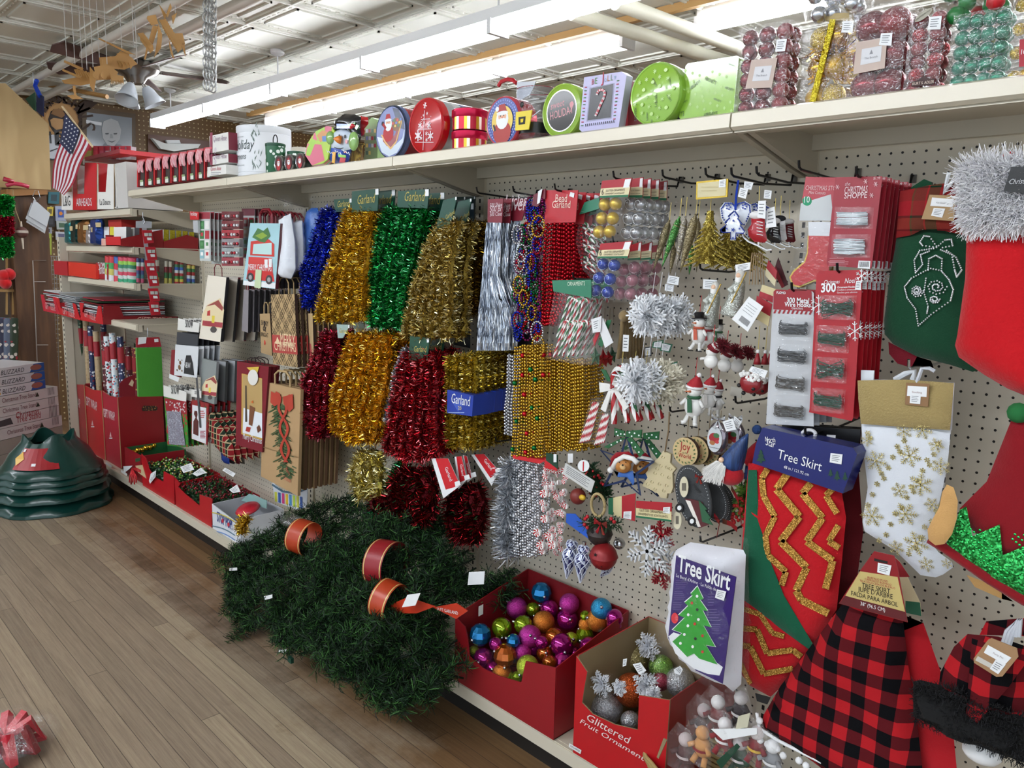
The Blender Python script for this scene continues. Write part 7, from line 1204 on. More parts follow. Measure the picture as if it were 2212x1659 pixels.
view('Y5');t=T('ornament_hooks_card','Christmas Shoppe red card with two white twist tie bundles','hook card');d=.30;b=t.p('card');b.slab([(14,275),(350,268),(350,290),(275,915),(270,930),(-40,910),(-48,890)],d,.002,M('98202e',.35));b.text('the',(85,338),(122,334),d+.001,M('d8b8bc'),1.3,.3);b.text('CHRISTMAS',(80,392),(245,384),d+.001,M('ecd4d6'),2.2);b.text('SHOPPE',(78,428),(242,422),d+.001,M('ecd4d6'),1.25,bold=.01);b.text('$1.99',(288,292),(336,290),d+.001,M('ecd4d6'),1.2)
for(x,y)in((30,345),(305,325),(275,405),(232,305)):[b.tube([at((x-16*cos(k*pi/3),y-18*sin(k*pi/3)),d+.001),at((x+16*cos(k*pi/3),y+18*sin(k*pi/3)),d+.001)],.0008,M('e0b8bc'),3)for k in range(3)]
b.patch([(182,872),(266,876),(262,932),(175,926)],d+.001,WHITE);[b.patch([(190+k*7,880),(193+k*7,880),(189+k*7,918),(186+k*7,918)],d+.0014,BLK)for k in range(10)];lines(b,-30,855,120,900,3,d+.001,M('d89aa0'),.2);lines(b,-40,880,130,925,3,d+.001,M('d89aa0'),.2)
def bundle(t,x0,x1,y0,y1,seed):
 b=t.p('tie_bundle',smooth=True);rr=random.Random(seed)
 for k in range(44):a=rr.random();z=y0+(y1-y0)*a;b.tube([at((x0+rr.uniform(-4,10),z),d+.006+.006*rr.random()),at(((x0+x1)/2,z+rr.uniform(-8,8)),d+.013),at((x1+rr.uniform(-10,4),z+rr.uniform(-6,6)),d+.006)],.0012,M('dfe6ec' if k%3 else 'a8b4bc',.4),4)
 q=t.p('blister');q.prism([at(p,d+.018)for p in((x0-14,y0-38),(x1+22,y0-38),(x1+14,y1+28),(x0-22,y1+26))],(0,.017,0),FILM)
bundle(t,25,245,525,615,1);bundle(t,5,225,720,825,2);t.end();rowback(t,7,.024,'Christmas Shoppe tie card behind the front one','tie cards behind the front Christmas Shoppe one')
view('Y3');t=T('stocking_cutouts_pack','pack of ten red stocking mini cutouts behind the tie card','cutout pack');d=.24;b=t.p('header');b.slab([(1435,82),(1680,88),(1665,440),(1378,440)],d,.003,M('b8404a',.4));b.patch([(1395,300),(1640,225),(1660,440),(1380,440)],d+.0004,M('cfd4d6'));b.text('CHRISTMAS STOCKING',(1432,190),(1790,196),d+.001,M('e8c8c8'),1.5);b.text('Mini Cutouts',(1460,222),(1595,226),d+.001,M('e8c8c8'),1.3);b.slab([(1445+38*cos(a*pi/10),280+38*sin(a*pi/10))for a in range(20)],d+.001,.0005,M('1f9a6a'));b.text('10',(1422,296),(1468,292),d+.0016,WHITE,1.2)
b=t.p('stocking_cutout');b.slab([(1450,560),(1640,560),(1625,930),(1500,935),(1380,985),(1325,970),(1300,900),(1330,850),(1420,770),(1445,700)],d+.004,.02,M('c8a83c',.5));b.slab([(1458,562),(1636,565),(1620,915),(1495,922),(1380,972),(1335,958),(1312,900),(1340,858),(1430,778),(1453,705)],d+.006,.004,M('b81c22',.4));b.slab([(1455,450),(1640,450),(1640,565),(1458,562)],d+.006,.004,M('e0e4ea',.3));b=t.p('clear_bag');b.slab([(1380,442),(1660,442),(1640,990),(1310,1000),(1290,880),(1350,700)],d+.014,.03,FILM);t.end()
for k,(vw,p,dd,w_)in enumerate([('Y1',(1445,20),.31,'the six-pack of gold balls'),('Y1',(1440,575),.30,'the six-pack of blue balls'),('Y1',(945,122),.29,'the red bead garland packs'),('Y1',(590,140),.26,'the icicle packs'),('Y1',(280,145),.28,'nothing, beside the slotted upright'),('Y1',(1100,878),.31,'the lower candy cane pack'),('Y1',(470,1060),.28,'the icicle strands aside'),('Y3',(620,75),.3,'the glitter tree header card'),('Y3',(830,75),.31,'the ceramic ornaments'),('Y3',(1035,65),.30,'the ice skates'),('Y3',(1380,20),.31,'the stocking cutouts'),('Y3',(575,840),.27,'the snowman cords'),('Y3',(1320,1012),.31,'the metal wire hooks cards'),('Y3',(1690,858),.325,'the green ornament hook cards'),('Y3',(270,85),.26,'the finial ornaments'),('Y4',(730,420),.28,'the red hatted snowmen'),('Y4',(490,1380),.33,'the purple tree skirt bag'),('Y5',(165,265),.32,'the Christmas Shoppe cards'),('Y4',(280,480),.2,'the wooden tree'),('Y2',(355,685),.2,'the gold banded garlands')]):view(vw);hook(p,dd,w_,chrome=False)
view('Y4');b=B();b.slab([(700,300),(775,318),(770,385),(690,362)],.1,.002,M('d8d4c8'));one('price_tag',b,'blank cream tag behind the round santa faces','tag')
# tree skirts and stockings
view('Y5');GF=cloth('0f3d26','164a30');d=.24
t=T('christmas_stocking','dark green stocking with tartan cuff and rhinestone ornament design','stocking','stockings');b=t.p('stocking',smooth=True);b.puff([(455,690),(700,640),(955,690),(955,900),(1010,1300),(1060,1500),(1080,1640),(1000,1670),(840,1620),(600,1560),(430,1470),(368,1400),(365,1300),(400,1000),(440,800)],d,.02,GF,.02,.03,wob=.006)
b=t.p('cuff',smooth=True);b.puff([(480,375),(700,330),(900,305),(975,700),(800,660),(640,650),(560,690),(450,710)],d+.018,.012,plaid('tartan'),.02,.02,wob=.004);b=t.p('toe',smooth=True);b.puff([(395,1455),(600,1560),(700,1590),(720,1640),(560,1640),(460,1610),(400,1540)],d-.01,.015,cloth('6e1420','84182a'),.02,.02);b=t.p('hanging_loop');b.slab([(555,350),(650,288),(705,310),(700,350),(560,372)],d,.01,GF)
b=t.p('rhinestones',smooth=True);DM=M('e8ecf0',.1,.7)
def dots(P,n):
 for i in range(len(P)-1):
  for k in range(n):p=V((*P[i],0)).lerp(V((*P[i+1],0)),k/n);b.ball(at((p.x,p.y),d+.026),.0021,DM,6)
dots([(740,770),(690,700),(650,695),(620,740),(640,765),(740,778),(800,725),(845,720),(855,765),(760,785)],4);dots([(720,785),(620,800),(580,870),(590,960),(640,900),(625,830),(700,800)],6);dots([(770,795),(850,830),(870,940),(885,990),(920,940),(880,850),(800,790)],6)
dots([(680,940),(685,860),(735,835),(780,860),(775,945),(680,925)],5);dots([(680,935),(560,1000),(510,1060),(530,1140),(590,1220),(610,1340),(700,1260),(840,1160),(860,1080),(830,1010),(770,940)],7)
dots([(600+46*(1-k/20)*cos(k*.9),1090+46*(1-k/20)*sin(k*.9))for k in range(18)],2);dots([(740+75*(1-k/20)*cos(k*.8),1060+60*(1-k/20)*sin(k*.8))for k in range(18)],2);dots([(725+40*(1-k/16)*cos(k*.9),1150+30*(1-k/16)*sin(k*.9))for k in range(12)],2);dots([(665,1000),(650,1100),(680,1200),(670,1260)],6)
b=t.p('kraft_tag');b.slab([(690,400),(885,408),(862,588),(632,575)],d+.04,.002,M('a8885c',.6));b.patch([(708,420),(865,432),(855,490),(695,480)],d+.0405,WHITE);tagpatch(b,[(720,495),(802,500),(780,565),(700,550)],d+.041);b.text('Fun Stocking',(738,462),(825,468),d+.041,M('77777a'));b=t.p('hang_clip');b.tube([at(p,d+.03)for p in((830,240),(815,300),(790,390),(860,300))],.004,M('d8dce0',.2),6);t.end();hook((885,300),.28,'the dark green stocking',chrome=True)
t=T('christmas_stocking','large bright red plush stocking with white fur cuff','stocking','stockings');d=.36;b=t.p('stocking',smooth=True);b.puff([(960,560),(1500,560),(1560,1200),(1600,1800),(1420,1860),(1250,1790),(1080,1690),(900,1565),(872,1480),(890,1400),(945,1000)],d,.035,cloth('b80e18','d01822',120,.8),.022,.04,wob=.008)
b=t.p('fur_cuff');b.puff([(1000,200),(1200,140),(1500,120),(1500,600),(1200,590),(960,560),(930,400)],d+.02,.04,M('e4e2e6',.9),.022,.04);FU=[M('fbf9fc',.95),M('ebe9ee',.95),M('ffffff',.95)]
for k in range(9):b.strips([at((940+k*3,210+k*48),d+.03),at((1100,190+k*50),d+.045),at((1300,180+k*50),d+.05),at((1500,170+k*50),d+.05)],.036,1500,.0013,FU,1,k,.3)
b=t.p('loop',smooth=True);b.tube([at(p,d+.02)for p in((1205,190),(1225,135),(1270,120),(1310,140))],.008,RED,8);b=t.p('black_label');b.slab([(1275,200),(1450,205),(1440,390),(1218,378)],d+.085,.002,M('0e0e10',.4));b.text('Christmas',(1262,325),(1440,318),d+.086,M('c8c8cc'),1.4,.3);t.end()
view('Y6');d=.30;WF,GDG=cloth('d8dce4','e6eaf0',400,.2),glitter('b8a868','fff0b0')
SK=[(248,470),(540,490),(840,515),(825,700),(795,870),(755,1040),(690,1180),(690,1240),(760,1330),(850,1395),(856,1430),(790,1478),(740,1497),(640,1482),(480,1325),(270,1192),(255,1130),(290,900),(255,600)]
t=T('christmas_stocking','white stocking with gold glitter snowflakes and burlap cuff','stocking','stockings');b=t.p('stocking',smooth=True);b.puff(SK,d,.012,WF,.02,.02,wob=.004);b=t.p('burlap_cuff',smooth=True);b.puff([(222,190),(540,185),(862,207),(850,360),(836,520),(540,500),(245,478),(228,320)],d+.012,.01,cloth('9c8858','b09c6a',250,1.),.02,.015,wob=.003);b=t.p('glitter_snowflakes')
for(x,y,R)in((530,530,55),(655,520,65),(745,620,52),(568,690,78),(345,725,75),(775,760,62),(642,880,80),(500,920,55),(718,1015,52),(540,1075,80),(318,1090,75),(612,1270,82),(480,1300,52),(680,1410,52),(285,590,40),(815,1405,36)):flake(b,at((x,y),d+.0135+(.001 if R>60 else 0)),R*px2m((x,y),d),GDG,.075,.001,.5+x)
for k in range(34):x=290+(k*197)%500;y=540+(k*89)%820;(flake(b,at((x,y),d+.0135),20*px2m((x,y),d),GDG,.16,.0008,k)if x+(y-900)*.25<790 and x-290>(y-1150)*.6 else None)
b=t.p('kraft_tag');b.slab([(545,205),(700,212),(690,365),(537,350)],d+.026,.002,M('8c6844',.6));b.patch([(555,225),(684,232),(680,300),(550,292)],d+.0265,WHITE);tagpatch(b,[(572,280),(642,285),(638,348),(568,340)],d+.027);b.text('Stocking',(585,272),(650,276),d+.027,M('a08080'));b=t.p('hang_loop');b.slab([(245,122),(332,125),(328,195),(245,190)],d,.004,M('dfe4ea'));b=t.p('hang_loop');b.tube([at(p,d-.02)for p in((470,185),(540,145),(600,130),(590,185))],.006,M('e0e4e8'),6);b.tube([at(p,d+.01)for p in((615,205),(650,110),(700,110),(735,130))],.004,M('c8ccd4',.2),6);t.end();hook((560,110),.31,'the white snowflake stocking',chrome=True)
for k,(m,m2,lb)in enumerate(((M('d8d4d8',.9),plaid('check'),'black and white checked stocking with white plush cuff'),(M('c81a14',.25,.3),glitter('7a0c10','d04040'),'red sequin stocking with shiny red cuff'),(M('dad6da',.9),plaid('check'),'second checked stocking with white plush cuff'),(M('b8b2b4',.9),plaid('check'),'rearmost checked stocking behind the red sequin one'))):
 t=T('christmas_stocking',lb+', behind the white one','stocking','stockings');o=.045*(k+1);b=t.p('cuff',smooth=True);b.puff([(300,180),(866,205),(850,520),(300,500)],d-o,.016,m,.03,.02);b=t.p('stocking',smooth=True);b.puff([(300,500),(845,520),(825,700),(800,900),(740,1000),(500,1050),(300,900)],d-o,.014,m2,.03,.02);t.end()
d=.40;t=T('elf_leg_stocking','elf leg stocking with red leggings, green sequin boot and tan sole','stocking','stockings');RF=cloth('7e0e18','94141e');b=t.p('leg',smooth=True);b.puff([(1240,460),(1420,430),(1520,900),(1500,1400),(1180,1380),(900,1100),(900,1040),(1080,860)],d-.03,.02,RF,.025,.03,wob=.006)
b=t.p('sequin_boot',smooth=True);b.puff([(900,1050),(945,1025),(985,1225),(1165,1145),(1185,1350),(1330,1290),(1480,1300),(1500,1700),(1327,1640),(1100,1500),(800,1290),(860,1180)],d,.012,glitter('127a2c','50f080',350,.6),.025,.02)
SQ=M('3cff7c',.08,.9)
for k in range(120):
 x=880+(k*53)%560;y=1100+(k*89)%480
 if y>1150+(x-880)*.12 and y<1290+(x-860)*.62:p=at((x,y),d+.016);b.cyl(p,p-V((0,.0006,0)),.0022,n=8,m=SQ)
b=t.p('red_binding',smooth=True);b.tube([at(p,d)for p in((700,1240),(800,1300),(1100,1510),(1330,1650),(1450,1700))],.01,RF,8);b=t.p('tan_sole',smooth=True);b.puff([(815,880),(860,900),(888,990),(880,1110),(850,1210),(800,1275),(740,1285),(695,1250),(686,1180),(720,1110),(765,1030),(785,930)],d+.03,.012,cloth('c89a60','d0a468',300,.3),.02,.012);t.end()
b=B();b.puff([(945,1480),(1100,1540),(1260,1659),(1180,1640),(1000,1560)],.3,.012,cloth('c89a60','d0a468',300,.3),.02,.012);one('felt_sole',b,'tan felt sole of another elf leg stocking hanging below','stocking',None,True)
b=B();b.ball(at((1290,405),.38),.018,M('1c6a34',.9),12);one('pompom',b,'small green pompom under the red plush stocking toe','ornament',None,True)
view('Y8');d=.30;t=T('tree_skirt','folded red tree skirt with gold zigzags and green lining under a navy header','tree skirt');b=t.p('red_felt',smooth=True);O=[(590,-380),(1110,-380),(1165,-60),(1140,200),(1110,480),(1000,660),(880,850),(720,995),(600,930),(525,830),(522,440),(560,0)];RFF=cloth('b00c18','c81622',150,.6);b.puff(O,d,.02,RFF,.025,.03,wob=.006)
GZ=glitter('a8742c','f0c068')
def zig(P,w):
 b=t.p('gold_zigzag')
 for a,c in zip(P,P[1:]):
  n_=V((-(c[1]-a[1]),c[0]-a[0])).normalized()*w/2;q=[(a[0]-n_.x,a[1]-n_.y),(c[0]-n_.x,c[1]-n_.y),(c[0]+n_.x,c[1]+n_.y),(a[0]+n_.x,a[1]+n_.y)];b.prism([at(p,d+.0235)for p in q],(0,.002,0),GZ)
zig([(822,-321),(755,-227),(890,-65),(779,80),(933,235),(870,370),(900,425),(1060,505)],44);zig([(702,-346),(668,-290),(680,-184),(745,-65),(690,50),(702,160),(810,260),(785,340)],36);zig([(958,-262),(907,-202),(1026,-57),(932,80),(1086,195),(1043,360)],42);zig([(1086,-228),(1045,-190),(1111,-83)],36);zig([(1120,-14),(1062,80),(1125,120)],36);zig([(530,590),(640,600),(700,740),(850,720),(900,760)],34);zig([(530,690),(600,700),(680,860),(850,830)],34);zig([(535,470),(660,510),(730,620),(800,640)],30);zig([(540,790),(600,920)],26)
b=t.p('green_lining',smooth=True);b.puff([(590,-340),(640,-340),(650,-60),(700,150),(800,400),(968,680),(945,715),(800,610),(535,405),(548,200),(570,0)],d+.022,.008,cloth('0f5236','17634a'),.02,.015,wob=.004)
view('Y4');q=t.p('header',smooth=False);q.prism([at(p,d+.05)for p in((915,585),(1540,725),(1568,770),(1470,1040),(845,830),(870,700))],(0,.05,0),M('1a2266',.25));e=d+.051;q.text('North',(935,680),(1005,688),e,WHITE,1.6);q.text('Star',(938,705),(1000,725),e,WHITE,1.6);q.text('Tree Skirt',(1018,795),(1320,888),e,WHITE,1.25);q.text('48 in / 121.92 cm',(1062,865),(1235,920),e,WHITE,1.2)
for(x,y,s_)in((905,790,42),(1385,900,24),(1430,920,30),(1485,925,26)):q.patch([(x+u*s_*1.1,y-v*s_*1.3)for u,v in TREE],e,M('14402e'))
q=t.p('header/price_sticker');tagpatch(q,[(1385,762),(1468,770),(1460,840),(1378,825)],e+.001);q=t.p('header/hang_hole');q.tube([at((1235+46*cos(a*pi/8),632+30*sin(a*pi/8)),d+.02)for a in range(17)],.004,M('d8d8dc',.3),6);t.end();hook((1210,640),.34,'the zigzag tree skirt')
for k in range(3):
 b=B();view('Y6');b.puff([(130,780),(230,780),(260,1200),(200,1659),(60,1900),(30,1300)],.22-.06*k,.02,cloth('5a0c14','6c1018'),.04,.02);one('tree_skirt',b,'dark red folded tree skirt behind the zigzag one','tree skirt','dark red tree skirts behind the zigzag one',True)
view('Y4')
for k in range(3):b=B();b.slab([(1050+k*18,568-k*8),(1590,600-k*8),(1580,760),(1470,740),(1475,690),(1050+k*18,600)],.26-.05*k,.004,M('121215',.3));(b.slab([(1358,635),(1420,638),(1416,688),(1355,682)],.2606,.0006,WHITE)if k==0 else None);one('black_header_card',b,'black plastic header card with white price sticker behind the navy header' if k==0 else 'black plastic header card further behind the navy header','card','black header cards')
view('Y8');d=.36;t=T('tree_skirt','white fleece tree skirt in clear bag with purple christmas tree label','tree skirt');b=t.p('fleece',smooth=True);b.puff([(165,130),(250,85),(560,130),(575,160),(560,600),(548,920),(500,965),(440,915),(280,830),(115,650),(120,500),(150,300)],d,.05,M('e4e4ec',.8),.022,.04,wob=.02)
b=t.p('label');e=d+.075;PU=M('2e1666',.35);b.slab([(165,163),(518,290),(438,918),(280,840),(118,650)],e,.002,PU);b.text('Tree Skirt',(172,250),(480,368),e+.001,WHITE,1.75,0,bold=.02);b.text("Le Bord d'Arbre · La Falda de",(165,288),(400,372),e+.001,WHITE,1.3);b.patch([(120,640),(150,615),(220,640),(280,740),(400,790),(440,820),(420,870),(350,860),(270,830),(160,740)],e+.001,M('e8eaee'))
GR=[(290,345),(325,420),(305,425),(350,490),(320,485),(370,585),(325,575),(395,700),(340,690),(408,805),(300,770),(270,740),(230,760),(143,670),(200,620),(145,600),(215,530),(180,515),(235,460),(215,440),(262,400),(250,390)];cc=(280,600);b.patch([(cc[0]+(x-cc[0])*1.05,cc[1]+(y-cc[1])*1.03)for x,y in GR],e+.002,WHITE);b.patch(GR,e+.003,M('2a9a2c'))
for k,(x,y)in enumerate(((288,403),(257,443),(289,482),(236,512),(296,540),(274,566),(234,577),(213,628),(320,636),(278,653),(190,680),(262,700),(320,730))):b.patch([(x+8*cos(a*pi/5),y+9*sin(a*pi/5))for a in range(10)],e+.004,M(('f0f0f0','c03028','181a20','f0f0f0','f0f0f0','c03028','f0f0f0')[k%7]))
b.patch([(157+21*cos(a*pi/8),532+32*sin(a*pi/8))for a in range(16)],e+.002,M('d02030'));[lines(b,x,y,x2,y2,5,e+.001,M('7a6aa0'),.15)for x,y,x2,y2 in((158,310,230,365),(150,375,225,430),(145,440,210,490),(350,390,390,470),(340,480,430,560),(370,570,430,630))];q=t.p('price_sticker');tagpatch(q,[(405,362),(460,375),(445,430),(393,412)],e+.004)
b=t.p('clear_bag',smooth=True);b.puff([(140,10),(585,60),(600,600),(590,985),(520,990),(110,680),(85,640),(130,200)],d+.02,.078,FILM,.03,.04,wob=.03);t.end()
d=.34;t=T('tree_skirt','red and black buffalo check tree skirt with pompom edge','tree skirt');b=t.p('fabric',smooth=True);b.puff([(1150,440),(1400,480),(1500,540),(1530,800),(1590,1200),(1630,1560),(1300,1560),(1040,1430),(880,1310),(665,1185),(680,1100),(780,930),(1000,640)],d,.035,plaid('buffalo'),.025,.05,wob=.012)
b=t.p('white_trim',smooth=True);TR=[(640,1090),(655,1180),(760,1250),(900,1320),(1060,1400),(1250,1500)];b.tube([at(p,d+.03)for p in TR],.004,M('eeeef0',.8),8)
for k,p in enumerate(((655,1135),(628,1225),(660,1250),(703,1275),(758,1300),(795,1340),(888,1370),(930,1400),(1010,1440),(1090,1475))):q=t.p('pompom',smooth=True);q.ball(at(p,d+.035),.008,M('f2f2f4',.9),12)
b=t.p('header');e=d+.05;b.slab([(1330,138),(1448,165),(1470,250),(1526,556),(1122,446),(1245,255)],e,.002,M('8c1820',.3));b.patch([(1247,256),(1468,290),(1512,495),(1160,400)],e+.0005,M('c4b070',.4));b.patch([(1160,400),(1512,495),(1524,552),(1124,446)],e+.0006,M('5c1418'));b.patch([(1330,180),(1410,198),(1408,212),(1330,195)],e+.0007,BLK)
for s_,p,q_,m,h in(('BUFFALO PLAID',(1292,297),(1412,322),'a8343a',1.1),('CARREAUX BUFFALO',(1275,306),(1432,342),'a8343a',1.1),('TELA ESCOCESA DE BUFALO',(1245,315),(1455,362),'a8343a',1.1),('TREE SKIRT',(1258,350),(1425,388),'2a2420',1.3),("JUPE D'ARBRE",(1235,372),(1440,420),'2a2420',1.3),('FALDA PARA ÁRBOL',(1195,395),(1470,465),'2a2420',1.3),('38" (96.5 CM)',(1250,455),(1395,495),'f0f0f0',1.3)):b.text(s_,p,q_,e+.001,M(m),h)
q=t.p('header/price_sticker');tagpatch(q,[(1352,205),(1432,222),(1420,282),(1348,262)],e+.0015);t.end()
for k in range(6):
 t=T('tree_skirt','red felt tree skirt in the fan of skirts behind the buffalo check one','tree skirt','red felt tree skirts');b=t.p('felt',smooth=True);o=k*.045;b.puff([(1420,470),(1520,520),(1620,560),(1740,900),(1800,1250),(1830,1560),(1560,1560),(1440,800)],d-.03-o,.016,cloth('a80f1a','b81824'),.05,.03);b=t.p('header');b.slab([(1440,165),(1480,200),(1600,440),(1608,520),(1512,500)],d-.02-o,.002,M('c8b894',.4));b.patch([(1515,430),(1600,440),(1608,520),(1512,500)],d-.0195-o,M('1c5a40'));b.patch([(1440,165),(1480,200),(1540,290),(1465,290)],d-.0196-o,M('8c1820'));t.end()
BF=plaid('buffalo');FB=[M('0c0c0e',.95),M('1a1a1e',.9)]
for(pts,cuff,o,lb)in(([(1880,625),(2060,640),(2230,700),(2260,1000),(2250,1180),(1700,1000),(1720,850),(1800,700)],[(1560,905),(1600,895),(1740,930),(2250,1130),(2260,1400),(2060,1330),(1800,1230),(1560,1110)],0,'buffalo check stocking with black fur cuff at the right edge'),([(1990,550),(2230,530),(2260,640),(1950,630)],None,.08,'buffalo check stocking tucked behind at the right edge')):
 t=T('christmas_stocking',lb,'stocking','stockings');d=.40-o;b=t.p('fabric',smooth=True);b.puff(pts,d,.03,BF,.025,.04,wob=.008)
 if cuff:
  b=t.p('black_cuff');b.puff(cuff,d+.015,.04,FB[0],.025,.03);[b.strips([at((1570,930+k*38),d+.03),at((1800,960+k*48),d+.05),at((2250,1150+k*50),d+.05)],.016,700,.001,FB,1,k)for k in range(6)];b=t.p('flap',smooth=True);b.puff([(1905,650),(2250,760),(2120,940),(1935,1150),(1870,1100)],d+.05,.012,BF,.025,.02)
  b=t.p('kraft_tag');b.slab([(2020,650),(2170,710),(2178,760),(2085,875),(2050,878),(1918,795),(1915,770),(2000,660)],d+.08,.002,M('a07c58',.6));b.patch([(2000,690),(2138,765),(2100,805),(1975,735)],d+.0806,WHITE);b.patch([(1940,755),(2040,810),(2020,830),(1925,780)],d+.0807,M('c8c4bc'));tagpatch(b,[(2045,775),(2105,805),(2060,862),(2010,830)],d+.081);b.text('Party Pet',(2030,740),(2090,772),d+.081,M('9a8a8a'));b=t.p('pompom',smooth=True);b.ball(at((1965,1315),d-.02),.026,M('eeeef0',.9),14,(1.3,1,.9));b=t.p('hang_clip');[b.tube([at(p,d+.04)for p in((2085+k*20,690),(2110+k*20,610),(2170+k*12,540),(2140+k*20,640))],.004,M('c8ccd4',.2),6)for k in range(3)]
 t.end()
# boxes on the deck, pine garlands, floor goods
def tx3(b,s,o,u,up,w,m,hy=1,sh=0):me=txt(s,sh,0);k=w/me[2];b.add([o+u*(v[0]*k)+up*(v[1]*k*hy)for v in me[0]],me[1],m)
def deckbox(name,label,front,d,x0,x1,zt,m,inner,zb=None,depth=None,side=None,extra=None,y1=-.02):
 t=T(name,label,'box');b=t.p('front_panel');z0=DECKZ+.016;b.prism([at(p,d)for p in front[:-2]]+[V((x1,-d,z0)),V((x0,-d,z0))],(0,.004,0),m,inner);b=t.p('walls');y0=-d+.004;zb=zb or zt
 for x,s_,mm in((x0,1,m),(x1,-1,side or m)):
  b.prism([(x,y0,z0),(x,y1,z0),(x,y1,zb),(x,y0,zt)],(s_*.003,0,0),mm);b.prism([(x+s_*.0031,y0,z0),(x+s_*.0031,y1,z0),(x+s_*.0031,y1,zb-.001),(x+s_*.0031,y0,zt-.001)],(s_*.0008,0,0),inner)
 b.box(x0+.004,x1-.004,y1-.003,y1,z0,zb,m);b.box(x0+.004,x1-.004,y1-.004,y1-.0031,z0,zb-.001,inner);b.box(x0,x1,y0,y1,z0,z0+.003,inner)
 if extra:extra(t)
 return t.end()
view('Y7');BM=M('8c121b',.42)
def b1(t):
 q=t.p('clear_window');q.slab([(172,600),(300,720),(560,785),(640,820),(605,990),(420,940),(300,880),(195,790)],.353,.0008,film(.03));q=t.p('sticker');X=-.455;q.prism([atx(p,-.9)for p in()]or[V((-.9,-.27,.335)),V((-.9,-.25,.337)),V((-.9,-.25,.372)),V((-.9,-.27,.37))],(.001,0,0),CARD)
zb1=at((820,170),.02).z
deckbox('ornament_carton','red open carton full of bright glass baubles at the shelf edge',[(85,480),(160,560),(178,640),(195,790),(300,880),(420,940),(600,992),(635,825),(870,878),(870,1435),(100,985)],.36,at((85,480),.36).x,at((872,900),.36).x,at((870,875),.36).z,BM,M('7c1018',.5),zb1,extra=b1)
def b2(t):q=t.p('front_panel/lettering');q.text('Glittered',(1115,1285),(1455,1480),.3615,M('e8d8d4'),.8,.3);q.text('Fruit Ornament',(1058,1305),(1565,1610),.3615,M('e8d8d4'),.62,.3)
deckbox('ornament_carton','red carton lettered Glittered Fruit Ornament with kraft inside',[(1030,785),(1115,910),(1090,1040),(1075,1150),(1160,1240),(1330,1320),(1510,1362),(1520,1092),(1760,1130),(1728,1700),(960,1330)],.36,at((1030,900),.36).x,at((1750,1200),.36).x,at((1400,960),.36).z,M('b4141c',.35),M('94805e',.7),at((1600,475),.02).z,side=M('8a1018',.4),extra=b2)
bal=[(757,287,78,'c','f'),(565,410,80,'m','g'),(975,375,76,'m','g'),(692,420,52,'l','r'),(820,420,70,'m','s'),(1225,415,80,'c','g'),(1350,495,66,'m','s'),(775,520,84,'o','g'),(960,500,80,'m','r'),(1198,505,86,'o','g'),(1105,540,56,'o','g'),(1100,470,40,'l','f'),(1410,570,60,'m','s'),(280,618,84,'c','f'),(448,565,76,'l','r'),(615,540,70,'l','r'),(668,633,86,'m','g'),(860,640,72,'o','r'),(1095,630,72,'l','f'),(990,650,50,'l','g'),(538,665,52,'c','f'),(1250,640,50,'c','s'),(917,698,84,'m','r'),(1135,715,76,'m','r'),(305,800,76,'m','r'),(475,780,90,'o','f'),(612,760,66,'m','g'),(785,765,62,'o','r'),(650,865,84,'l','g'),(820,835,56,'o','r'),(925,820,70,'m','f'),(450,925,76,'o','g'),(570,955,50,'l','f'),(230,745,40,'l','g'),(760,680,50,'m','s'),(1010,760,50,'m','s'),(400,690,50,'m','s')]
CN={'c':('turquoise blue','0f7ab8','60d0f8'),'m':('magenta','a8127c','f060d0'),'l':('lime green','8ca814','e8f460'),'o':('orange copper','b85a10','ffb050')};FN={'g':'glittered','r':'ribbed shiny','f':'faceted shiny','s':'smooth shiny'};cnt={}
def ribball(b,c,r,m,rot,n=26):
 k=14;vs=[];R_=Matrix.Rotation(rot,3,'Y')@Matrix.Rotation(rot*2,3,'X')
 for j in range(k+1):vs+=[c+R_@V((r*(1+.035*cos(i*pi))*sin(pi*j/k)*cos(2*pi*i/n),r*(1+.035*cos(i*pi))*sin(pi*j/k)*sin(2*pi*i/n),r*cos(pi*j/k)))for i in range(n)]
 b.add(vs,[(j*n+i,(j+1)*n+i,(j+1)*n+(i+1)%n,j*n+(i+1)%n)for j in range(k)for i in range(n)],m)
for k,(x,y,r,c,s_)in enumerate(bal):
 z=.33 if y<560 else(.31 if y<750 else .27);P=atz((x,y),z);P=at((x,y),.31)if P.y<-.31 else(at((x,y),.06)if P.y>-.06 else P);R=wpx((x,y),-P.y,r*1.04);P.x=min(max(P.x,-.885),-.49)
 nm,c1,c2=CN[c];row='at the front window' if y>720 else('in the middle of the carton' if y>480 else 'at the back of the carton');sd='left part' if x<560 else('centre' if x<950 else 'right part');key=(nm,s_,row,sd);lab=f'{nm} {FN[s_]} glass bauble {row}, {sd}'
 m=glitter(c1,c2,1400)if s_=='g' else M(c1,.1,.75,coat=.5);t=T('glass_bauble',lab,'bauble','glass baubles in the red carton');b=t.p('ball',smooth=(s_!='f'))
 if s_=='r':ribball(b,P,R,m,k*.7)
 else:b.ball(P,R,m,12 if s_=='f' else 22)
 b=t.p('cap',smooth=True);a=V((cos(k*2.3),-.6,sin(k*1.7)*.6)).normalized();b.cyl(P+a*R*.95,P+a*(R+.007),.005,n=10,m=SILVER);b.tube([P+a*(R+.007),P+a*(R+.011)+V((.002,0,.002)),P+a*(R+.007)+V((.003,0,.001))],.0007,SILVER,4);t.end()
for k in range(18):t=T('glass_bauble','dark, mostly hidden glass bauble in the lower layer of the red carton','bauble','hidden baubles in the red carton');b=t.p('',smooth=True);b.ball((-.86+.068*(k%6),-.30+.1*(k//6),.20),.026,M(CN['cmlo'[k%4]][1],.15,.7),16);t.end()
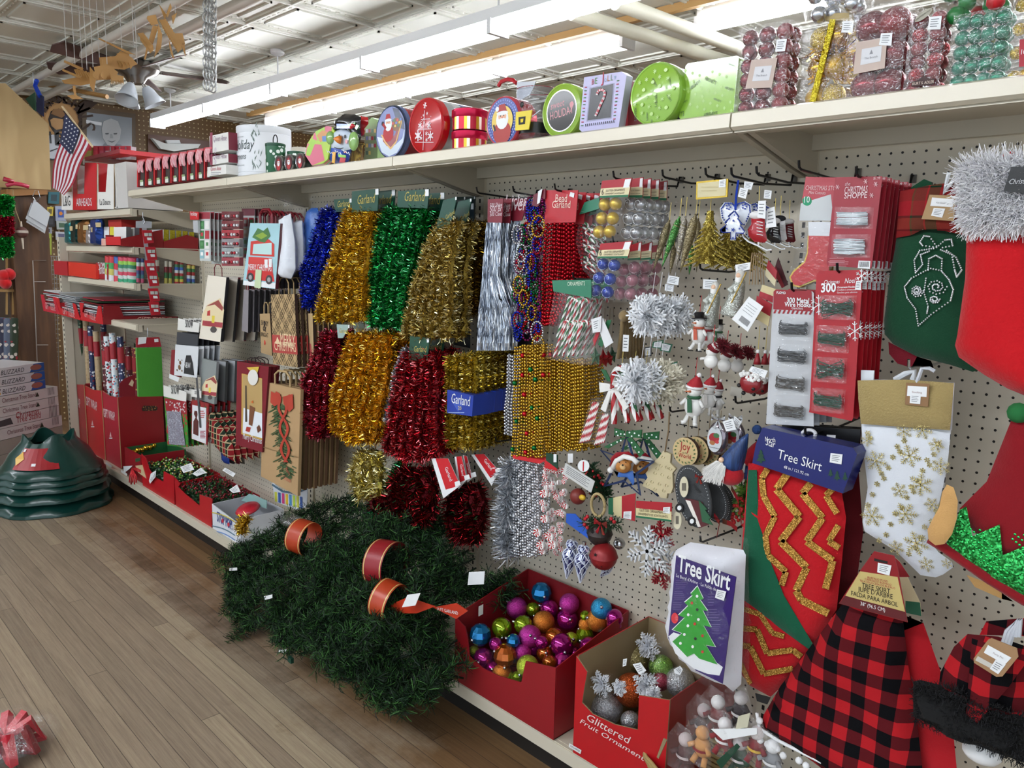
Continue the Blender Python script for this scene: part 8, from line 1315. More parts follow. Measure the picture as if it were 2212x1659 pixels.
for k,(x,y,rx,c,c2,lb)in enumerate([(1500,800,105,'8c7c4c','d8cc98','gold glitter ball ornament at the back of the fruit carton'),(1460,1050,130,'9c3410','f08040','copper and gold ribbed ball ornament in the fruit carton'),(1265,1190,128,'9a9ca4','f4f6fa','silver glitter pear ornament in a clear bag, front left'),(1450,1290,75,'9a9ca4','f4f6fa','silver glitter ball peeking at the front notch'),(1690,870,95,'5c9a34','c8f080','green glitter fruit ornament in a clear bag'),(1840,990,115,'a8aab0','f6f8fc','silver glitter ornament in a clear bag at right'),(1690,985,70,'8c1c34','e06080','crimson glitter fruit ornament between the bags')]):
 P=atz((x,y),.30 if y<1100 else .24);P=at((x,y),.31)if P.y<-.31 else(at((x,y),.07)if P.y>-.07 else P);R=wpx((x,y),-P.y,rx);P.x=min(P.x,-.13);t=T('glitter_ornament',lb,'ornament','ornaments in the fruit carton');b=t.p('ball',smooth=True);b.ball(P,R,glitter(c,c2),22)
 if 'bag' in lb:b=t.p('clear_bag',smooth=True);b.lathe(P-V((0,0,R*1.05)),[(R*.7,0),(R*1.1,R*.5),(R*1.1,R*1.4),(R*.5,R*2.2),(R*.2,R*2.6),(R*.6,R*3.0)],FILM,18,caps=False)
 t.end()
for k,(x,y,r)in enumerate(((1590,710,110),(1230,1000,90),(1370,1030,60),(1580,1010,110),(1640,1080,60))):
 b=B();P=at((x,y),(.1,.3,.3,.27,.3)[k]);flake(b,P,r*px2m((x,y),.25)*1.1,M('eceef4',.15,.2),.14,.005,k);b.strips([P,P+V((.001,0,0))],r*px2m((x,y),.25),90,.004,[M('eceef4',.15,.2)],1,k);one('crystal_snowflake',b,'clear crystal snowflake in the fruit carton, '+('topmost, by the gold ball','left one over the pear','small one by the copper ball','large one right of the copper ball','lowest right one')[k],'ornament','crystal snowflakes in the carton')
for k,pts in enumerate([[(1470,850),(1530,835),(1575,900),(1520,930)],[(1790,890),(1840,862),(1862,890),(1840,935),(1800,920)],[(1395,810),(1425,805),(1418,860),(1392,868)]]):sticker('price_tag','white price tag in the fruit carton, '+('on the gold ball','on the right bag','at the left of the gold ball')[k],pts,.30-.05*(k==1))
view('Z3');t=T('ribbon_box','small red and green box with shiny gold balls beside the gift wrap bins','box');b=t.p('box');x0,x1=at((932,760),.33).x,at((1052,800),.33).x;zt=at((932,715),.33).z;b.box(x0,x1,-.33,-.32,DECKZ+.016,zt,M('8e1620',.4));b.box(x0,x1,-.07,-.06,DECKZ+.016,zt,M('1c5a30',.5));b.box(x0,x0+.004,-.32,-.07,DECKZ+.016,zt,M('1c5a30',.5));b.box(x1-.004,x1,-.32,-.07,DECKZ+.016,zt,M('8e1620',.4));b.slab([(1010,800),(1045,790),(1045,815),(1012,825)],.3305,.001,M('2a4a2a'));t.end()
for k in range(7):b=B();b.ball(at((1000+k*30,750-k*9-6*(k%2)),.30-.03*k),.017,GOLDM,16);one('gold_ball',b,'shiny gold ball in the clear tube in the small red box, '+('front','second','third','middle','fifth','sixth','rear')[k],'bauble','gold balls in the clear tube',True)
RB2=M('b0141e',.38);LV=[M(c,.35)for c in('1c3a22','2c5a30','3f7a3c','14281a')]
def wreathbox(lab,front,xs,zy,fill,seed,berry,nb,tags_):
 x0,x1=at((xs[0],zy),.345).x,at((xs[1],zy),.345).x;zt=at((xs[0],zy),.345).z;deckbox('garland_carton',lab,front,.345,x0,x1,zt,RB2,GT,zt+.01,y1=-.08);rr=random.Random(seed);t=T('berry_garland',fill,'garland','berry garlands in red cartons');b=t.p('leaves')
 for k in range(1500):
  p=V((rr.uniform(x0+.02,x1-.02),rr.uniform(-.33,-.1),zt-.03+rr.random()*.05));g=V((rr.gauss(0,1),rr.gauss(0,1),abs(rr.gauss(0,.8)))).normalized()*.018;s_=V((rr.gauss(0,1),rr.gauss(0,1),rr.gauss(0,1))).cross(g).normalized()*.006;b.add([p,p+g*.5+s_,p+g,p+g*.5-s_],[(0,1,2,3)],LV[k%4])
 b=t.p('berries',smooth=True);[b.ball((rr.uniform(x0+.02,x1-.02),rr.uniform(-.33,-.1),zt+rr.random()*.035),.0055,berry[k%len(berry)],8)for k in range(nb)];b=t.p('filler');b.box(x0+.01,x1-.01,-.33,-.09,DECKZ+.02,zt-.03,M('16301c'));t.end()
 for p,lb in tags_:sticker('price_tag',lb,p,.36)
wreathbox('red carton of gold berry garlands, left of the two',[(1055,760),(1090,800),(1115,880),(1150,930),(1220,972),(1222,892),(1298,932),(1305,1110),(1062,930)],(1058,1290),850,'green garland with gold and bright green berries filling the left red carton',1,[M('c8b060',.2,.7),M('e8e0b8',.2,.3),M('7ac040',.3)],170,[([(1165,885),(1160,935),(1120,985),(1112,965),(1125,910)],'white tag hanging over the front of left berry carton'),([(1345,860),(1425,830),(1450,880),(1370,905)],'white tag lying on the gold berries'),([(1435,910),(1500,865),(1545,905),(1520,910),(1470,930)],'scalloped white tag above the red berries')])
wreathbox('red carton of dark red berry garlands, right of the two',[(1302,935),(1345,985),(1330,1010),(1380,1060),(1490,1150),(1490,1065),(1583,1098),(1582,1285),(1308,1110)],(1310,1570),1010,'dark green garland with clusters of dark red berries in the right red carton',2,[M('8c1024',.3),M('6c0c1c',.3)],260,[([(1680,865),(1760,910),(1740,935),(1660,885)],'cream and green tag in the red berry carton, upper'),([(1710,1030),(1770,990),(1795,1045),(1740,1055)],'cream and green tag in the red berry carton, lower')])
t=T('rattan_bow','red cord bow with small tags hanging over the deck edge','bow');b=t.p('cords',smooth=True);[b.tube([at((985,875),.35),at((970+k*12,930),.365),at((965+k*13,975+14*(k%2)),.367)],.004,RED,5)for k in range(5)];[b.tube([at((985,870),.35),at((1020,868+k*10),.352),at((1050,885+k*8),.35)],.003,RED,5)for k in range(3)];b=t.p('paper_tag');b.slab([(920,855),(990,850),(960,880),(925,905)],.352,.001,WHITE);b.slab([(1010,850),(1060,845),(1090,945),(1030,900)],.348,.004,M('c8b088',.6));t.end()
sx0,sx1=at((1585,1200),.345).x,at((1800,1300),.345).x;zt=at((1585,1135),.345).z
def sp(t):q=t.p('front_panel/printing');e=.346;q.text('STOP POP!',(1622,1262),(1735,1330),e,M('3c4a8c'),2.,0,bold=.03);q.text('THE ORIGINAL',(1640,1232),(1710,1262),e,M('7a8098'),1.3);[q.tube([at((1585+k*24,y0+k*12-22*sin(k*pi/9)),e)for k in range(8)],.003,m,4)for y0,m in((1200,M('c8b848')),(1300,M('5a7a8c')),(1335,M('6c8cc0')))];[q.patch([(x+9*cos(a*pi/5),y+16*sin(a*pi/5))for a in range(10)],e+.001,M('c03040'))for x,y in((1662,1262),(1706,1290))]
deckbox('stop_pop_tray','white open display tray lettered Stop Pop with blue and yellow curves',[(1583,1135),(1790,1290),(1790,1420),(1590,1292)],.345,sx0,sx1,zt,M('dfe2ea',.35),M('b8bac0',.5),zt+.005,y1=-.12,extra=sp)
view('Z5');b=B();b.slab([(625,1330),(700,1400),(800,1430),(820,1240),(880,1330),(868,1510),(800,1530),(640,1470)],.13,.004,M('d4d8e0',.4));[b.patch([(640+k*26,1400+k*5),(658+k*26,1404+k*5),(660+k*26,1475+k*7),(642+k*26,1470+k*7)],.131,M(('c8c848','3c5a9c','c83c78','d8b030','4a88b8','b8d048')[k%6]))for k in range(8)];b.tube([at(p,.132)for p in((625,1350),(700,1400),(800,1410),(870,1380))],.005,M('4a6a80'),4);one('display_header',b,'striped back header card of the display tray behind the kraft bag','card')
view('Z3');t=T('popping_toy_pack','clear pack with round red popping toy lying in the white tray','toy pack');b=t.p('red_toy',smooth=True);P=at((1850,1170),.25);b.lathe(P,[(.001,.012),(.05,.01),(.062,0),(.06,-.008)],M('c01c30',.3),24,(0,-.35,1));b=t.p('teal_card');b.slab([(1860,1060),(1990,1110),(1990,1170),(1800,1110)],.2,.003,M('8cb4b0',.4));b=t.p('clear_bag',smooth=True);b.ball(P,.08,film(.08),14,(1.2,.8,.3));t.end()
PN=[M(c,.6,0,.3)for c in('15321a','24491f','0a1a0d','3c682f','102814','0c1f10')]
def pine(label,A,Z,n,seed,R=.036,band=None):
 t=T('pine_garland',label,'garland','artificial pine garlands');b=t.p('needles');rr=random.Random(seed)
 for k in range(n):
  f=(k+.5)/n;P=[]
  for j,(p,q)in enumerate(zip(A,Z)):w_=at(((p[0]*(1-f)+q[0]*f),(p[1]*(1-f)+q[1]*f)),p[2]*(1-f)+q[2]*f)+V((rr.gauss(0,.018),rr.gauss(0,.03),rr.gauss(0,.018)));w_.z=max(w_.z,.035);P.append(w_)
  Q=[]
  for j in range(len(P)-1):Q+=[P[j].lerp(P[j+1],s_/2)for s_ in range(2)]
  Q.append(P[-1]);L_=sum((Q[j+1]-Q[j]).length for j in range(len(Q)-1));b.tube(Q,.0035,PN[2],5);N=int(L_*62)
  for j in range(N):
   s_=rr.random()*(len(Q)-1);i=int(s_);p=Q[i].lerp(Q[i+1],s_-i);ax=(Q[i+1]-Q[i]).normalized();g=V((rr.gauss(0,1),rr.gauss(0,1),rr.gauss(0,1))).normalized()*.8+ax*.7;g.z-=.25;g.normalize();b.strips([p,p+g*R*1.7],R*.95,62,.002,PN,1.1,seed*1000+k*50+j)
 if band:
  for(c,d,r,w_,ax,m)in band:
   q=t.p('paper_band',smooth=True);c=at(c,d);ax=V(ax).normalized();q.lathe(c,[(r,0),(r*1.02,w_/2),(r,w_)],M(m,.35),28,ax,caps=False);[q.lathe(c+ax*h,[(r*1.012,0),(r*1.012,.004)],M('d8c078',.35),28,ax,caps=False)for h in(.004,w_-.008)]
 t.end()
view('A')
pine('pine garland bundle nearest the stop pop tray, with orange band',[(720,1085,.2),(640,1115,.35),(560,1135,.45),(520,1180,.5),(505,1240,.52)],[(760,1180,.25),(680,1220,.42),(610,1240,.52),(560,1280,.58),(535,1330,.6)],8,11,band=[((640,1155),.44,.068,.075,(1,.35,-.1),'b03c1c')])
pine('small pine garland end drooping lowest left near the floor',[(600,1220,.5),(550,1230,.52),(500,1262,.53)],[(620,1290,.55),(570,1320,.6),(540,1355,.62)],4,12)
pine('large middle pine garland bundle with dark red band',[(960,1110,.12),(860,1120,.28),(760,1150,.42),(680,1200,.5),(620,1270,.56),(590,1330,.6)],[(1010,1240,.2),(920,1240,.36),(830,1260,.5),(750,1310,.58),(700,1370,.64),(640,1395,.66)],12,13,.038,band=[((815,1215),.45,.082,.08,(1,.3,.05),'8c1822')])
pine('pine garland behind and above the middle bundle',[(760,1060,.08),(740,1080,.15),(700,1100,.2)],[(960,1110,.1),(900,1160,.2),(820,1180,.3)],7,14)
pine('pine garland bundle between middle and front ones, with orange band',[(1010,1180,.15),(900,1250,.38),(800,1290,.52),(720,1350,.6),(690,1400,.66)],[(1040,1270,.2),(940,1310,.4),(860,1350,.55),(790,1410,.64),(750,1440,.68)],7,15,.038,band=[((822,1290),.53,.066,.065,(1,.3,-.15),'b03c1c')])
pine('front pine garland bundle beside the red ornament carton',[(960,1320,.36),(880,1340,.48),(800,1390,.56),(760,1450,.62)],[(1000,1450,.4),(940,1480,.5),(890,1510,.58),(860,1525,.62)],9,16,.04)
pine('thin pine garland arm reaching back to the pegboard above the carton',[(1130,1235,.06),(1060,1245,.15),(980,1260,.25)],[(1120,1260,.08),(1060,1290,.2),(960,1300,.3)],3,17)
for k,(pts,lb)in enumerate([([(1013,1236),(1047,1234),(1045,1262),(1010,1264)],'square white tag on the pine garland arm near the pegboard'),([(880,1285),(908,1281),(897,1308),(868,1312)],'slanted white tag on the front pine garland'),([(495,1227),(512,1226),(512,1232),(495,1233)],'small white tag at the left pine garland end'),([(570,1288),(588,1284),(588,1292),(572,1296)],'small white tag on the lower left pine garland')]):b=B();b.slab(pts,(.3,.56,.62,.66)[k],.0012,WHITE);one('paper_tag',b,lb,'tag','white tags on the pine garlands')
for k,pts in enumerate([[(835,1310),(880,1290),(940,1310),(900,1325),(845,1325)],[(935,1312),(985,1303),(1010,1320),(985,1337)]]):
 b=B();b.slab(pts,.53-.04*k,.003,M('b8341c',.35));(b.text('14 FT GARLAND',(945,1318),(990,1328),.491,WHITE)if k else None);one('garland_label',b,'orange red paper label loop on the front pine garland, '+('left','right')[k]+' one','label')
t=T('power_plug','green christmas light plug and cord trailing onto the floor','plug');b=t.p('cord',smooth=True);b.tube([at(p,.62)for p in((600,1370),(606,1395),(625,1400),(640,1405),(615,1412),(612,1420),(625,1428))],.0022,M('16301f',.4),6);b=t.p('plug');P=at((628,1424),.62);b.box(P.x-.012,P.x+.012,P.y-.006,P.y+.006,P.z-.012,P.z+.008,M('0f4434',.35));b=t.p('white_tag');b.slab(rect(602,1403,618,1410),.625,.002,WHITE);t.end()
view('Z3');tinsel('bright gold tinsel garland poking out over the left pine bundle',[(1800,1870,1235),(1790,1850,1300),(1780,1840,1350)],.44,2,.03,GOLD,2500)
view('A');t=T('crumpled_bag','crumpled clear plastic bag under the orange paper band','plastic');b=t.p('',smooth=True);b.ball(at((630,1125),.42),.045,film(.5),14,(1.4,1,.5));t.end()
view('Y8');t=T('wicker_basket','pale wicker basket holding bagged toys at the lower edge','basket');d=.40;W_=M('a8905c',.6);C0=at((330,1420),.27);C0.z=DECKZ+.02;b=t.p('woven_side',smooth=True)
for k in range(9):b.tube([C0+V(((.13+.004*k)*cos(a*pi/18),(.10+.003*k)*sin(a*pi/18),.012*k+.004*(a%2)))for a in range(36)],.006,W_,5,True)
b=t.p('rim',smooth=True)
for k in range(3):b.tube([C0+V((.172*cos(a*pi/18),.13*sin(a*pi/18),.105+.006*k+.003*sin(a*2+k*2)))for a in range(36)],.005,W_,5,True)
t.end()
b=B();b.slab([(90,1240),(110,1250),(60,1360),(50,1350)],.42,.003,M('8c7c5c',.6));one('cardboard_flap',b,'curled cardboard flap beside the wicker basket','cardboard')
for k,(x,y,c,c2,lb)in enumerate([(320,1290,'c89058','8c1c28','tan bear like'),(640,1290,'7c1422','e8e0e0','maroon santa suit'),(410,1110,'6c101c','e4e0e0','dark red and white'),(450,1240,'8c1420','e8e4e4','maroon plush'),(220,1330,'5c3c3c','c8b8b8','brownish'),(545,1085,'2a2024','d8d4d4','dark'),(540,1350,'16402c','d0c8c8','dark green clothed'),(730,1370,'8a8c90','e8e8ea','grey'),(330,1160,'3a1c20','b8a8a8','very dark red')]):
 t=T('bagged_plush_toy',lb+' small plush toy in a clear bag in the basket','toy','bagged toys in the basket');d=.37-.06*(k in(2,5,8));P=at((x,y),d);r=52*px2m((x,y),d);b=t.p('body',smooth=True);b.ball(P,r,M(c,.8),16,(1,.7,1.2));[b.tube([P+V((s_*r*.7,-r*.3,r*.3)),P+V((s_*r*1.3,-r*.8,0))],r*.28,M(c,.8),8)for s_ in(-1,1)];[b.tube([P+V((s_*r*.5,-r*.2,-r)),P+V((s_*r*.7,-r*.8,-r*1.7))],r*.32,M(c,.8),8)for s_ in(-1,1)];b=t.p('head',smooth=True);b.ball(P+V((0,-r*.2,r*1.75)),r*.75,M(c if k==0 else c2,.8),14);b=t.p('belt',smooth=True);b.lathe(P-V((0,0,r*.15)),[(r*1.02,0),(r*1.02,r*.3)],M('d8b040' if k==1 else c2,.5),16,caps=False);b=t.p('clear_bag',smooth=True);b.puffw([P+V((q*r*1.7,-r*.8,w_*r*2.9))for q,w_ in((-1,-.6),(.9,-.7),(1,.5),(.5,1.2),(-.4,1.3),(-1.1,.6))],r*.5,film(.22,'ffffff',.08),r*.5,r,wob=r*.3);t.end()
for k,(pts,m,lb)in enumerate([([(370,1185),(640,1180),(640,1215),(440,1250)],WHITE,'long white card between bagged toys'),([(530,1110),(600,1090),(585,1175),(515,1185)],M('c8c4ac'),'white and olive card among bagged toys'),([(400,1375),(520,1270),(540,1290),(430,1420)],M('16402c'),'dark green stocking card among bagged toys'),([(630,975),(720,1000),(700,1040),(640,1020)],M('141416'),'black printed card above the basket')]):b=B();b.slab(pts,.40,.002,m);one('toy_card',b,lb,'card')
# tree stands, boxes, post and the far end of the shop
view('A');TG2=M('0f3a34',.3,coat=.2);SC_=V((-4.24,-.72,0));nz=at((115,947),.72).z
def wav(a,k=8):return abs(cos(a*k/2))
LZ=(0,.075,.135,.17,.205)
for k,z in enumerate(LZ):
 t=T('tree_stand','dark green plastic tree stand, '+('lowest of the nested five, on the floor','second from the floor','middle one of the five','fourth one up, just under the top','topmost of the nested five, with red label')[k],'tree stand','nested tree stands');b=t.p('base',smooth=50);n=64;top=k==4;R=.335-.012*k;rings=[(R,z+.003),(R*.995,z+.022),(R*.93,z+.03),(R*.88,z+.042)]+([(.2,(z+nz)/2+.02),(.14,nz-.02),(.13,nz),(.12,nz-.002),(.13,nz-.06)]if top else[(R*.6,z+.1)]);vs=[]
 for j,(r,h)in enumerate(rings):
  for i in range(n):
   a=2*pi*i/n;w_=wav(a);q=r*(1-.05*(1-w_))if j<4 else r*(1+.05*cos(4*a));hh=h+(.018*(1-w_)if j in(2,3)else 0)+(.03*cos(4*a)if top and j in(6,7)else 0);vs.append(SC_+V((q*cos(a),q*sin(a),hh)))
 b.add(vs,[(j*n+i,j*n+(i+1)%n,(j+1)*n+(i+1)%n,(j+1)*n+i)for j in range(len(rings)-1)for i in range(n)],TG2)
 if top:
  b=t.p('red_label');LB=M('9c1c24',.35)
  def cn(a,f):r=.256-.11*f;return SC_+V((r*cos(a),r*sin(a),z+.056+(nz-.02-z-.056)*f))
  for i in range(8):a0,a1=-1.1+i*.13,-.97+i*.13;b.quad(cn(a0,.05),cn(a1,.05),cn(a1,.85),cn(a0,.85),LB)
  b.poly([cn(a,f)+V((.001,-.003,.001))for a,f in((-1.2,.45),(-1.05,.2),(-.9,.45),(-1.05,.72))],M('d8a83c',.3));b.poly([cn(a,f)+V((.001,-.004,.001))for a,f in((-.65,.2),(-.55,.2),(-.55,.3),(-.65,.3))],WHITE);b.poly([cn(a,f)+V((.001,-.004,.001))for a,f in((-1.05,.72),(-.97,.72),(-.97,.82),(-1.05,.82))],WHITE)
 t.end(SC_+V((0,0,z)))
BO=V((-4.78,-.9,0));EX,EY=V((-.525,.851,0)),V((-.851,-.525,0));zl=[at((24,y),.9).z for y in(1068,1033,1001,970,945,920,897,873,870,849,827,806)];zl=[z-zl[0]for z in zl]
def carton(lab,z0,z1,L_,W_,m,o=0,kind=0):
 t=T('carton',lab,'carton','cartons stacked left of the tree stands');b=t.p('box');P=BO+EX*o;up=V((0,0,1));q=[P,P+EX*L_,P+EX*L_+EY*W_,P+EY*W_];b.prism([p+up*z0 for p in q],(0,0,z1-z0-.003),m);e=P-EY*.001;h=z1-z0
 if kind==1:tx3(b,'Christmas Tree Stand',e+EX*L_*.15+up*(z0+h*.35),EX,up,L_*.5,M('6c3038'),1.4);b.prism([e+EX*L_*.64+up*(z0+h*.3),e+EX*L_*.7+up*(z0+h*.3),e+EX*L_*.67+up*(z0+h*.75)],-EY*.0004,M('2a3a2c'));tx3(b,'||||||',e+EX*L_*.84+up*(z0+h*.4),EX,up,L_*.1,M('3a3a3e'),1.5)
 if kind==3:tx3(b,'Christmas',e+EX*L_*.33+up*(z0+h*.58),EX,up,L_*.35,M('a02c30'),1.4);tx3(b,'Tree Stand',e+EX*L_*.33+up*(z0+h*.2),EX,up,L_*.37,M('a02c30'),1.4);b.prism([e+EX*L_*.04+up*(z0+h*.15),e+EX*L_*.28+up*(z0+h*.2),e+EX*L_*.25+up*(z0+h*.8),e+EX*L_*.1+up*(z0+h*.7)],-EY*.0004,M('4a4c4e'));tx3(b,'||||||',e+EX*L_*.84+up*(z0+h*.3),EX,up,L_*.12,M('3a3a3e'),2)
 if kind==2:
  tx3(b,'BLIZZARD',e+EX*L_*.2+up*(z0+h*.18),EX,up,L_*.42,M('30343c'),1.1,.3,);b.prism([e+EX*L_*.03+up*(z0+h*.12),e+EX*L_*.17+up*(z0+h*.12),e+EX*L_*.17+up*(z0+h*.35),e+EX*L_*.03+up*(z0+h*.35)],-EY*.0004,M('e0a82c'));b.prism([e+EX*L_*.72+up*z0,e+EX*L_*1+up*z0,e+EX*L_*1+up*(z1-.004),e+EX*L_*.8+up*(z1-.004)],-EY*.0004,M('2a5ca8',.3));b.prism([e-EY*.0006+EX*L_*(.84+.11*cos(a*pi/6))+up*(z0+h*(.5+.33*sin(a*pi/6)))for a in range(12)],-EY*.0004,M('a86858'));b.prism([e+EX*L_*(.1+.08*cos(a*pi/6))+up*(z0+h*(.68+.15*sin(a*pi/6)))for a in range(12)],-EY*.0004,M('2a2c30'))
 t.end()
CW2,CG=M('d8d6d4',.5),M('a8a498',.6)
for k,(a,c,m,kd,lb)in enumerate([(0,1,CG,0,'plain grey white carton at the bottom of the stack'),(1,2,CG,0,'plain carton second from the floor'),(2,3,CG,0,'greyish carton third from the floor'),(3,4,CW2,1,'white carton half hidden under the lettered tree stand carton'),(4,5,CW2,3,'white carton lettered Christmas Tree Stand with hand picture'),(5,6,CW2,1,'white tree stand carton above the one with the hand picture'),(6,7,CW2,1,'topmost white tree stand carton, under the blue cornered ones')]):carton(lb,zl[a],zl[c],.52,.42,m,.0 if k>3 else .02,kd)
for k in range(3):carton('white and blue carton lettered Blizzard, '+('lowest','middle','topmost')[k]+' of three',zl[7]+.001+(zl[8+k]-zl[8]),zl[7]+(zl[9+k]-zl[8]),.42,.34,M('dfe0e4',.35),.0,2)
WD=streaks('4a2f1a','5f4026',14,2,.5);PLY=streaks('c4a878','b09464',5,1.2,.5,0,.6);D1=.62;PL[0]=-6.4-D1
t=T('wooden_post','rough dark brown wooden post with shelf ledge left of the shelving','post');b=t.p('post');a,c=at((32,600),D1),at((112,600),D1);b.box(-6.62,-6.4,a.y,c.y,0,at((70,405),D1).z,WD);b=t.p('ledge');b.slab([(14,408),(102,404),(103,420),(14,424)],D1+.05,.2,M('9c6c38',.5));t.end()
b=B();b.slab([(-90,180),(12,180),(105,268),(110,410),(-90,400)],D1+.06,.03,PLY);one('plywood_sheet',b,'large plywood sheet with cut corner standing above the post','board')
t=T('bobber','brown and white wooden fishing bobber hanging on twine','bobber');P=at((47,502),D1+.09);r=wpx((47,502),D1,12);b=t.p('ball',smooth=True);b.ball(P,r,M('5f3a34',.5),18);b=t.p('white_stripe',smooth=True);b.lathe(P-V((0,0,r*.1)),[(r*1.01,0),(r*1.0,r*.45)],M('b8aa9c',.5),18,caps=False);b=t.p('stick');b.cyl(P+V((0,0,r)),P+V((-.005,0,r*1.9)),r*.18,n=8,m=M('c8b8a4'));b=t.p('stick');b.cyl(P-V((0,0,r)),P+V((.012,0,-r*2.9)),r*.2,r*.12,8,M('c8b8a4'));b=t.p('twine');b.tube([at(p,D1+.09)for p in((44,482),(34,455),(29,430),(28,410))],.004,M('a08458'),5);t.end()
t=T('sample_bundle','bundle of white fabric squares on a metal ring at the post','fabric');b=t.p('squares');view('Z2');[b.slab([(x+dx,y+dy)for x,y in((255,175),(375,280),(350,380),(210,295))],D1+.07+.01*k,.003,M('c4c8cc',.6))for k,(dx,dy)in enumerate(((-15,50),(-20,25),(0,0)))];b=t.p('ring');b.tube([at(p,D1+.11)for p in((245,150),(262,108),(285,110),(300,160),(270,190),(248,160))],.003,SILVER,5);t.end()
t=T('tinsel_ornament','hanging green, red and green tinsel decoration at the left edge','ornament');b=t.p('tinsel')
for j,m in enumerate((GREEN,DREDT,GREEN)):[b.strips([at((10+i*22,150+j*155),D1+.12),at((10+i*22,290+j*155),D1+.12)],.035,420,.007,foil(('3cc060','7af0a0','1c8a3c'))if j!=1 else foil(('c02040','f06080','8c1028')),1,i+j*9)for i in range(-1,4)]
t.end();t=T('red_plush','red plush lips shape on the wooden rack at left edge','toy');b=t.p('',smooth=True);[b.ball(at(p,D1),.07,cloth('b81418','d02024'),16,(1.2,.6,.7))for p in((30,745),(70,735),(40,800))];t.end()
t=T('wooden_rack','pale pine rack behind the red plush at the left edge','rack');[t.p('slat').slab(rect(x,590,x+14,1035),D1-.1,.02,M('b08c58',.5))for x in(-30,45,92)];t.p('shelf').slab(rect(-60,848,106,866),D1-.06,.2,M('b08c58',.5));t.end()
for k,(x,c)in enumerate(((-25,'3a3c50'),(22,'5a6478'),(68,'2c3a2c'))):b=B();p,q=at((x+20,1440),.75),at((x+20,1060),.75);b.cyl(p,q,.045,n=14,m=printed(c,'c8c0b8','8c2a30',30));one('wrapping_paper_roll',b,('navy','slate blue','dark green')[k]+' wrapping paper roll standing behind the stacked cartons','wrapping paper','rolls behind the cartons',50)
t=T('garment_hook_rack','thin wire rod frame beside the wooden post','rack');b=t.p('wire');b.tube([at(p,D1+.02)for p in((345,632),(245,632),(262,1000),(278,1400))],.004,M('a09890',.3,.7),5);[b.tube([at(p,D1+.02)for p in((x,y),(x+90,y))],.003,M('a09890',.3,.7),5)for x,y in((250,790),(270,1262))];t.end()
for k,(pts,m,m2,lb)in enumerate([([(365,120),(445,120),(440,210),(360,205)],'1f6a78','103a44','teal book'),([(350,232),(400,232),(395,300),(352,300)],'d8c03c','6c6030','yellow toy pack'),([(412,225),(495,225),(495,335),(415,335)],'a8b4cc','3c5aa8','blue and orange disc pack'),([(420,335),(500,340),(500,400),(425,400)],'b8c4c0','4a6a50','clear pack with green label'),([(415,415),(500,420),(500,480),(418,478)],'c8ccd4','5a5a78','white blister pack'),([(320,430),(385,430),(385,590),(328,585)],'a8b83c','3a4a20','lime green toy pack'),([(318,385),(388,385),(388,430),(320,430)],'9aa0a8','3c4048','grey toy pack'),([(350,300),(410,300),(410,380),(352,380)],'1a1a1e','3a3a3e','black glove pack')]):
 b=B();b.slab(pts,.35,.02,M(m,.4));p=[V((x,y,0))for x,y in pts];c=sum(p,V())/4;b.patch([(c+(q-c)*.55)[:2]for q in p],.3505,M(m2,.4));[b.patch([(c.x+15*cos(a),c.y+15*sin(a))for a in range(6)],.351,M('e08a30'))for _ in(0,)if k==2];one('toy_pack',b,lb+' hanging in the gap between the post and the shelving','packet','packs beyond the post')
b=B();b.box(-6.73,-6.71,at((318,500),.3).y,at((520,500),.3).y,0,2.1,pegboard('6f5330','c8b78a',.05,.14,1));one('pegboard_stand',b,'narrow brown pegboard panel behind the packs beyond the post','panel')
t=T('wire_grid','chrome wire grid panel seen in the gap behind the shelving end','rack');b=t.p('wires');[b.tube([at((330+x*18,600),.45),at((352+x*18,1640),.45)],.003,M('9a9a9c',.3,.8),4)for x in range(6)];[b.tube([at((330+y*.022,600+y),.45),at((440,600+y),.45)],.003,M('9a9a9c',.3,.8),4)for y in range(0,1050,34)];t.end()
PL[0]=None;view('Z1');t=T('flag','small United States flag on a pale wooden stick leaning over the cartons','flag');b=t.p('cloth');d=.42;A_,B_,C_,D_=(485,850),(652,1055),(432,1458),(382,1410)
def fp(u,v):
 h=V((485,850)).lerp(V((665,1075)),u);e=V((380,1400)).lerp(V((470,1460)),u);p=h.lerp(e,v);p.x+=14*sin(v*7+u*2)+30*sin(v*pi)*u;return tuple(p)
FR,FW,FB_=M('9c1a30',.8),M('e0dee4',.8),M('1c2448',.8)
for i in range(13):[b.poly([at(fp(u,v),d+.006*sin(v*9))for u,v in((1-i/13,j/12),(1-(i+1)/13,j/12),(1-(i+1)/13,(j+1)/12),(1-i/13,(j+1)/12))],FR if i%2==0 else FW)for j in range(12)]
b.poly([at(fp(u,v),d+.012)for u,v in((0,0),(.54,0),(.54,.2),(.54,.4),(.25,.4),(0,.4))],FB_)
for i in range(5):
 for j in range(6):x,y=fp(.06+i*.105,.04+j*.062);b.poly([at((x+(8 if q%2==0 else 3.2)*sin(q*pi/5),y-(8 if q%2==0 else 3.2)*cos(q*pi/5)),d+.0145)for q in range(10)],WHITE)
b=t.p('stick');b.cyl(at((465,795),d),at((690,1095),d),.006,n=8,m=M('d8c098'));t.end()
t=T('ceiling_fan','ceiling fan with brown blades and three frosted glass shades','ceiling fan');FX=-6.0;fa=lambda p:atx(p,FX);c=fa((1010,520));NI=M('8c8680',.25,.9);b=t.p('motor',smooth=40);b.lathe(c-V((0,0,.06)),[(.06,-.05),(.09,0),(.16,.03),(.19,.06),(.18,.1),(.06,.15),(.02,.17)],NI,32);b=t.p('downrod');b.cyl(c,V((c.x,c.y,CEILZ)),.012,n=10,m=NI);b.lathe((c.x,c.y,CEILZ-.09),[(.02,0),(.06,.03),(.075,.089)],NI,24)
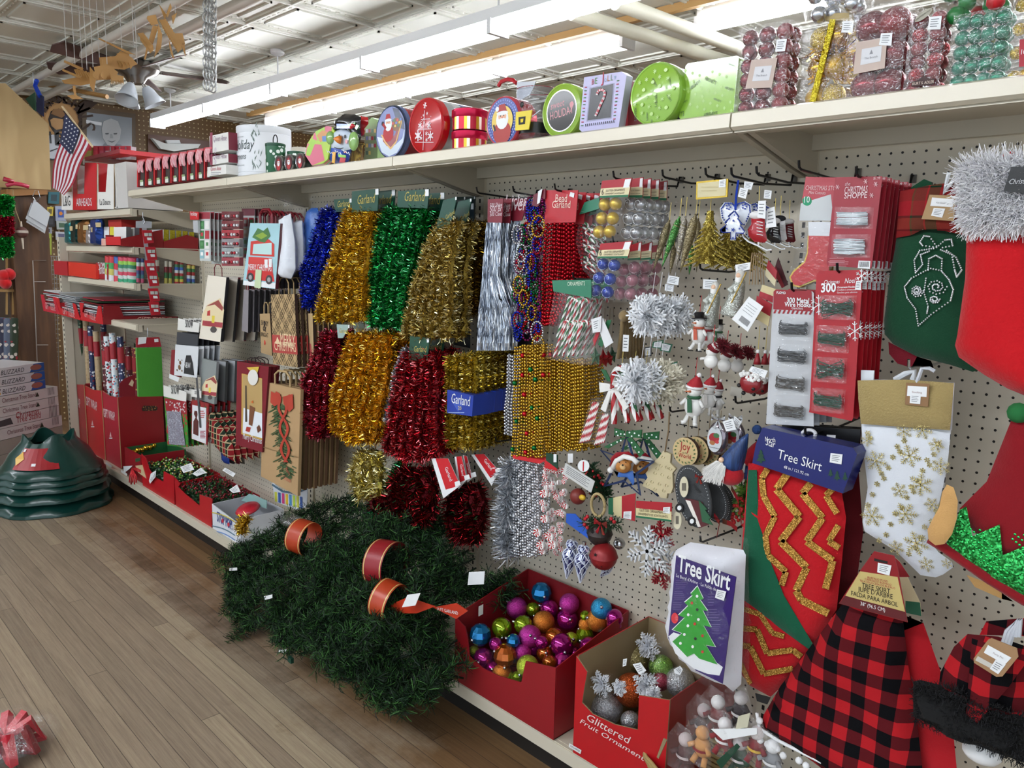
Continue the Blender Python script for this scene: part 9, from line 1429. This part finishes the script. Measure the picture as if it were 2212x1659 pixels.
for k in range(5):
 a=k*2*pi/5+.1;u=V((cos(a),sin(a),0));w_=V((-sin(a),cos(a),.4));q=t.p('blade');q.prism([c+u*.2+w_*.05,c+u*.7+w_*.075,c+u*.74+w_*.0,c+u*.7-w_*.075,c+u*.2-w_*.05],(0,0,.008),M('5a4440',.45));q=t.p('blade/bracket');q.prism([c+u*.12+w_*.02,c+u*.24+w_*.03,c+u*.24-w_*.03,c+u*.12-w_*.02],(0,0,-.006),NI)
for k in range(3):a=k*2*pi/3-.9;u=V((cos(a),sin(a),0));q=t.p('glass_shade',smooth=True);q.lathe(c+u*.07-V((0,0,.13)),[(.03,0),(.05,.04),(.062,.09),(.09,.15),(.088,.15),(.05,.08)],M('c8d0d8',.35),22,(u.x*.5,u.y*.5,-1),caps=False);q=t.p('lamp_arm');q.tube([c-V((0,0,.08)),c+u*.05-V((0,0,.1)),c+u*.07-V((0,0,.14))],.014,NI,8)
t.end()
PW_=M('b88c50',.5)
def model(lab,pts_list,X,strs,name='plywood_model'):
 t=T(name,lab,'hanging model','plywood hanging models');b=t.p('body')
 for k,(o,pts)in enumerate(pts_list):b.prism([atx(p,X+o)for p in pts],(.006,0,0),PW_)
 b=t.p('strings');[b.cyl(atx(p,X),(X,atx(p,X).y,CEILZ),.002,n=4,m=M('c8c8c4'))for p in strs];t.end()
rib=lambda x,y,w,h,n,dx,dy,X0=0:[(j*.015-.05,[(x+j*dx-w*.5,y+j*dy),(x+j*dx-w*.1,y+j*dy+h*.5),(x+j*dx,y+j*dy+h),(x+j*dx+w*.5,y+j*dy+h*.6),(x+j*dx+w*.4,y+j*dy-h*.1)])for j in range(n)]
model('plywood dinosaur skeleton model hanging nearest the metal chain',rib(1215,150,60,70,12,10,16)+[(0,[(1190,40),(1240,110),(1230,150)]),(.02,[(1270,25),(1280,60),(1250,130),(1240,110)]),(.03,[(1320,95),(1290,180),(1280,120)]),(0,[(1330,290),(1375,330),(1385,420),(1360,360)]),(0,[(1260,300),(1300,440),(1285,430),(1265,360)]),(0,[(1300,250),(1360,250),(1380,330),(1330,340)])],-4,[(1200,60),(1310,100)])
model('plywood bird skeleton model hanging above the fan',rib(1050,250,50,60,11,7,9)+[(0,[(1100,120),(1160,110),(1180,180),(1130,190),(1095,140)]),(0,[(1140,190),(1180,200),(1140,330),(1110,300)]),(.01,[(1100,320),(1110,330),(1085,450),(1075,440)]),(.02,[(1180,180),(1210,260),(1200,360),(1150,430),(1160,380),(1175,290)])],-4.25,[(1115,115),(1000,350)])
model('plywood helicopter model hanging in front of the fan motor',[(0,[(740,430),(860,420),(900,380),(980,430),(1025,480),(930,520),(750,510)]),(.03,[(730,290),(740,285),(1010,410),(950,400)]),(-.03,[(870,400),(960,380),(970,500),(880,520)]),(.06,[(760,440),(800,430),(800,520),(760,520)])]+rib(790,440,30,50,8,26,4),-4.5,[(742,430),(910,380),(1025,480)])
model('plywood biplane model hanging lowest at left',[(0,[(480,450),(620,510),(615,530),(475,465)]),(.04,[(465,515),(600,570),(600,590),(465,530)]),(0,[(460,600),(560,580),(680,560),(700,620),(600,640),(480,625)]),(.02,[(540,640),(560,640),(570,720),(555,720)]),(.0,[(500,715),(560,705),(620,740),(540,742)]),(.05,[(670,500),(720,560),(700,690),(670,640)])]+rib(570,520,36,60,6,20,6),-4.6,[(500,460),(560,480),(615,520)])
model('plywood digger model with toothed bucket hanging centre',[(0,[(700,500),(800,480),(880,540),(860,590),(720,600)]),(.04,[(820,550),(920,570),(920,620),(830,600)])]+[(.05,[(825+j*10,600),(832+j*10,600),(830+j*10,632)])for j in range(10)]+[(.06,[(cx+24*cos(a*pi/6),560+30*sin(a*pi/6))for a in range(12)])for cx in(715,775)],-4.4,[(650,520),(695,500),(800,480)])
t=T('metal_chain','three silver metal chains hanging together below the ceiling','chain');d=.35
for k in range(3):
 q=t.p('chain',smooth=True);
 for j in range(17):c=at((1545+k*24+(3 if j%2 else-3),-40+j*42+k*8),d);q.tube([c+V((.014*cos(a*pi/6)*(1 if j%2 else .3),.014*cos(a*pi/6)*(.3 if j%2 else 1),.026*sin(a*pi/6)))for a in range(12)],.0035,M('a8a8a6',.3,.8),5,True)
t.end()
t=T('wooden_pole','light wooden pole hanging across below the ceiling at far left','pole');b=t.p('pole');b.cyl(at((-60,548),-.0),at((800,722),-.6),.02,n=10,m=M('a87c44',.5));b=t.p('hook');b.tube([at(p,0)for p in((248,465),(262,500),(246,540),(252,640))],.004,SILVER,5);t.end()
b=B();b.tube([at(p,.0)for p in((275,600),(262,640),(285,690),(300,720))],.018,M('1c48c0',.7),6);b.slab([(190,740),(255,690),(265,830),(250,820)],.0,.01,M('1c4a34'));b.slab([(270,690),(320,720),(320,870),(272,830)],.0,.01,M('14204c'));one('hanging_cloths',b,'blue cord with dark green and navy cloths hanging by the pole','cloth')
b=B();b.cyl(atx((60,672),FARX+.2),atx((350,690),FARX+.2),.04,n=12,m=M('cfccc0'));one('white_pipe',b,'short white pipe above the bearded man plaque','pipe')
def fw(b,pts,o,m):b.prism([atx(p,FARX+.03+o)for p in pts],(-.02,0,0),m)
def circ(x,y,a,c,n=24):return[(x+a*cos(2*pi*k/n),y+c*sin(2*pi*k/n))for k in range(n)]
t=T('round_plaque','round wooden plaque of a bearded man in a cap on far wall','plaque');b=t.p('plaque');fw(b,circ(455,900,145,150),.0,M('a87c44',.5));fw(b,circ(455,900,120,125),.003,M('b88c54',.5));fw(b,[(360,890),(380,830),(440,810),(520,850),(540,920),(500,980),(400,985),(370,940)],.006,M('2a1c14'));fw(b,[(375,895),(400,880),(470,890),(480,960),(420,970),(385,940)],.009,M('c89c68'));fw(b,[(380,850),(400,815),(460,812),(490,860),(460,880)],.011,M('8c6438'))
for k,ch in enumerate('ERMORE HILLS'):a=pi*.85-k*.24;x,y=455+128*cos(a),905-135*sin(a);u=V((0,sin(a),cos(a)*-1));e=atx((x,y),FARX+.036);(tx3(b,ch,e,V((0,sin(a),-cos(a))),V((0,cos(a),sin(a))),.09,M('3a2414'))if ch!=' ' else None)
t.end()
t=T('framed_portrait','framed grey portrait drawing of a bald smiling man in a suit','picture');b=t.p('frame');F4=[(612,800),(1012,850),(1012,1260),(618,1230)];fw(b,F4,.0,M('5c4a34',.4));b=t.p('drawing');fw(b,[(648,838),(985,880),(985,1230),(650,1200)],.004,M('8c949c',.2));q=lambda p,o,m:fw(b,p,o,M(m,.4));q([(740,1130),(780,1070),(900,1080),(960,1130),(970,1220),(700,1200)],.008,'6c747c');q([(760,960),(775,905),(830,885),(880,905),(905,970),(895,1040),(850,1095),(800,1080),(768,1030)],.011,'b4b8bc');[q([(x-14,995),(x+14,993),(x+10,1003),(x-10,1004)],.014,'4c5258')for x in(800,862)];q([(826,1000),(838,1000),(846,1032),(822,1032)],.014,'9a9ea4');q([(800,1048),(835,1056),(868,1048),(836,1066)],.014,'5c6066');q([(815,1090),(860,1095),(850,1130),(822,1126)],.013,'d4d8dc');q([(645,895),(760,915),(758,938),(645,920)],.006,'dfe4ea');t.end()
t=T('wall_clock','white wall clock partly hidden behind the flag','clock');b=t.p('face');fw(b,circ(395,1095,85,100),0,M('2a2c34'));fw(b,circ(395,1095,75,90),.004,M('cfd4dc'));tx3(b,'12',atx((372,1070),FARX+.037),V((0,1,0)),V((0,0,1)),.13,BLK);tx3(b,'1',atx((412,1085),FARX+.037),V((0,1,0)),V((0,0,1)),.04,BLK);b=t.p('hands');fw(b,[(372,1125),(430,1105),(432,1112),(374,1134)],.008,BLK);t.end()
t=T('half_model_boat','white half model boat hull mounted on a dark wood board','model');b=t.p('board');fw(b,[(1105,1002),(1600,1060),(1600,1200),(1108,1200)],0,M('5c3420',.4));b=t.p('hull',smooth=False);b.prism([atx(p,FARX+.1)for p in[(1135,1030),(1230,1070),(1500,1075),(1480,1105),(1300,1130),(1200,1110)]],(-.06,0,0),M('c8ccc8',.3));b=t.p('cabin');b.prism([atx(p,FARX+.08)for p in[(1240,1045),(1340,1045),(1350,1070),(1250,1070)]],(-.04,0,0),M('d4d8d8',.3));t.end()
b=B();b.box(-8.1,-7.2,-.9,1.8,0,1.5,M('4a3a2c',.7));one('wooden_counter',b,'dark wooden counter at the far end of the shop','counter')
t=T('red_stapler','pink and red handled tool lying on the post ledge','tool');b=t.p('',smooth=True);PL[0]=-6.4-D1;view('Z1');b.tube([at(p,D1+.12)for p in((45,1385),(100,1370),(160,1378),(215,1395))],.016,M('b8304c',.3),8);b.tube([at(p,D1+.12)for p in((25,1335),(60,1345),(100,1360))],.018,M('a01c34',.3),8);t.end();PL[0]=None
view('A');t=T('bagged_red_bow','red shiny bow in a crumpled clear bag at the lower left corner','bow');b=t.p('bow',smooth=False);C0=V((-1.66,-1.5,.035));[b.tube([C0+V((0,0,.02)),C0+V((.07*cos(a),.07*sin(a),.06)),C0+V((.1*cos(a),.1*sin(a),.0)),C0],lambda s_:.018,M(('b81c30','8c1020')[int(a*10)%2],.3),5)for a in[k*.7 for k in range(9)]];b=t.p('clear_bag',smooth=True);b.ball(C0+V((0,0,.02)),.13,film(.3),24,(1,1,.6));b.v=[tuple(V(v)+V((1,.7,.8))*(.05*noise.noise(V(v)*14)))for v in b.v];t.end()
